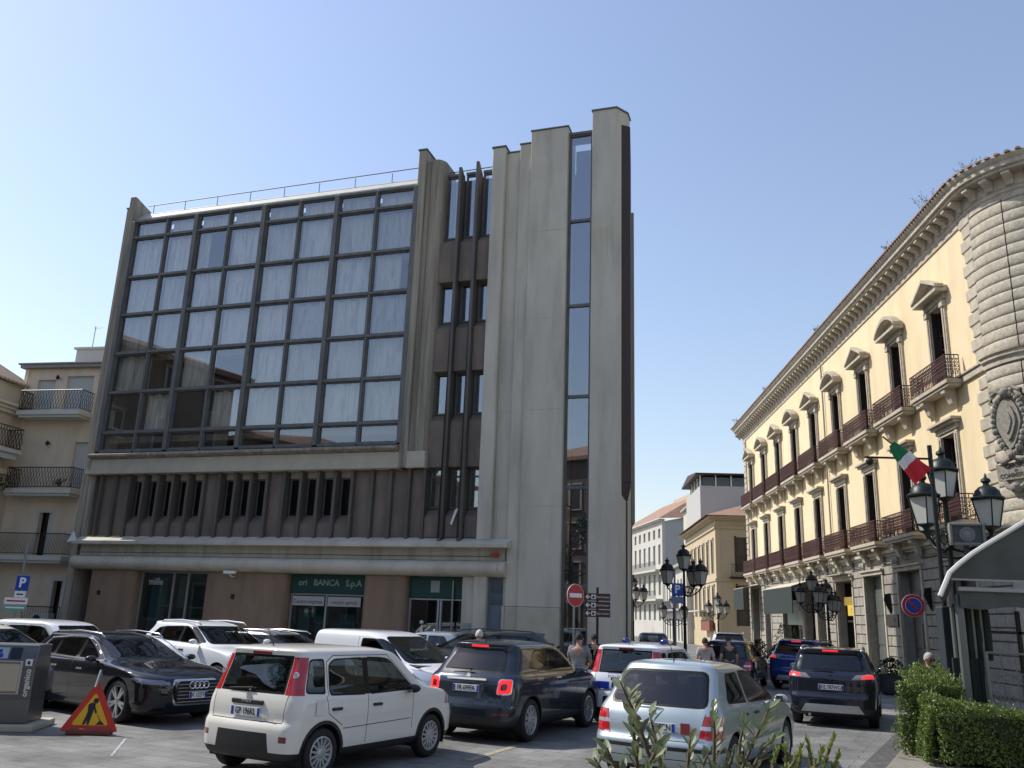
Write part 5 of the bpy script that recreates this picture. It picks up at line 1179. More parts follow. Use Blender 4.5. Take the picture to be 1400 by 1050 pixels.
AVANT = dict(L=4.93, W=1.88, wb=2.91, ro=1.02, r=.36, rim=.27, tw=.24, clad=.24, belt=.96, seat=2.35, dash=3.25, spokes=(5,.022,.17), dark=1, wr=.05,
 keys=[(.16,.3,4.6,.70,.2,.3,.06,.16),(.20,.1,4.78,.85,.25,.35,.08,.2),(.34,.02,4.90,.92,.3,.45,.12,.24),(.50,.0,4.93,.935,.32,.5,.14,.28),(.66,.03,4.92,.94,.33,.5,.14,.28),(.76,.06,4.86,.94,.33,.52,.14,.28),(.84,.08,4.68,.935,.33,.55,.14,.28),(.90,.10,4.42,.925,.32,.6,.14,.28),(.95,.13,3.98,.90,.31,.6,.13,.26),(.99,.17,3.66,.86,.3,.52,.13,.24),(1.03,.22,3.50,.82,.28,.44,.12,.22),(1.15,.40,3.18,.755,.26,.38,.11,.2),(1.28,.62,2.85,.70,.24,.34,.1,.16),(1.36,.72,2.62,.665,.24,.34,.09,.14),(1.405,.70,2.42,.62,.24,.34,.08,.12),(1.44,.90,2.1,.50,.22,.3,.06,.06),(1.46,1.3,1.8,.2,.1,.1,0,0)],
 sw=[('rear_quarter_window',[(.78,1.06),(1.42,1.01),(1.42,1.32),(1.16,1.30)]),('rear_door_window',[(1.48,1.005),(2.30,.99),(2.30,1.355),(1.48,1.325)]),('front_door_window',[(2.37,.99),(3.18,.975),(3.28,1.01),(2.66,1.32),(2.50,1.35),(2.37,1.36)])],
 rw=[(-.66,1.0),(.66,1.0),(.55,1.36),(-.55,1.36)], ws=[(-.74,1.02),(.74,1.02),(.58,1.365),(-.58,1.365)],
 lamps=[('head_lamp','lampm','F',[(.52,.68),(.94,.70),(.92,.77),(.58,.74)],[(4.30,.755),(4.6,.685),(4.92,.67),(4.85,.735),(4.4,.78)]),('tail_lamp','redl','B',[(.5,.78),(.95,.78),(.93,.92),(.5,.92)],[(0,.78),(.35,.8),(.3,.92),(0,.92)])],
 trim=[('grille_frame','chrome','F',rnd([(-.40,.33),(.40,.33),(.47,.60),(.42,.76),(-.42,.76),(-.47,.60)],.05)),('air_intake','black','F',[(.52,.30),(.86,.32),(.80,.47),(.56,.45)]),('air_intake','black','F',[(-.52,.30),(-.86,.32),(-.80,.47),(-.56,.45)]),('door_pillar','seal','S',[(2.29,.99),(2.38,.99),(2.38,1.355),(2.29,1.355)]),('door_pillar','seal','S',[(1.41,1.005),(1.49,1.005),(1.49,1.32),(1.41,1.32)])],
 gaps=[[(1.30,1.0),(1.42,.75),(1.62,.62),(1.66,.28)],[(2.335,.98),(2.34,.26)],[(3.26,.97),(3.30,.28)],[(3.4,.93),(4.2,.86),(4.5,.80)]],
 fgaps=[[(0,.79),(.5,.77)],[(.62,.98),(.72,.86)]], doors=[[(1.70,.26),(2.31,.26),(2.31,.96),(1.46,.97)],[(2.37,.26),(3.27,.26),(3.27,.93),(2.37,.96)]],
 handles=[(1.72,.84),(2.62,.83)], hoff=-.02, mir=(3.14,1.02), rails=(1.0,2.75,.60,1.425))
SUV = dict(L=4.73, W=1.93, wb=2.87, ro=.95, r=.375, rim=.26, tw=.24, clad=.30, belt=1.10, seat=2.1, dash=3.0, spokes=(10,.018,.1), dark=1, wr=.05,
 keys=[(.24,.25,4.4,.72,.2,.3,.05,.16),(.30,.06,4.6,.88,.25,.35,.08,.2),(.48,.0,4.70,.945,.3,.45,.1,.24),(.70,.01,4.73,.96,.32,.5,.12,.26),(.85,.05,4.68,.965,.33,.5,.12,.26),(.98,.08,4.45,.955,.33,.55,.12,.26),(1.06,.12,4.0,.935,.32,.6,.12,.26),(1.11,.18,3.55,.90,.3,.52,.12,.24),(1.16,.24,3.38,.86,.28,.44,.12,.22),(1.30,.38,3.05,.80,.26,.38,.11,.2),(1.45,.55,2.72,.74,.24,.34,.1,.16),(1.54,.60,2.48,.70,.24,.34,.09,.14),(1.59,.52,2.28,.65,.24,.34,.08,.12),(1.63,.8,2.0,.50,.22,.3,.06,.06),(1.65,1.2,1.7,.2,.1,.1,0,0)],
 sw=[('rear_quarter_window',[(.76,1.25),(1.18,1.20),(1.18,1.49),(1.02,1.46)]),('rear_door_window',[(1.24,1.19),(2.06,1.16),(2.06,1.53),(1.24,1.50)]),('front_door_window',[(2.12,1.16),(3.0,1.13),(3.10,1.18),(2.46,1.51),(2.12,1.54)])],
 rw=[(-.66,1.16),(.66,1.16),(.57,1.54),(-.57,1.54)], ws=[(-.76,1.15),(.76,1.15),(.62,1.54),(-.62,1.54)],
 lamps=[('tail_lamp','redl','B',[(.5,.92),(.95,.94),(.93,1.04),(.5,1.04)],[(0,.92),(.4,.97),(.3,1.04),(0,1.04)]),('head_lamp','lampw','F',[(.5,.82),(.95,.85),(.92,.97),(.52,.93)],[(4.2,.88),(4.7,.80),(4.6,.92),(4.3,.97)])],
 trim=[('grille','black','F',[(-.42,.55),(.42,.55),(.48,.88),(-.48,.88)]),('air_intake','black','F',[(-.8,.34),(.8,.34),(.7,.50),(-.7,.50)]),('door_pillar','seal','S',[(2.05,1.16),(2.13,1.16),(2.13,1.53),(2.05,1.53)]),('door_pillar','seal','S',[(1.17,1.20),(1.25,1.20),(1.25,1.49),(1.17,1.49)])],
 gaps=[[(1.2,1.17),(1.25,.95),(1.48,.75),(1.52,.36)],[(2.09,1.14),(2.10,.34)],[(3.05,1.12),(3.08,.36)]],
 doors=[[(1.56,.36),(2.07,.36),(2.07,1.12),(1.30,1.14)],[(2.13,.36),(3.04,.36),(3.04,1.09),(2.13,1.12)]],
 handles=[(1.55,1.0),(2.36,1.0)], hoff=-.02, mir=(2.96,1.20), rails=(.95,2.6,.64,1.615))
VAN = dict(L=3.96, W=1.70, wb=2.51, ro=.70, r=.31, rim=.20, tw=.18, clad=.34, belt=1.08, seat=2.0, dash=2.75, cat='van', spokes=(8,.03,0),
 keys=[(.22,.1,3.7,.66,.1,.25,.02,.14),(.28,.02,3.88,.80,.12,.3,.02,.18),(.45,.0,3.95,.845,.14,.4,.02,.24),(.62,.0,3.96,.85,.14,.45,.02,.26),(.78,.02,3.90,.85,.14,.45,.02,.26),(.92,.02,3.72,.845,.14,.5,.02,.26),(1.02,.02,3.42,.84,.14,.5,.02,.26),(1.08,.02,3.18,.83,.14,.46,.02,.24),(1.20,.03,2.98,.81,.14,.4,.02,.22),(1.40,.04,2.66,.785,.14,.36,.02,.2),(1.58,.06,2.36,.755,.14,.34,.02,.16),(1.66,.08,2.18,.72,.14,.34,.02,.12),(1.71,.14,1.95,.64,.14,.3,.02,.08),(1.735,.35,1.6,.45,.1,.2,.01,.04),(1.74,.8,1.3,.2,.1,.1,0,0)],
 sw=[('front_door_window',[(1.62,1.10),(2.72,1.10),(2.86,1.14),(2.40,1.50),(2.2,1.58),(1.66,1.58)])],
 ws=[(-.72,1.10),(.72,1.10),(.62,1.63),(-.62,1.63)], wsr=.12,
 lamps=[('head_lamp','lampw','F',[(.40,.76),(.84,.84),(.80,1.02),(.50,.92)],[(3.2,.86),(3.7,.74),(3.6,.94),(3.3,1.02)])],
 trim=[('bumper','black','F',[(-.9,.3),(.9,.3),(.9,.60),(-.9,.60)]),('grille','black','F',[(-.35,.62),(.35,.62),(.3,.72),(-.3,.72)])],
 gaps=[[(1.56,1.6),(1.55,.4)],[(2.82,1.08),(2.84,.45)],[(.3,1.30),(1.5,1.30)]],
 doors=[[(1.60,.4),(2.80,.4),(2.80,1.06),(1.60,1.06)]], handles=[(1.78,.98)], hoff=-.02, mir=(2.72,1.16))
M['lampm'] = mat('smoky_head_lamp', (.22,.23,.25), .12, .5, coat=1); M['lampd'] = mat('smoked_lamp', (.16,.15,.16), .12, coat=1); M['sidestrip'] = mat('side_strip', (.22,.25,.26), .5)
P_white = paint('white_car_paint', (.74,.715,.65), rough=.35); P_white2 = paint('bright_white_paint', (.76,.78,.80), rough=.3)
P_navy = paint('dark_navy_paint', (.012,.016,.028), .3, .25); P_slate = paint('slate_blue_paint', (.028,.036,.048), .35, .25)
P_black = paint('black_car_paint', (.008,.009,.014), .2, .2); P_silver = paint('pale_blue_silver_paint', (.40,.46,.47), .55, .32)
P_blue = paint('blue_car_paint', (.010,.035,.16), .3, .25); P_grey = paint('silver_grey_paint', (.42,.43,.44), .6, .3); P_dgrey = paint('dark_grey_paint', (.05,.055,.06), .4, .3)
white_cap = mat('wheel_cover_silver', (.42,.43,.44), .35, .4)
r0, o0, s0 = make_car('hatchback', 'small boxy white hatchback with tall red tail lamps nearest the camera', PANDA, P_white, gnd(455,1030,.3)-Vector((.16,0,0)), 59.3, ptxt='GP 196KL', mirm=CB, rimm=white_cap)
b = MB(); b.box(-.02+.115,.12,-.14,.42,1.14,1.37); 
M['sun_card'] = mat('windscreen_card', (.35,.60,.55), .5)
sc_ = MB(); sc_.add([(.40,-.24,1.12),(.40,.16,1.10),(.46,.18,1.36),(.46,-.22,1.38)], [(0,3,2,1)]); k_ = sc_.build('paper_card', M['sun_card'], r0); k_.location = s0
w_ = text('hybrid', .06, M['chrome'], r0, Vector((.052,-.40,.70))+s0, (pi/2,0,-pi/2), 'tailgate_lettering')
w_ = text('PANDA', .05, M['chrome'], r0, Vector((.04,0,.885))+s0, (pi/2,0,-pi/2), 'handle_lettering')
for s in (1,-1):
    b = MB(); b.lathe([(.001,-.02),(.036,-.018),(.04,-.01),(.04,.02)], (.212,s*.625,1.21), 12, 'x'); b.build('reversing_lens', M['lampw'], r0, smooth='auto').location = s0
# fuel flap + fog/reverse lens on the right
b = MB(); b.box(.42,.58,-.822,-.818,.74,.90); f_ = b.build('fuel_flap', P_white, r0, bevel=.01); f_.location = s0
r1, o1, s1 = make_car('crossover', 'dark slate rounded crossover with glowing square tail lamps behind the small white hatchback', X500, P_slate, gnd(738,985,.34)-Vector((.17,0,0)), 62.5, lit=True, ptxt='FR 699FA', hanm=M['chrome'])
r2, o2, s2 = make_car('hatchback', 'pale blue silver hatchback with sloping rear window behind the leafy foreground shoots', STILO, P_silver, gnd(1003,1041,.315), 58.5, ptxt='CV 985CN', mirm=P_silver)
b = MB(); b.box(.062,.078,-.50,-.38,.655,.79); q_ = b.build('reflector', M['redd'], r2, bevel=.004); q_.location = s2
r3, o3, s3 = make_car('crossover', 'dark navy crossover with roof rails and silver skid plate driving away beside the hedge', CROSS, P_navy, Vector((7.95,19.2,0)), 66, lit=True, ptxt='FZ 787WG')
# audi-like wagon: heading right, slightly towards the viewer
aud = gnd(160,983)
def place_front(S, g, head):
    """right rear wheel contact from right front wheel contact"""
    a = radians(head); return Vector(g)-Vector((cos(a), sin(a), 0))*S['wb']
r4, o4, s4 = make_car('estate_car', 'glossy black estate car with chrome framed grille behind the roadworks sign', AVANT, P_black, place_front(AVANT, gnd(160,958.5,.36), -36), -36, railm=M['chrome'], hanm=M['chrome'], mirm=P_black)
gr = MB(); gr.prism(rnd([(-.375,.355),(.375,.355),(.44,.60),(.395,.735),(-.395,.735),(-.44,.60)],.05), 0, .05, 'x')
g_ = gr.build('grille', M['gap'], r4); g_.location = s4+Vector((4.895,0,0))
gl = MB()
for k in range(6): gl.box(.05,.062,-.40,.40,.39+.057*k,.398+.057*k)
gl.build('grille_bar', M['alloy'], g_)
em = MB()
for k in range(4): em.tube([(.072,-.135+.09*k+.058*cos(t*pi/8),.665+.058*sin(t*pi/8)) for t in range(17)], .009, 5)
em.build('ring_badge', M['chrome'], g_)
pl_ = plate('FX 155YG', r4, Vector((4.962,.0,.50))+s4, (0,0,pi/2), .36)
wl = MB(); 
for s in (1,-1): wl.tube([(.80,s*.80,1.05),(1.45,s*.86,1.0),(2.3,s*.872,.98),(3.25,s*.855,.965)], .012, 5); wl.tube([(.80,s*.80,1.05),(1.15,s*.72,1.32),(1.8,s*.69,1.37),(2.5,s*.69,1.375),(2.8,s*.735,1.27),(3.32,s*.84,1.0)], .012, 5)
wl.build('chrome_window_trim', M['chrome'], r4).location = s4
r5, o5, s5 = make_car('suv', 'white suv with roof rails and dark side glass behind the black estate car', SUV, P_white2, place_front(SUV, gnd(296,932,.375), -37), -37, railm=P_white2)
r6, o6, s6 = make_car('delivery_van', 'small white windowless delivery van behind the small white hatchback', VAN, P_white2, Vector((-3.75,19.1,0)), -36, group='cars in the square')
r7, o7, s7 = make_car('police_car', 'white municipal police hatchback with blue side band, roof lights and an open door', PANDA, P_white2, Vector((3.35,18.0,0)), 62, ptxt='YA 310AA')
for y in (-.42,.42):
    b = MB(); b.lathe([(.09,0),(.09,.04),(.07,.085),(.03,.10),(.001,.10)], (1.35,y,1.55), 12); lo = b.build('blue_beacon', mat('blue_beacon_glass', (.006,.012,.16), .1, coat=1) if 'beac' not in M else M['beac'], r7, smooth=True); M['beac'] = bpy.data.materials['blue_beacon_glass']; lo.location = s7
b = MB(); b.box(1.32,1.38,-.5,.5,1.54,1.575); b.build('light_bar', M['alloy'], r7).location = s7
pb = mat('police_blue', (.01,.04,.38), .3, coat=1)
for y_, y2 in ((.30,.80),(-.80,-.30)): b = MB(); b.box(.024,.05,y_,y2,.68,.82); b.build('blue_stripe', pb, r7, bevel=.005).location = s7
for y_ in (.805,-.835): b = MB(); b.box(.9,3.2,y_,y_+.03,.66,.80); b.build('blue_side_band', pb, r7, bevel=.005).location = s7
text('POLIZIA LOCALE', .085, pb, r7, Vector((.045,.0,.915))+s7, (pi/2,0,-pi/2), 'police_lettering')
# open left rear door of the police car
b = MB(); D = [(0,.36),(.72,.36),(.72,.95),(.0,.95)]
b.T = Matrix.Translation((1.42,.83,0)) @ Matrix.Rotation(radians(118), 4, 'Z')
b.box(0,.75,-.03,.03,.36,.95); b.tube([(0,0,.95),(.06,0,1.38),(.60,0,1.38),(.75,0,.95)], .022, 6)
od = b.build('open_door', P_white2, r7, bevel=.015); od.location = s7
b = MB(); b.T = Matrix.Translation((1.42,.83,0)) @ Matrix.Rotation(radians(118), 4, 'Z'); b.box(.03,.72,-.006,.006,.95,1.37); b.build('door_glass', M['cglass'], od)
# background cars: copies of the built ones, repainted
def car_copy(src, off, L, label, pos, head, pm, old, name=None):
    r = src.copy(); COL.objects.link(r)
    if name: r.name = name
    r['label'] = label
    def cp(o, par):
        c = o.copy(); COL.objects.link(c); c.parent = par
        for i, sl_ in enumerate(c.material_slots):
            if sl_.material == old: sl_.link = 'OBJECT'; sl_.material = pm
        for k in kids(o): cp(k, c)
    for k in kids(src):
        if k.name.split('.')[0] not in ('number_plate','blue_band','blue_side_band','police_lettering','blue_beacon','light_bar','open_door','paper_card','tailgate_lettering','handle_lettering','chrome_window_trim'): cp(k, r)
    a = radians(head); r.rotation_euler.z = a; r.location = pos; return r
V = lambda x, y: Vector((x, y, 0))
car_copy(r4, s4, 0, 'silver grey estate car half hidden between the white suv and the white van', V(-5.6,23.2), -24, P_grey, P_black)
car_copy(r5, s5, 0, 'dark grey suv parked in front of the office entrance beyond the slate crossover', V(-.7,23.3), -152, P_dgrey, P_white2)
car_copy(r2, s2, 0, 'small silver hatchback at the office entrance left of the dark grey suv', V(-2.7,28.0), 165, P_grey, P_silver)
car_copy(r2, s2, 0, 'white car at the left edge behind the black estate, only its roof showing', V(-10.6,18.6), -22, P_white, P_silver)
car_copy(r0, s0, 0, 'white car mostly hidden behind the black estate and the white suv', V(-10.9,22.2), -20, P_white2, P_white)
car_copy(r3, s3, 0, 'blue crossover waiting in front of the palazzo shops beyond the navy crossover', V(10.7,31.0), 55, P_blue, P_navy)
car_copy(r5, s5, 0, 'silver suv with dark rear glass driving down the far street', V(10.6,42), 78, P_grey, P_white2)
car_copy(r2, s2, 0, 'dark blue car in the street behind the walking people', V(7.9,30.5), 66, P_navy, P_silver)
car_copy(r2, s2, 0, 'black car in the far street left of the silver suv', V(7.4,44), 80, P_black, P_silver)
r6.scale = (.95,.95,.935)
# ================= street furniture =================
M['lglass'] = mat('lantern_glass', (.46,.46,.42), .35); M['gpost'] = mat('green_black_iron', (.012,.019,.017), .45, .3)
def lantern(par, c, s, m):
    """four-sided lantern, wider at the top, with domed cap and finial; c = bottom centre"""
    b = MB(); T = Matrix.Translation(c); R = Matrix.Rotation(.5, 4, 'Z')
    b.T = T @ R
    h = .46*s; w0, w1 = .105*s, .175*s
    for k in range(4):
        a = pi/4+k*pi/2; b.tube([(w0*1.414*cos(a), w0*1.414*sin(a), 0), (w1*1.414*cos(a), w1*1.414*sin(a), h)], .014*s, 4)
    for w, z in ((w0,0),(w1,h)):
        for k in range(4):
            a = pi/4+k*pi/2; a2 = a+pi/2; b.tube([(w*1.414*cos(a), w*1.414*sin(a), z), (w*1.414*cos(a2), w*1.414*sin(a2), z)], .014*s, 4)
    b.lathe([(w1*1.55,h+.0),(w1*1.6,h+.03*s),(w1*1.30,h+.06*s),(w1*1.15,h+.15*s),(w1*.75,h+.22*s),(w1*.30,h+.25*s),(w1*.28,h+.29*s),(w1*.48,h+.32*s),(w1*.42,h+.36*s),(w1*.15,h+.39*s),(.012*s,h+.46*s),(.001,h+.47*s)], (0,0,0), 10)
    b.lathe([(.02*s,-.16*s),(.03*s,-.12*s),(.06*s,-.06*s),(w0*1.3,-.02*s),(w0*1.3,0),(.001,.0)], (0,0,0), 8)
    o_ = b.build('lantern', m, par, smooth='auto')
    g_ = MB(); g_.T = T @ R; q = [(w0*.97,.006),(w1*.97,h-.006)]
    vs = [(sx*q[i][0], sy*q[i][0], q[i][1]) for i in (0,1) for sx, sy in ((-1,-1),(1,-1),(1,1),(-1,1))]
    g_.add(vs, [(3,2,1,0),(4,5,6,7),(0,1,5,4),(1,2,6,5),(2,3,7,6),(3,0,4,7)]); g_.build('lantern_glass', M['lglass'], o_)
def street_lamp(label, x, y, H, angs, s=1.0, reach=.62, m=None, group='street lamps along the street', z=0):
    m = m or M['iron']; t = thing('street_lamp', label, 'street lamp', (x, y, z), 0, group)
    ztop = H-.93*s; b = MB()
    b.lathe([(.17*s,0),(.17*s,.12),(.13*s,.2),(.12*s,.75),(.15*s,.8),(.10*s,.9),(.06*s,1.0),(.055*s,1.9),(.075*s,1.95),(.05*s,2.0),(.045*s,ztop-.9*s),(.075*s,ztop-.85*s),(.05*s,ztop-.75*s),(.04*s,ztop-.05),(.07*s,ztop),(.03*s,ztop+.03)], (0,0,0), 12)
    b.build('post', m, t, smooth='auto')
    lantern(t, Vector((0,0,ztop+.02*s)), s, m)
    for a in angs:
        c, q = cos(a), sin(a); za = ztop-.62*s; b = MB()
        P = lambda r_, z_: (c*r_, q*r_, z_)
        b.tube([P(.02,za-.25*s),P(.2*s,za-.30*s),P(reach*s*.7,za-.20*s),P(reach*s,za-.02*s)], .024*s, 6)
        b.tube([P(.03,za+.05*s)]+[P(.16*s+.11*s*cos(k*pi/5+2.4),za-.08*s+.11*s*sin(k*pi/5+2.4)) for k in range(10)], .014*s, 4)
        b.tube([P(reach*s*.62+.09*s*cos(k*pi/5),za-.10*s+.09*s*sin(k*pi/5)) for k in range(10)], .013*s, 4)
        b.tube([P(.03,za+.02*s),P(.2*s,za+.06*s),P(reach*s*.8,za-.06*s)], .013*s, 4)
        b.build('arm', m, t, smooth=True); lantern(t, Vector(P(reach*s, za+.12*s)), s, m)
    return t
A3 = [0, 2*pi/3, 4*pi/3]
street_lamp('large green iron lamp with four lanterns beside the cafe awning', 9.02, 17.6, 5.74, [-.47, -.47+2*pi/3, -.47+4*pi/3], 1.17, .66, M['gpost'], group=None)
street_lamp('black iron lamp with four lanterns between the parking sign and the palazzo', 6.33, 31, 4.75, [pi-.15, -.2, .75], 1.0, .58)
street_lamp('black lamp beside the dark edge of the concrete tower', 7.3, 50, 4.6, [pi-.1, .1, -1.5], 1.0, .6)
street_lamp('black lamp in front of the shaded ochre side wall', 14.75, 61, 4.15, [pi-.1, .1, -1.6], 1.0, .62)
street_lamp('black lamp in front of the pale green palazzo shop, left of its twin', 12.95, 37, 4.35, [pi-.2, .2, -1.4], .95, .5)
street_lamp('black lamp near the palazzo door with the yellow sign, right of its twin', 13.75, 37.5, 4.05, [pi-.2, .2, -1.4], .95, .42)
street_lamp('small distant lamp behind the blue parking sign', 9.2, 48, 3.6, [pi-.1, .1], .95, .6)
# speaker box on the green lamp
t = thing('loudspeaker', 'grey boxed loudspeaker bracketed to the green lamp above the awning', 'loudspeaker', (9.28, 17.45, 3.72), radians(-14)); t.scale = (.98,.98,.98)
b = MB(); b.box(-.32,.32,-.16,.16,-.02,.40); 
b2 = MB(); 
for (x0,x1,z0,z1) in ((-.34,-.28,-.04,.42),(.28,.34,-.04,.42),(-.28,.28,-.04,.02),(-.28,.28,.36,.42)): b2.box(x0,x1,-.22,-.10,z0,z1)
b.box(-.05,.05,-.05,.05,-.3,-.02); b.build('housing', mat('speaker_grey', (.10,.10,.095), .6), t, bevel=.03); b2.build('rim', mat('speaker_rim', (.25,.25,.23), .6), t, bevel=.02)
b = MB(); b.lathe([(.15,-.175),(.13,-.165),(.10,-.19),(.09,-.165),(.03,-.19),(.001,-.19)], (0,0,.19), 16, 'y'); b.build('horn', mat('horn_grey', (.30,.30,.28), .5), t, smooth='auto')
b = MB(); b.tube([(-.48,.15,-.25),(-.2,.05,-.28),(0,0,-.25)], .025, 6); b.build('bracket', M['iron'], t)
# black pole with arm
px = 8.30; py = 16.6
t = thing('camera_pole', 'slim black pole with a horizontal arm, left of the green lamp', 'pole', (px, py, 0))
b = MB(); b.tube([(0,0,0),(0,0,5.55)], .045, 8); b.build('pole', M['iron'], t)
b = MB(); b.tube([(0,0,5.28),(-1.34,-.1,5.25)], .022, 6); b.tube([(0,0,5.1),(-.5,0,5.27)], .012, 4); b.ball((-1.25,-.1,5.17), .075, 10); b.build('arm', M['iron'], t, smooth='auto')
# flag
t = thing('flag', 'green white and red flag drooping from a slanted staff left of the large lamp', 'flag', (px, py, 0))
b = MB(); F0 = at(1271,648,16.6)-Vector((px,py,0)); F1 = at(1207,597,16.4)-Vector((px,py,0)); b.tube([F0,F1], .016, 6); b.build('staff', M['iron'], t)
ms = [mat('flag_green', (.01,.16,.06), .8), mat('flag_white', (.70,.68,.64), .8), mat('flag_red', (.55,.02,.025), .8)]
U = at(1219,607,16.42)-Vector((px,py,0)); Wt = at(1262,652,16.35)-Vector((px,py,0)); n = 18; m_ = 6; fl_ = MB(); vs = []
for i in range(n+1):
    q = i/n; c = U.lerp(Wt, q); wid = .16+.42*q**.7
    for j in range(m_+1):
        k = j/m_-.5; vs.append((c.x+k*wid*.62, c.y+.05*sin(j*1.9+q*5)*(.3+q), c.z+k*wid*.62-.02*sin(q*9)))
for i in range(n):
    for j in range(m_): fl_.add([], [], 0); fl_.f.append((i*(m_+1)+j, i*(m_+1)+j+1, (i+1)*(m_+1)+j+1, (i+1)*(m_+1)+j)); fl_.m.append(0 if i < n*.36 else 1 if i < n*.58 else 2)
fl_.v = vs; fl_.build('flag_cloth', ms, t, smooth=True)
# signs
def disc(par, r, m, loc, rz=0, y0=0, y1=-.012, n=32, name='disc'):
    b = MB(); b.lathe([(.0001,y0),(r,y0),(r,y1),(.0001,y1)], (0,0,0), n, 'y'); o_ = b.build(name, m, par, loc=loc, rz=rz); return o_
red = mat('sign_red', (.42,.012,.02), .4); blu = mat('sign_blue', (.008,.05,.32), .4); wh = mat('sign_white', (.72,.72,.72), .4); brn_ = mat('sign_brown', (.055,.018,.012), .45); galv = mat('galvanised_steel', (.22,.23,.24), .5, .5)
p = at(1248.5,828,18.0)
t = thing('no_parking_sign', 'round blue no parking sign with red rim and diagonal bar in front of the palazzo', 'road sign', (p.x, p.y, 0), radians(-10))
b = MB(); b.tube([(0,.04,0),(0,.04,p.z+.2)], .022, 8); b.build('post', M['iron'], t)
d0 = disc(t, .225, wh, (0,0,p.z)); disc(t, .218, red, (0,-.013,p.z), name='red_rim'); disc(t, .160, wh, (0,-.026,p.z), y1=-.003, name='white_ring'); disc(t, .152, blu, (0,-.030,p.z), y1=-.003, name='blue_face')
b = MB(); b.T = Matrix.Translation((0,-.035,p.z)) @ Matrix.Rotation(radians(-45), 4, 'Y').inverted(); b.box(-.156,.156,-.003,0,-.022,.022); b.build('diagonal_bar', red, t)
p = at(786.5,814,23.5)
t = thing('no_entry_sign', 'red round no entry sign in front of the slot window of the concrete tower', 'road sign', (p.x, p.y, 0), radians(38))
b = MB(); b.tube([(0,.04,0),(0,.04,p.z+.1)], .03, 8); b.build('post', galv, t)
disc(t, .30, wh, (0,0,p.z)); disc(t, .288, red, (0,-.013,p.z), y1=-.003, name='red_face'); b = MB(); b.box(-.22,.22,-.022,-.017,p.z-.055,p.z+.055); b.build('white_bar', wh, t)
p = at(817,803,25)
t = thing('direction_sign', 'three stacked brown direction panels with white arrows before the concrete tower', 'road sign', (p.x, p.y, 0), radians(-6))
b = MB(); b.tube([(.0,.05,0),(.0,.05,p.z)], .035, 8); b.build('post', M['iron'], t)
for k, tx in enumerate(('Museo Provinciale','Museo Diocesano','Teatro Comunale')):
    z = 2.62-.225*k; b = MB(); b.box(-.36,.36,-.012,.012,z-.10,z+.10); pn = b.build('direction_panel', brn_, t, bevel=.006)
    b = MB(); b.prism([(-.34,z),(-.27,z+.065),(-.25,z+.05),(-.285,z+.015),(-.20,z+.015),(-.20,z-.015),(-.285,z-.015),(-.25,z-.05),(-.27,z-.065)], -.017, -.0125, 'y'); b.build('arrow', wh, pn)
    b = MB(); b.box(-.175,-.05,-.0165,-.0125,z-.06,z+.06); q_ = b.build('pictogram', wh, pn); b = MB(); b.prism([(-.15,z-.04),(-.08,z-.04),(-.08,z+.01),(-.115,z+.045),(-.15,z+.01)], -.020, -.0166, 'y'); b.build('pictogram_mark', M['black'], q_)
    text(tx, .075, wh, pn, (-.035,-.0135,z), (pi/2,0,0), 'sign_lettering', .002, align='LEFT', sx=.66)
def parking(label, u, v, Y, w, bars, ph, rz=0):
    p = at(u, v, Y); t = thing('parking_sign', label, 'parking sign', (p.x, p.y, 0), rz); b = MB(); b.tube([(-.08,.04,0),(-.08,.04,ph)], .035, 8); b.build('post', galv, t)
    b = MB(); b.box(-w/2,w/2,-.012,.012,p.z-w*.56,p.z+w*.56); f = b.build('blue_panel', blu, t, bevel=.01); text('P', w*.98, wh, f, (0,-.0135,p.z), (pi/2,0,0), 'letter_p', .003, bold=.012)
    z = p.z-w*.56-.02
    for (x0,x1,h,c,mk) in bars:
        b = MB(); b.box(x0,x1,-.012,.012,z-h,z); o_ = b.build('info_panel', c, t)
        if mk: q = MB(); q.box(x0+.06,x1-.05,-.016,-.0125,z-h*.62,z-h*.38); q.build('panel_print', mk, o_)
        z -= h+.01
    return t
parking('blue parking sign above coloured tariff panels at the left edge of the square', 31, 797, 25, .37, [(-.17,.13,.17,wh,M['black']),(-.42,.22,.18,wh,red),(-.42,.22,.16,mat('tariff_green', (.12,.32,.28), .5),wh)], 3.6)
parking('blue parking sign on a pole beside the middle street lamp', 926, 806, 29.4, .37, [(-.2,.2,.22,mat('faded_blue', (.14,.2,.32), .5),None)], 3.7)
# roadworks sign
p0, p1 = gnd(87,997), gnd(154,997); c = (p0+p1)/2; c.y -= .35; c.x = (120.5-700)/1212*(c.y)*1.0
c = at(121,996,14.35); c.z = 0
t = thing('roadworks_sign', 'red and yellow triangular roadworks sign standing on the paving', 'road sign', c, radians(6))
S_ = .88; hh = S_*.866
def tri(sz, z0): return rnd([(-sz/2,z0),(sz/2,z0),(0,z0+sz*.866)], .05, 3)
T_ = Matrix.Rotation(radians(-12), 4, 'X')
def tp(poly, y0, y1, name, m, par=t): b = MB(); b.T = T_; b.prism(poly, y0, y1, 'y'); return b.build(name, m, par)
tp(tri(S_, .05), -.01, .01, 'red_panel', mat('orange_red_panel', (.55,.035,.015), .45)); tp(tri(S_*.64, .05+S_*.105), -.014, -.0101, 'yellow_panel', mat('signal_yellow', (.75,.42,.015), .45))
fg = MB(); fg.T = T_; K = lambda P: [(x*.60*S_/1.0, .14+z*.60*S_) for x, z in P]
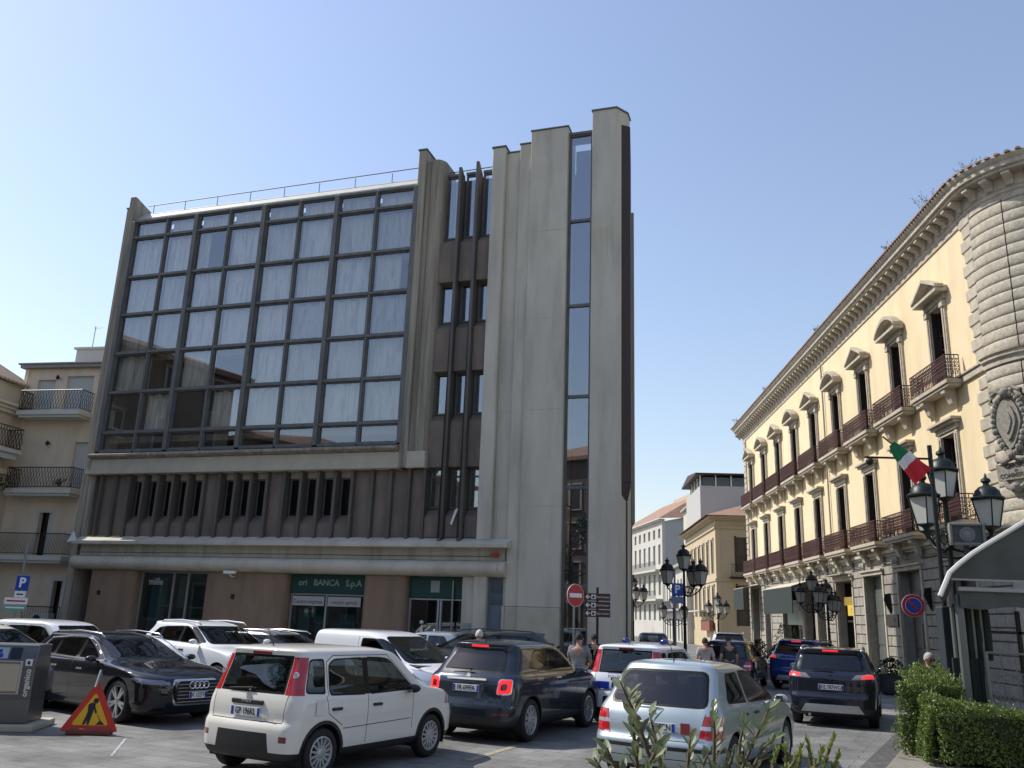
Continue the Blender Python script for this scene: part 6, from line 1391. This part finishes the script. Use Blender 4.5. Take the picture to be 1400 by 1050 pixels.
for P in ([(-.10,.02),(-.03,.02),(.0,.22),(.03,.40),(-.06,.42),(-.09,.22)], [(-.22,.02),(-.15,.02),(-.06,.22),(-.02,.40),(-.12,.42),(-.16,.24)], [(-.14,.40),(.03,.38),(.06,.60),(-.05,.64),(-.15,.58)], [(-.02,.60),(.05,.54),(.14,.36),(.09,.33)], [(.10,.40),(.12,.36),(.30,.12),(.27,.11)], [(.16,.02),(.42,.02),(.33,.11),(.26,.13)]):
    fg.prism(K(P), -.017, -.0141, 'y')
fg.lathe([(.0001,-.0141),(.042,-.0141),(.042,-.017),(.0001,-.017)], (.05*.6*S_, 0, .14+.69*.6*S_), 12, 'y'); fg.build('worker_symbol', M['black'], t)
b = MB(); b.T = T_; b.box(-.16,-.10,.02,.05,.0,.5); b.box(.10,.16,.02,.05,0,.5); b.box(-.015,.015,.02,.05,.3,.93); b.T = None; b.tube([(0,.03,.7),(0,.18,.95)], .02, 5); b.tube([(-.13,.10,.42),(-.13,.42,.02)], .014, 5); b.tube([(.13,.10,.42),(.13,.42,.02)], .014, 5); b.build('stand', galv, t)
b = MB(); b.box(-.33,.34,-.06,.16,.0,.10); b.build('ballast', mat('reddish_ballast', (.30,.05,.035), .8, c2=(.12,.05,.04), scale=12), t, bevel=.03)
# recycling station
cb = at(30, 995, 14.35); cb.z = 0
t = thing('waste_station', 'grey steel organic waste station with a pale hatch at the left edge', 'waste bin', (cb.x-.50, cb.y+.1, 0), radians(10))
b = MB(); b.box(-1.2,.62,-.18,.95,0,.10); b.build('base_slab', M['concb'], t, bevel=.02)
stl = mat('brushed_steel', (.17,.175,.17), .38, .7, c2=(.13,.13,.13), scale=3, stretch=(.3,1,6)); 
b = MB(); b.prism([(0.02,.10),(0.0,1.02),(.10,1.30),(.70,1.30),(.75,.10)], -.50, .46, 'x'); bd = b.build('housing', stl, t, bevel=.02)
b = MB(); b.prism([(-.03,.60),(-.03,1.0),(-.005,1.03),(0,.56)], -.24, .24, 'x'); b.build('hatch', mat('polished_hatch', (.55,.50,.40), .25, .6), t, bevel=.015)
b = MB(); b.box(-.28,.28,-.02,.01,.545,.56); b.box(-.28,-.245,-.035,.01,.56,1.05); b.box(.245,.28,-.035,.01,.56,1.05); b.box(-.245,.245,-.04,.01,1.03,1.05); b.build('hatch_frame', M['alloy'], t)
b = MB(); b.T = Matrix.Translation((0,.045,1.16)) @ Matrix.Rotation(radians(-19.6), 4, 'X'); b.box(-.25,.02,-.012,.01,-.085,.09); o_ = b.build('info_display', mat('pale_screen', (.35,.42,.50), .3), t)
b = MB(); b.T = Matrix.Translation((0,.045,1.16)) @ Matrix.Rotation(radians(-19.6), 4, 'X'); b.box(.05,.21,-.014,.01,-.085,.09); b.build('solar_panel', mat('dark_blue_panel', (.01,.015,.03), .2), t)
b = MB(); b.T = Matrix.Translation((0,.045,1.16)) @ Matrix.Rotation(radians(-19.6), 4, 'X')
for x, z, w in ((-.20,.0,.05),(-.10,.03,.05),(-.08,-.04,.07)): b.box(x-w,x+w*.4,-.015,-.0125,z-.03,z+.03)
b.build('screen_print', M['pblue'], o_)
for s in (-1,1):
    b = MB(); b.box(s*.36-.05,s*.36+.05,-.012,.02,.98,1.08); ic = b.build('icon_panel', wh, t); b = MB(); b.box(s*.36-.02,s*.36+.02,-.016,-.0121,1.0,1.05); b.build('icon', M['black'], ic)
    text('organico', .12, mat('pale_print', (.6,.6,.58), .5) if s < 0 else bpy.data.materials['pale_print'], t, (s*.37,-.004+.0,.72), (pi/2,-pi/2,0), 'vertical_lettering', .006, bold=.004)
# cafe awning pavilion
Y0 = 14.8; q0 = lambda u, v, Y=Y0: at(u, v, Y)
can = mat('grey_green_canvas', (.075,.08,.068), .85, c2=(.11,.115,.10), scale=1.5, stretch=(1,.3,1)); edge = mat('pale_piping', (.62,.62,.58), .6)
o_ = q0(1285,812); t = thing('cafe_awning', 'grey green canvas cafe pavilion with pale edged roof at the right edge', 'awning', (o_.x, o_.y, 0))
O = Vector((o_.x, o_.y, 0)); prof = [q0(u,v)-O for u, v in [(1284,815),(1291,798),(1297,783),(1310,771),(1328,757),(1345,746),(1372,730),(1400,713),(1460,678)]]
prof = [(p.x, p.z) for p in prof]+[(3.9,4.9),(5.4,4.0),(6.8,2.9)]
b = MB(); n = len(prof); vs = [(x,0,z) for x,z in prof]+[(x+1.15,2.1,z) for x,z in prof]+[(x,0,z-.025) for x,z in prof]+[(x+1.15,2.1,z-.025) for x,z in prof]
b.add(vs, [(i,i+1,n+i+1,n+i) for i in range(n-1)]+[(2*n+i,3*n+i,3*n+i+1,2*n+i+1) for i in range(n-1)]+[(i,2*n+i,2*n+i+1,i+1) for i in range(n-1)]); b.build('canvas_roof', can, t, smooth='auto')
zl_ = (q0(1340,793)-O).z+.02; gp = [p for p in prof if p[1] > zl_]; b = MB(); b.prism([(gp[0][0],zl_)]+gp+[(6.0,zl_)], .0, .02, 'y'); b.build('gable_canvas', can, t)
b = MB(); b.tube([(x,-.03,z) for x,z in prof], .04, 6); b.build('roof_piping', edge, t)
zb = prof[0][1]; bz = (q0(1340,806)-O).z; b2 = (q0(1340,793)-O).z
b = MB(); b.box(.30,6.6,-.05,.03,bz-.035,bz+.035); b.build('front_beam', mat('pale_beam', (.34,.35,.34), .5, .3), t, bevel=.01)
b = MB(); b.box(.22,6.6,.0,.05,b2-.015,b2+.015); b.build('upper_rail', bpy.data.materials['pale_beam'], t)
b = MB(); vs = []; n = 40
for i in range(n+1): x = .33+6.2*i/n; y = .02*sin(i*1.9); vs += [(x,y,bz-.036),(x,y-.01,bz-.30-.03*sin(i*.8))]
b.add(vs, [(2*i,2*i+1,2*i+3,2*i+2) for i in range(n)]); b.build('valance', can, t)
pm_ = mat('grey_steel_post', (.15,.165,.16), .4, .4); dkg = mat('dark_green_curtain', (.012,.022,.018), .8)
b = MB(); b.box(.29,.41,.05,.14,0,zb+.05); b.build('corner_post', pm_, t, bevel=.015)
for k, u in enumerate((1322,1337,1350,1361)):
    x = (q0(u,860)-O).x; b = MB(); b.box(x-.02,x+.02,.42,.48,.0,zb-.15); b.build('slim_post', pm_, t)
    b = MB(); b.lathe([(.07,1.55),(.085,1.9),(.08,2.3),(.06,zb-.1)], (x+.11,.5,0), 9); b.build('rolled_curtain', dkg, t, smooth=True)
x0, x1 = (q0(1318,900)-O).x, (q0(1361,900)-O).x; b = MB()
for k in range(7): xa = x0+(x1-x0)*k/7; b.box(xa+.004,xa+(x1-x0)/7-.004,.38+.01*(k%2),.42,0,1.58)
b.build('lower_panel', dkg, t)
xs_, xe_ = (q0(1289,850,16.0)-O).x, (q0(1305,850,16.0)-O).x; b = MB(); b.box(xs_,xe_,1.2,1.45,0,2.45); b.build('side_curtain', mat('blue_black_curtain', (.02,.028,.035), .7), t, bevel=.03)
x2 = (q0(1362,900)-O).x; b = MB(); zt = (q0(1366,893)-O).z
b.tube([(x2,.3,0),(x2,.3,zt)], .03, 6); b.tube([(x2,.3,zt*.45),(x2+1.6,.3,zt*.45)], .018, 5); b.tube([(x2,.3,zt),(x2+1.8,.3,zt*.98)], .018, 5)
for k in range(7):
    x = x2+.25*k+.12
    for zc, r_ in ((zt*.75,.11),(zt*.55,.08),(zt*.28,.11)): b.tube([(x+r_*(1-j/26)*cos(j*pi/5),.3,zc+r_*(1-j/26)*sin(j*pi/5)) for j in range(14)], .012, 4)
    b.tube([(x+.12,.3,0),(x+.12,.3,zt)], .012, 4)
b.build('scroll_railing', mat('pale_iron', (.24,.24,.22), .6), t)
b = MB(); b.box(x2+.3,x2+.36,1.0,1.06,0,2.4); b.box(x2+1.0,x2+1.06,1.0,1.06,0,2.4); b.box(x2,x2+2,1.0,1.05,2.0,2.05); b.build('glazing_bar', M['black'], t)
# planters by the palazzo
def planter(label, x, y, r, h, m, ph, seed, conical=False, sphere=False):
    t = thing('planter', label, 'planter', (x, y, 0), 0, 'planters along the palazzo'); b = MB()
    b.lathe([(r*.55,0),(r*.85,.05),(r*1.05,h*.5),(r,h*.85),(r*1.08,h),(r*.9,h),(r*.85,h*.85),(.001,h*.8)], (0,0,0), 18); b.build('pot', m, t, smooth='auto')
    rr = random.Random(seed); f = MB(); n = 420
    for i in range(n):
        z = rr.random(); R_ = r*(1.0-z*.9 if conical else .9*sin(pi*(.15+z*.8))+.15)*sqrt(rr.random()); a = rr.uniform(0,2*pi)
        c = Vector((R_*cos(a), R_*sin(a), h+z*ph)); d = Vector((rr.uniform(-1,1),rr.uniform(-1,1),rr.uniform(-.4,1))).normalized()*.06; e_ = d.cross(Vector((rr.random(),rr.random(),.5))).normalized()*.025
        f.add([c-d,c+e_,c+d,c-e_], [(0,1,2,3)])
    f.build('foliage', M['leafd'], t); return t
pt = mat('dark_glazed_pot', (.03,.032,.035), .45); pc = mat('pale_concrete_pot', (.34,.32,.28), .8)
p = gnd(1221,950); planter('dark round pot on the pavement right of the navy crossover', p.x, p.y, .42, .62, pt, .5, 1)
planter('dark pot with a slim conical shrub left of the blue crossover', 13.3, 40.5, .32, .5, pt, 1.5, 2, True)
planter('pale round pot nearest the lamp, left of the blue crossover', 10.2, 33.0, .42, .55, pc, .8, 3)
planter('pale round pot just behind its neighbour near the middle street lamp', 10.3, 36, .42, .55, pc, .9, 4)
planter('dark pot with a bushy shrub by the far palazzo door', 14.8, 47, .45, .6, pt, 1.5, 5)
# ================= planting =================
def leafmat(name, a, b, rough=.45, tr=.25):
    m = mat(name, a, rough, c2=b, scale=14, detail=2, lo=.3, hi=.7); nt = m.node_tree; N = nt.nodes; Lk = nt.links; p = N['Principled BSDF']
    t = N.new('ShaderNodeBsdfTranslucent'); mx = N.new('ShaderNodeMixShader'); mx.inputs[0].default_value = tr
    src_ = p.inputs['Base Color'].links[0].from_socket; Lk.new(src_, t.inputs[0]); Lk.new(p.outputs[0], mx.inputs[1]); Lk.new(t.outputs[0], mx.inputs[2]); Lk.new(mx.outputs[0], N['Material Output'].inputs[0]); return m
M['hleaf'] = leafmat('box_hedge_leaf', (.075,.125,.028), (.21,.28,.065), .4, .35); M['oleaf'] = leafmat('grey_green_leaf', (.12,.15,.075), (.25,.285,.155), .42); M['yleaf'] = leafmat('lime_leaf', (.16,.22,.04), (.30,.36,.09), .45); M['twig'] = mat('twig', (.10,.07,.045), .9)
def leaf(b, c, d, n, l, w, m=None):
    d = d.normalized(); s = d.cross(n).normalized()*w; up = s.cross(d).normalized()*(w*.35)
    b.add([c, c+d*l*.35-s+up, c+d*l*.75-s*.8+up, c+d*l, c+d*l*.75+s*.8+up, c+d*l*.35+s+up, c+d*l*.5], [(0,6,1),(1,6,2),(2,6,3),(3,6,4),(4,6,5),(5,6,0)], m)
def hedge(label, org, rz, lx, ly, h, n, seed):
    t = thing('box_hedge', label, 'hedge', org, rz, None); rr = random.Random(seed); b = MB()
    bump = lambda x, y: .09*sin(x*2.3+seed)+.07*sin(y*3.7+x*1.7)+.05*sin(x*8+y*6)
    for i in range(n):
        u = rr.random(); face = rr.random()
        x, y, z = rr.uniform(0,lx), rr.uniform(0,ly), rr.uniform(.05,h); dep = abs(rr.gauss(0,.05))
        if face < .36: z = h+bump(x,y)-dep; nn = Vector((0,0,1))
        elif face < .72: y = -bump(x,z)*.8+dep; nn = Vector((0,-1,0))
        elif face < .88: x = -bump(y,z)*.8+dep; nn = Vector((-1,0,0))
        else: x, y, z = rr.uniform(.1,lx-.1), rr.uniform(.1,ly-.1), rr.uniform(.2,h-.05); nn = Vector((0,0,1))
        d = (nn*rr.uniform(.1,1)+Vector((rr.gauss(0,.6),rr.gauss(0,.6),rr.gauss(.2,.6)))).normalized()
        leaf(b, Vector((x,y,z)), d, (nn+Vector((rr.gauss(0,.5),rr.gauss(0,.5),rr.gauss(0,.5)))).normalized(), rr.uniform(.03,.05), rr.uniform(.011,.018))
    for i in range(int(lx*ly*26)):
        x, y = rr.uniform(0,lx), rr.uniform(0,ly); p0 = Vector((x,y,h+bump(x,y)-.05)); d = Vector((rr.gauss(0,.4),rr.gauss(0,.4)-.1,1)).normalized(); L2 = rr.uniform(.08,.2)
        for k in range(8): a = rr.uniform(0,2*pi); leaf(b, p0+d*L2*(k+1)/8, (d+Vector((cos(a),sin(a),0))*.9).normalized(), Vector((rr.gauss(0,.3),rr.gauss(0,.3),1)), rr.uniform(.025,.042), .012)
    b.build('foliage', M['hleaf'], t)
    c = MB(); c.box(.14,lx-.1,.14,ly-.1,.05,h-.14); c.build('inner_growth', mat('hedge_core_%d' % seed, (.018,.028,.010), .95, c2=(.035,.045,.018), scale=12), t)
    q = MB()
    for i in range(40): x, y = rr.uniform(.1,lx-.1), rr.uniform(.05,.25); q.tube([(x,y,0),(x+rr.gauss(0,.08),y-.05,h*.55)], [.014,.006], 4, cap=False)
    q.build('stem', M['twig'], t)
hz = atan2(dr.y, dr.x)
ca_ = Vector((6.55, 14.1, .05))
hedge('clipped box hedge running along the kerb towards the palazzo', (ca_.x+.95*0, ca_.y+.8, .05), hz-pi/2, .95, 5.2, 1.12, 15000, 1)
hedge('low clipped box hedge across the bottom right corner in front of the cafe pavilion', (ca_.x, ca_.y-.35, .05), radians(-8), 6.5, .85, .85, 26000, 2)
# near shoots rising from planters under the camera
def shrub(label, base, shoots, m, ll, lw, dens, seed, spread=.5):
    """shoots: list of pixel polylines (u,v,Y)"""
    t = thing('leafy_shrub', label, 'shrub', base, 0, 'shrubs in front of the camera'); rr = random.Random(seed); B = Vector(base)
    st = MB(); lf = MB()
    for sh in shoots:
        P = [Vector((0,0,-.55))]+[at(*q)-B for q in sh]
        st.tube(P, [.006]*(len(P)-1)+[.002], 5)
        for i in range(len(P)-1):
            L_ = (P[i+1]-P[i]).length; n = max(2, int(L_*dens))
            for k in range(n):
                c = P[i].lerp(P[i+1], (k+rr.random())/n); ax = (P[i+1]-P[i]).normalized(); a = rr.uniform(0,2*pi)
                o = Vector((cos(a), sin(a), 0)); d = (ax*rr.uniform(.6,1.3)+o*spread+Vector((0,0,.15))).normalized()
                leaf(lf, c, d, (ax-d*ax.dot(d)*.9+o*.2).normalized(), ll*rr.uniform(.75,1.15), lw*rr.uniform(.8,1.1))
    st.build('stem', M['twig'], t); lf.build('foliage', m, t); return t
shrub('tall grey green leafy shoots, leftmost in front of the silver hatchback', at(862,1050,2.7)-Vector((0,0,.1)), [[(890,1040,2.7),(872,985,2.7),(848,932,2.68)],[(872,1050,2.75),(866,1000,2.75),(862,950,2.72)],[(905,1050,2.8),(896,1010,2.8),(888,975,2.8)],[(850,1060,2.7),(836,1040,2.7),(830,1022,2.7)],[(880,1060,2.6),(893,1035,2.6),(905,1010,2.6)],[(830,1065,2.7),(820,1050,2.7),(812,1035,2.7)]], M['oleaf'], .062, .0125, 80, 1, 1.0)
shrub('slender grey green shoot in the middle, before the tail lamp of the silver hatchback', at(972,1050,2.9)-Vector((0,0,.1)), [[(976,1045,2.9),(977,1005,2.9),(975,966,2.9)],[(940,1055,2.95),(942,1030,2.95),(944,1008,2.95)],[(955,1060,2.9),(962,1045,2.9),(968,1030,2.9)],[(990,1060,2.9),(1000,1040,2.9),(1004,1025,2.9)]], M['oleaf'], .056, .0115, 75, 2, 1.0)
shrub('branching grey green shoots, rightmost in front of the silver hatchback', at(1030,1050,2.9)-Vector((0,0,.1)), [[(1015,1050,2.9),(1035,1005,2.9),(1052,968,2.9)],[(1010,1050,2.95),(1012,1015,2.95),(1018,985,2.95)],[(1030,1050,2.85),(1042,1025,2.85),(1058,1010,2.85)]], M['oleaf'], .052, .011, 80, 3, 1.0)
shrub('lime green fine leaved shrub at the bottom edge, left one', at(1080,1050,3.0)-Vector((0,0,.1)), [[(1055,1055,3),(1058,1040,3),(1062,1028,3)],[(1075,1055,3),(1076,1035,3),(1072,1020,3)],[(1090,1055,3),(1094,1038,3),(1096,1020,3)],[(1070,1055,2.9),(1084,1045,2.9),(1092,1030,2.9)]], M['yleaf'], .026, .005, 420, 4, .6)
shrub('lime green fine leaved shrub at the bottom edge, right one', at(1120,1050,3.0)-Vector((0,0,.1)), [[(1110,1055,3),(1108,1035,3),(1104,1012,3)],[(1125,1055,3),(1130,1035,3),(1139,1008,3)],[(1135,1058,3),(1142,1045,3),(1146,1032,3)],[(1100,1058,2.95),(1118,1045,2.95),(1124,1025,2.95)]], M['yleaf'], .026, .005, 420, 5, .6)
for i, (x, y, w) in enumerate(((.62,2.75,.50),(1.25,3.0,.42))):
    t = thing('planter_box', ('long' if i == 0 else 'short')+' stone planter box under the shrubs below the lower picture edge', 'planter', (x, y, 0))
    b = MB(); b.box(-w,w,-.28,.28,0,.82); b.box(-w-.04,w+.04,-.32,.32,.82,.90); b.build('box', M['concb'], t, bevel=.02); b = MB(); b.box(-w+.05,w-.05,-.23,.23,.9,.92); b.build('earth', M['soil'], t)
# magnolia tree left of the viewer, reflected in the slot window
def tree(label, x, y, h, r, seed, n=5200):
    t = thing('magnolia_tree', label, 'tree', (x, y, 0)); rr = random.Random(seed); b = MB()
    b.tube([(0,0,0),(.05,0,h*.3),(-.05,.05,h*.6),(0,0,h*.9)], [.2,.16,.1,.03], 9); cl = []
    for i in range(16):
        a = rr.uniform(0,2*pi); z = rr.uniform(.35,.85)*h; L_ = r*rr.uniform(.5,.95)*(1-.5*abs(z/h-.55)); e_ = Vector((L_*cos(a), L_*sin(a), z+L_*.4)); b.tube([(0,0,z),e_*.5+Vector((0,0,z*.5)),e_], [.06,.04,.015], 5); cl.append((e_, rr.uniform(.5,.95)))
    b.build('trunk', M['twig'], t); f = MB()
    for i in range(n):
        c, q = rr.choice(cl); v = Vector((rr.gauss(0,1),rr.gauss(0,1),rr.gauss(0,1))).normalized()*q*rr.uniform(.55,1.0)
        leaf(f, c+v, (v.normalized()+Vector((rr.gauss(0,.5),rr.gauss(0,.5),rr.gauss(0,.5)))).normalized(), Vector((rr.gauss(0,.3),rr.gauss(0,.3),1)), .16, .04)
    f.build('crown', leafmat('magnolia_leaf', (.02,.045,.012), (.05,.085,.025), .3), t)
tree('dark glossy magnolia tree left of the square, reflected in the slot window', -11.6, 6.0, 11.5, 4.0, 9, 9000)
# ================= people =================
def skinned(name, V, E, m, par, lv=2, root=0):
    me = bpy.data.meshes.new(name); me.from_pydata([v[:3] for v in V], E, []); me.materials.append(m)
    bm = bmesh.new(); bm.from_mesh(me); ly = bm.verts.layers.skin.verify(); bm.verts.ensure_lookup_table()
    for i, v in enumerate(V):
        r_ = v[3]; bm.verts[i][ly].radius = (r_ if not isinstance(r_, tuple) else r_[0], r_ if not isinstance(r_, tuple) else r_[1]); bm.verts[i][ly].use_root = (i == root)
    bm.to_mesh(me); bm.free(); o_ = bpy.data.objects.new(name, me); COL.objects.link(o_); o_.parent = par
    a = o_.modifiers.new('skin', 'SKIN'); a.use_smooth_shade = True; s = o_.modifiers.new('sub', 'SUBSURF'); s.levels = lv; s.render_levels = lv; return o_
SK = mat('skin', (.42,.24,.16), .6)
def person(label, x, y, rz, h, shirt, trousers, hair, pose=None, glasses=False, group='people in the square', long=False):
    t = thing('person', label, 'person', (x, y, 0), rz, group); k = h/1.75; t.scale = (k, k, k)
    P = dict(hipL=(.09,0,.92), hipR=(-.09,0,.92), knL=(.10,-.03,.50), knR=(-.10,.02,.50), anL=(.10,.02,.09), anR=(-.10,.05,.09), toL=(.11,-.13,.04), toR=(-.11,-.11,.04), shL=(.18,0,1.42), shR=(-.18,0,1.42), elL=(.25,.02,1.14), elR=(-.25,.02,1.14), wrL=(.24,-.10,.90), wrR=(-.24,-.10,.90), neck=(0,.0,1.50), head=(0,-.015,1.62))
    if pose: P.update(pose)
    names = ['pel','waist','chest','neck','hd0','hd1','shL','elL','wrL','shR','elR','wrR','hipL','knL','anL','toL','hipR','knR','anR','toR']
    nk = Vector(P['neck']); hd = Vector(P['head']); up = (hd-nk).normalized()
    co_ = dict(P, pel=(0,0,.98), waist=(0,.0,1.12), chest=(0,0,1.34), hd0=tuple(nk+up*.09), hd1=tuple(hd+up*.055))
    R_ = dict(pel=(.14,.10), waist=(.12,.09), chest=(.155,.10), neck=.052, hd0=.07, hd1=.085, shL=.062, elL=.042, wrL=.03, shR=.062, elR=.042, wrR=.03, hipL=.088, knL=.058, anL=.042, toL=.036, hipR=.088, knR=.058, anR=.042, toR=.036)
    V = [tuple(co_[n])+(R_[n],) for n in names]; I = {n: i for i, n in enumerate(names)}
    E = [(I[a], I[b]) for a, b in [('pel','waist'),('waist','chest'),('chest','neck'),('neck','hd0'),('hd0','hd1'),('chest','shL'),('shL','elL'),('elL','wrL'),('chest','shR'),('shR','elR'),('elR','wrR'),('pel','hipL'),('hipL','knL'),('knL','anL'),('anL','toL'),('pel','hipR'),('hipR','knR'),('knR','anR'),('anR','toR')]]
    for s in 'LR':   # hands: palm, four fingers and thumb on each wrist
        w = Vector(co_['wr'+s]); e_ = Vector(co_['el'+s]); d = (w-e_).normalized(); side_ = d.cross(Vector((0,1,0))).normalized(); base = len(V)
        pc_ = w+d*.07; V.append(tuple(pc_)+((.034,.018),)); E.append((I['wr'+s], base))
        for j, (o2, l_) in enumerate(((-.03,.075),(-.01,.088),(.01,.082),(.028,.065))):
            a1 = pc_+d*.035+side_*o2; a2 = a1+d*l_*.5+Vector((0,-.012,0)); V.append(tuple(a1)+(.0095,)); V.append(tuple(a2)+(.008,)); q = len(V)-2; E += [(base, q), (q, q+1)]
        th = w+d*.03-side_*.04+Vector((0,-.02,0)); V.append(tuple(th)+(.010,)); E.append((base, len(V)-1))
    body = skinned('body', V, E, SK, t)
    col = MB()
    g = lambda n, r_: tuple(co_[n])+(r_,)
    shm = mat('shirt_cloth', shirt, .9, c2=tuple(c*.75 for c in shirt), scale=9) ; trm = mat('trouser_cloth', trousers, .9)
    mid = lambda a, b, f: tuple(Vector(co_[a]).lerp(Vector(co_[b]), f))
    cuff = .92 if long else .75
    SV = [(0,0,.94,(.155,.115)),g('waist',(.145,.108)),g('chest',(.17,.118)),tuple(nk-up*.03)+(.06,),g('shL',.078),g('elL',.058),mid('elL','wrL',cuff)+(.045,) if long else mid('shL','elL',.8)+(.062,),g('shR',.078),g('elR',.058),mid('elR','wrR',cuff)+(.045,) if long else mid('shR','elR',.8)+(.062,)]
    if long: SE = [(0,1),(1,2),(2,3),(2,4),(4,5),(5,6),(2,7),(7,8),(8,9)]
    else: SV = [v for i, v in enumerate(SV) if i not in (5,8)]; SE = [(0,1),(1,2),(2,3),(2,4),(4,5),(2,6),(6,7)]
    skinned('shirt', SV, SE, shm, t)
    TV = [(0,0,.97,(.15,.11)),g('hipL',.10),g('knL',.072),mid('knL','anL',.92)+(.06,),g('hipR',.10),g('knR',.072),mid('knR','anR',.92)+(.06,)]
    skinned('trousers', TV, [(0,1),(1,2),(2,3),(0,4),(4,5),(5,6)], trm, t)
    for s in 'LR': skinned('shoe', [tuple(Vector(co_['an'+s])+Vector((0,.03,-.03)))+(.055,), tuple(Vector(co_['to'+s]))+((.05,.036),)], [(0,1)], M['black'], t)
    # head shape over the neck, face features and hair
    Hm = Matrix.Translation(hd+up*.01) @ Vector((0,0,1)).rotation_difference(up).to_matrix().to_4x4()
    f = MB(); f.T = Hm @ Matrix.Diagonal((.078,.098,.118,1)); f.lathe([(max(.001,sin(pi*i/12)*(1-.16*(1 if i < 4 else 0)*(4-i)/4)), -cos(pi*i/12)) for i in range(13)], (0,0,0), 18)
    f.T = Hm; f.prism([(-.014,-.02),(.014,-.02),(.0,.03)], -.118, -.09, 'y'); f.box(-.024,.024,-.098,-.090,-.056,-.047)
    for s in (-1,1): f.ball((s*.08,.0,-.005), .02, 6)
    f.build('face', SK, body, smooth='auto')
    e_ = MB(); e_.T = Hm
    for s in (-1,1): e_.ball((s*.03,-.088,.012), .012, 6)
    if glasses:
        for s in (-1,1): e_.lathe([(.001,-.103),(.03,-.102),(.031,-.096),(.001,-.095)], (s*.034,0,.012), 12, 'y'); e_.tube([(s*.06,-.095,.015),(s*.082,0,.01)], .004, 4)
        e_.tube([(-.01,-.1,.015),(.01,-.1,.015)], .004, 4)
    e_.build('sunglasses' if glasses else 'eye', M['black'], body)
    rr = random.Random(int(abs(x)*100)); hm_ = mat('hair', hair, .8, c2=tuple(c*.6 for c in hair), scale=40); hb = MB(); hb.T = Hm @ Matrix.Diagonal((.090,.110,.125,1)); vs = []; fs = []; N_ = 18
    for i in range(9):
        for j in range(N_):
            a = 2*pi*j/N_; fr = max(0, -sin(a)); lim = pi*(.60-.32*fr); th = lim*i/8; rr_ = 1+rr.uniform(-.03,.05); vs.append((rr_*sin(th)*cos(a), rr_*sin(th)*sin(a)+.05, rr_*cos(th)+.03))
    for i in range(8):
        for j in range(N_): fs.append((i*N_+j, (i+1)*N_+j, (i+1)*N_+(j+1)%N_, i*N_+(j+1)%N_))
    hb.add(vs, fs); hb.build('hair', hm_, body, smooth=True); return t
p = at(1268,900,16.9)
person('older person with grey hair, sunglasses and dark brown jacket behind the hedge', p.x, p.y, radians(12), 1.62, (.035,.018,.015), (.03,.03,.035), (.42,.40,.36), dict(head=(0,-.04,1.61), wrL=(.10,-.22,1.28), elL=(.25,-.05,1.12), wrR=(-.12,-.2,1.1)), True, long=True)
p = at(793,870,18.9)
person('person in grey t-shirt and jeans standing at the open door of the police car', p.x-.02, 18.9, radians(160), 1.72, (.22,.23,.24), (.025,.04,.08), (.015,.012,.01), dict(elL=(.24,-.12,1.15), wrL=(.15,-.33,1.12), elR=(-.24,-.1,1.14), wrR=(-.16,-.3,1.1)))
p = at(655,870,20.6)
person('white haired person walking between the slate crossover and the dark grey suv', p.x, 20.6, radians(170), 1.68, (.35,.34,.32), (.06,.06,.07), (.65,.63,.60))
p = at(964,880,24.5)
person('person in pale top with dark hair walking down the street, left of the pair', p.x, 24.5, radians(175), 1.62, (.45,.40,.38), (.05,.06,.10), (.03,.018,.012))
p = at(996,880,26)
person('person in dark top walking down the street, right of the pair', p.x, 26, radians(185), 1.68, (.05,.045,.05), (.05,.05,.06), (.06,.03,.02))
p = at(808,880,25)
person('person with dark hair in dark shirt in front of the direction sign pole', p.x, 24.2, radians(200), 1.62, (.02,.02,.022), (.03,.03,.04), (.012,.01,.01))
# parked scooter by the tower
t = thing('motor_scooter', 'dark motor scooter parked beside the concrete tower beyond the slate crossover', 'scooter', (at(760,880,23).x, 23, 0), radians(115))
b = MB()
for x in (-.62,.62): b.lathe([(.16,-.05),(.24,-.045),(.26,0),(.24,.045),(.16,.05),(.16,-.05)], (x,0,.26), 18, 'y')
b.build('wheel', M['rubber'], t, smooth='auto')
b = MB(); b.prism(rnd([(-.80,.42),(-.15,.32),(.22,.30),(.42,.34),(.58,.95),(.50,1.02),(.36,.46),(-.05,.44),(-.10,.72),(-.75,.76)],.06), -.14, .14, 'y'); b.build('bodywork', P_black, t, bevel=.03)
b = MB(); b.prism(rnd([(-.78,.78),(-.08,.74),(-.06,.82),(-.40,.84),(-.76,.88)],.03), -.15, .15, 'y'); b.build('seat', M['black'], t, bevel=.03)
b = MB(); b.tube([(.60,0,.30),(.46,0,1.02)], .03, 6); b.tube([(.40,-.32,1.06),(.48,0,1.04),(.40,.32,1.06)], .018, 6)
for s in (-1,1): b.tube([(.44,s*.24,1.06),(.46,s*.30,1.25)], .008, 4); b.ball((.46,s*.32,1.28), .05, 8)
b.build('handlebar', M['black'], t, smooth='auto'); b = MB(); b.prism([(.50,1.05),(.42,1.35),(.44,1.36),(.54,1.06)], -.18, .18, 'y'); b.build('windshield', M['cglass'], t)
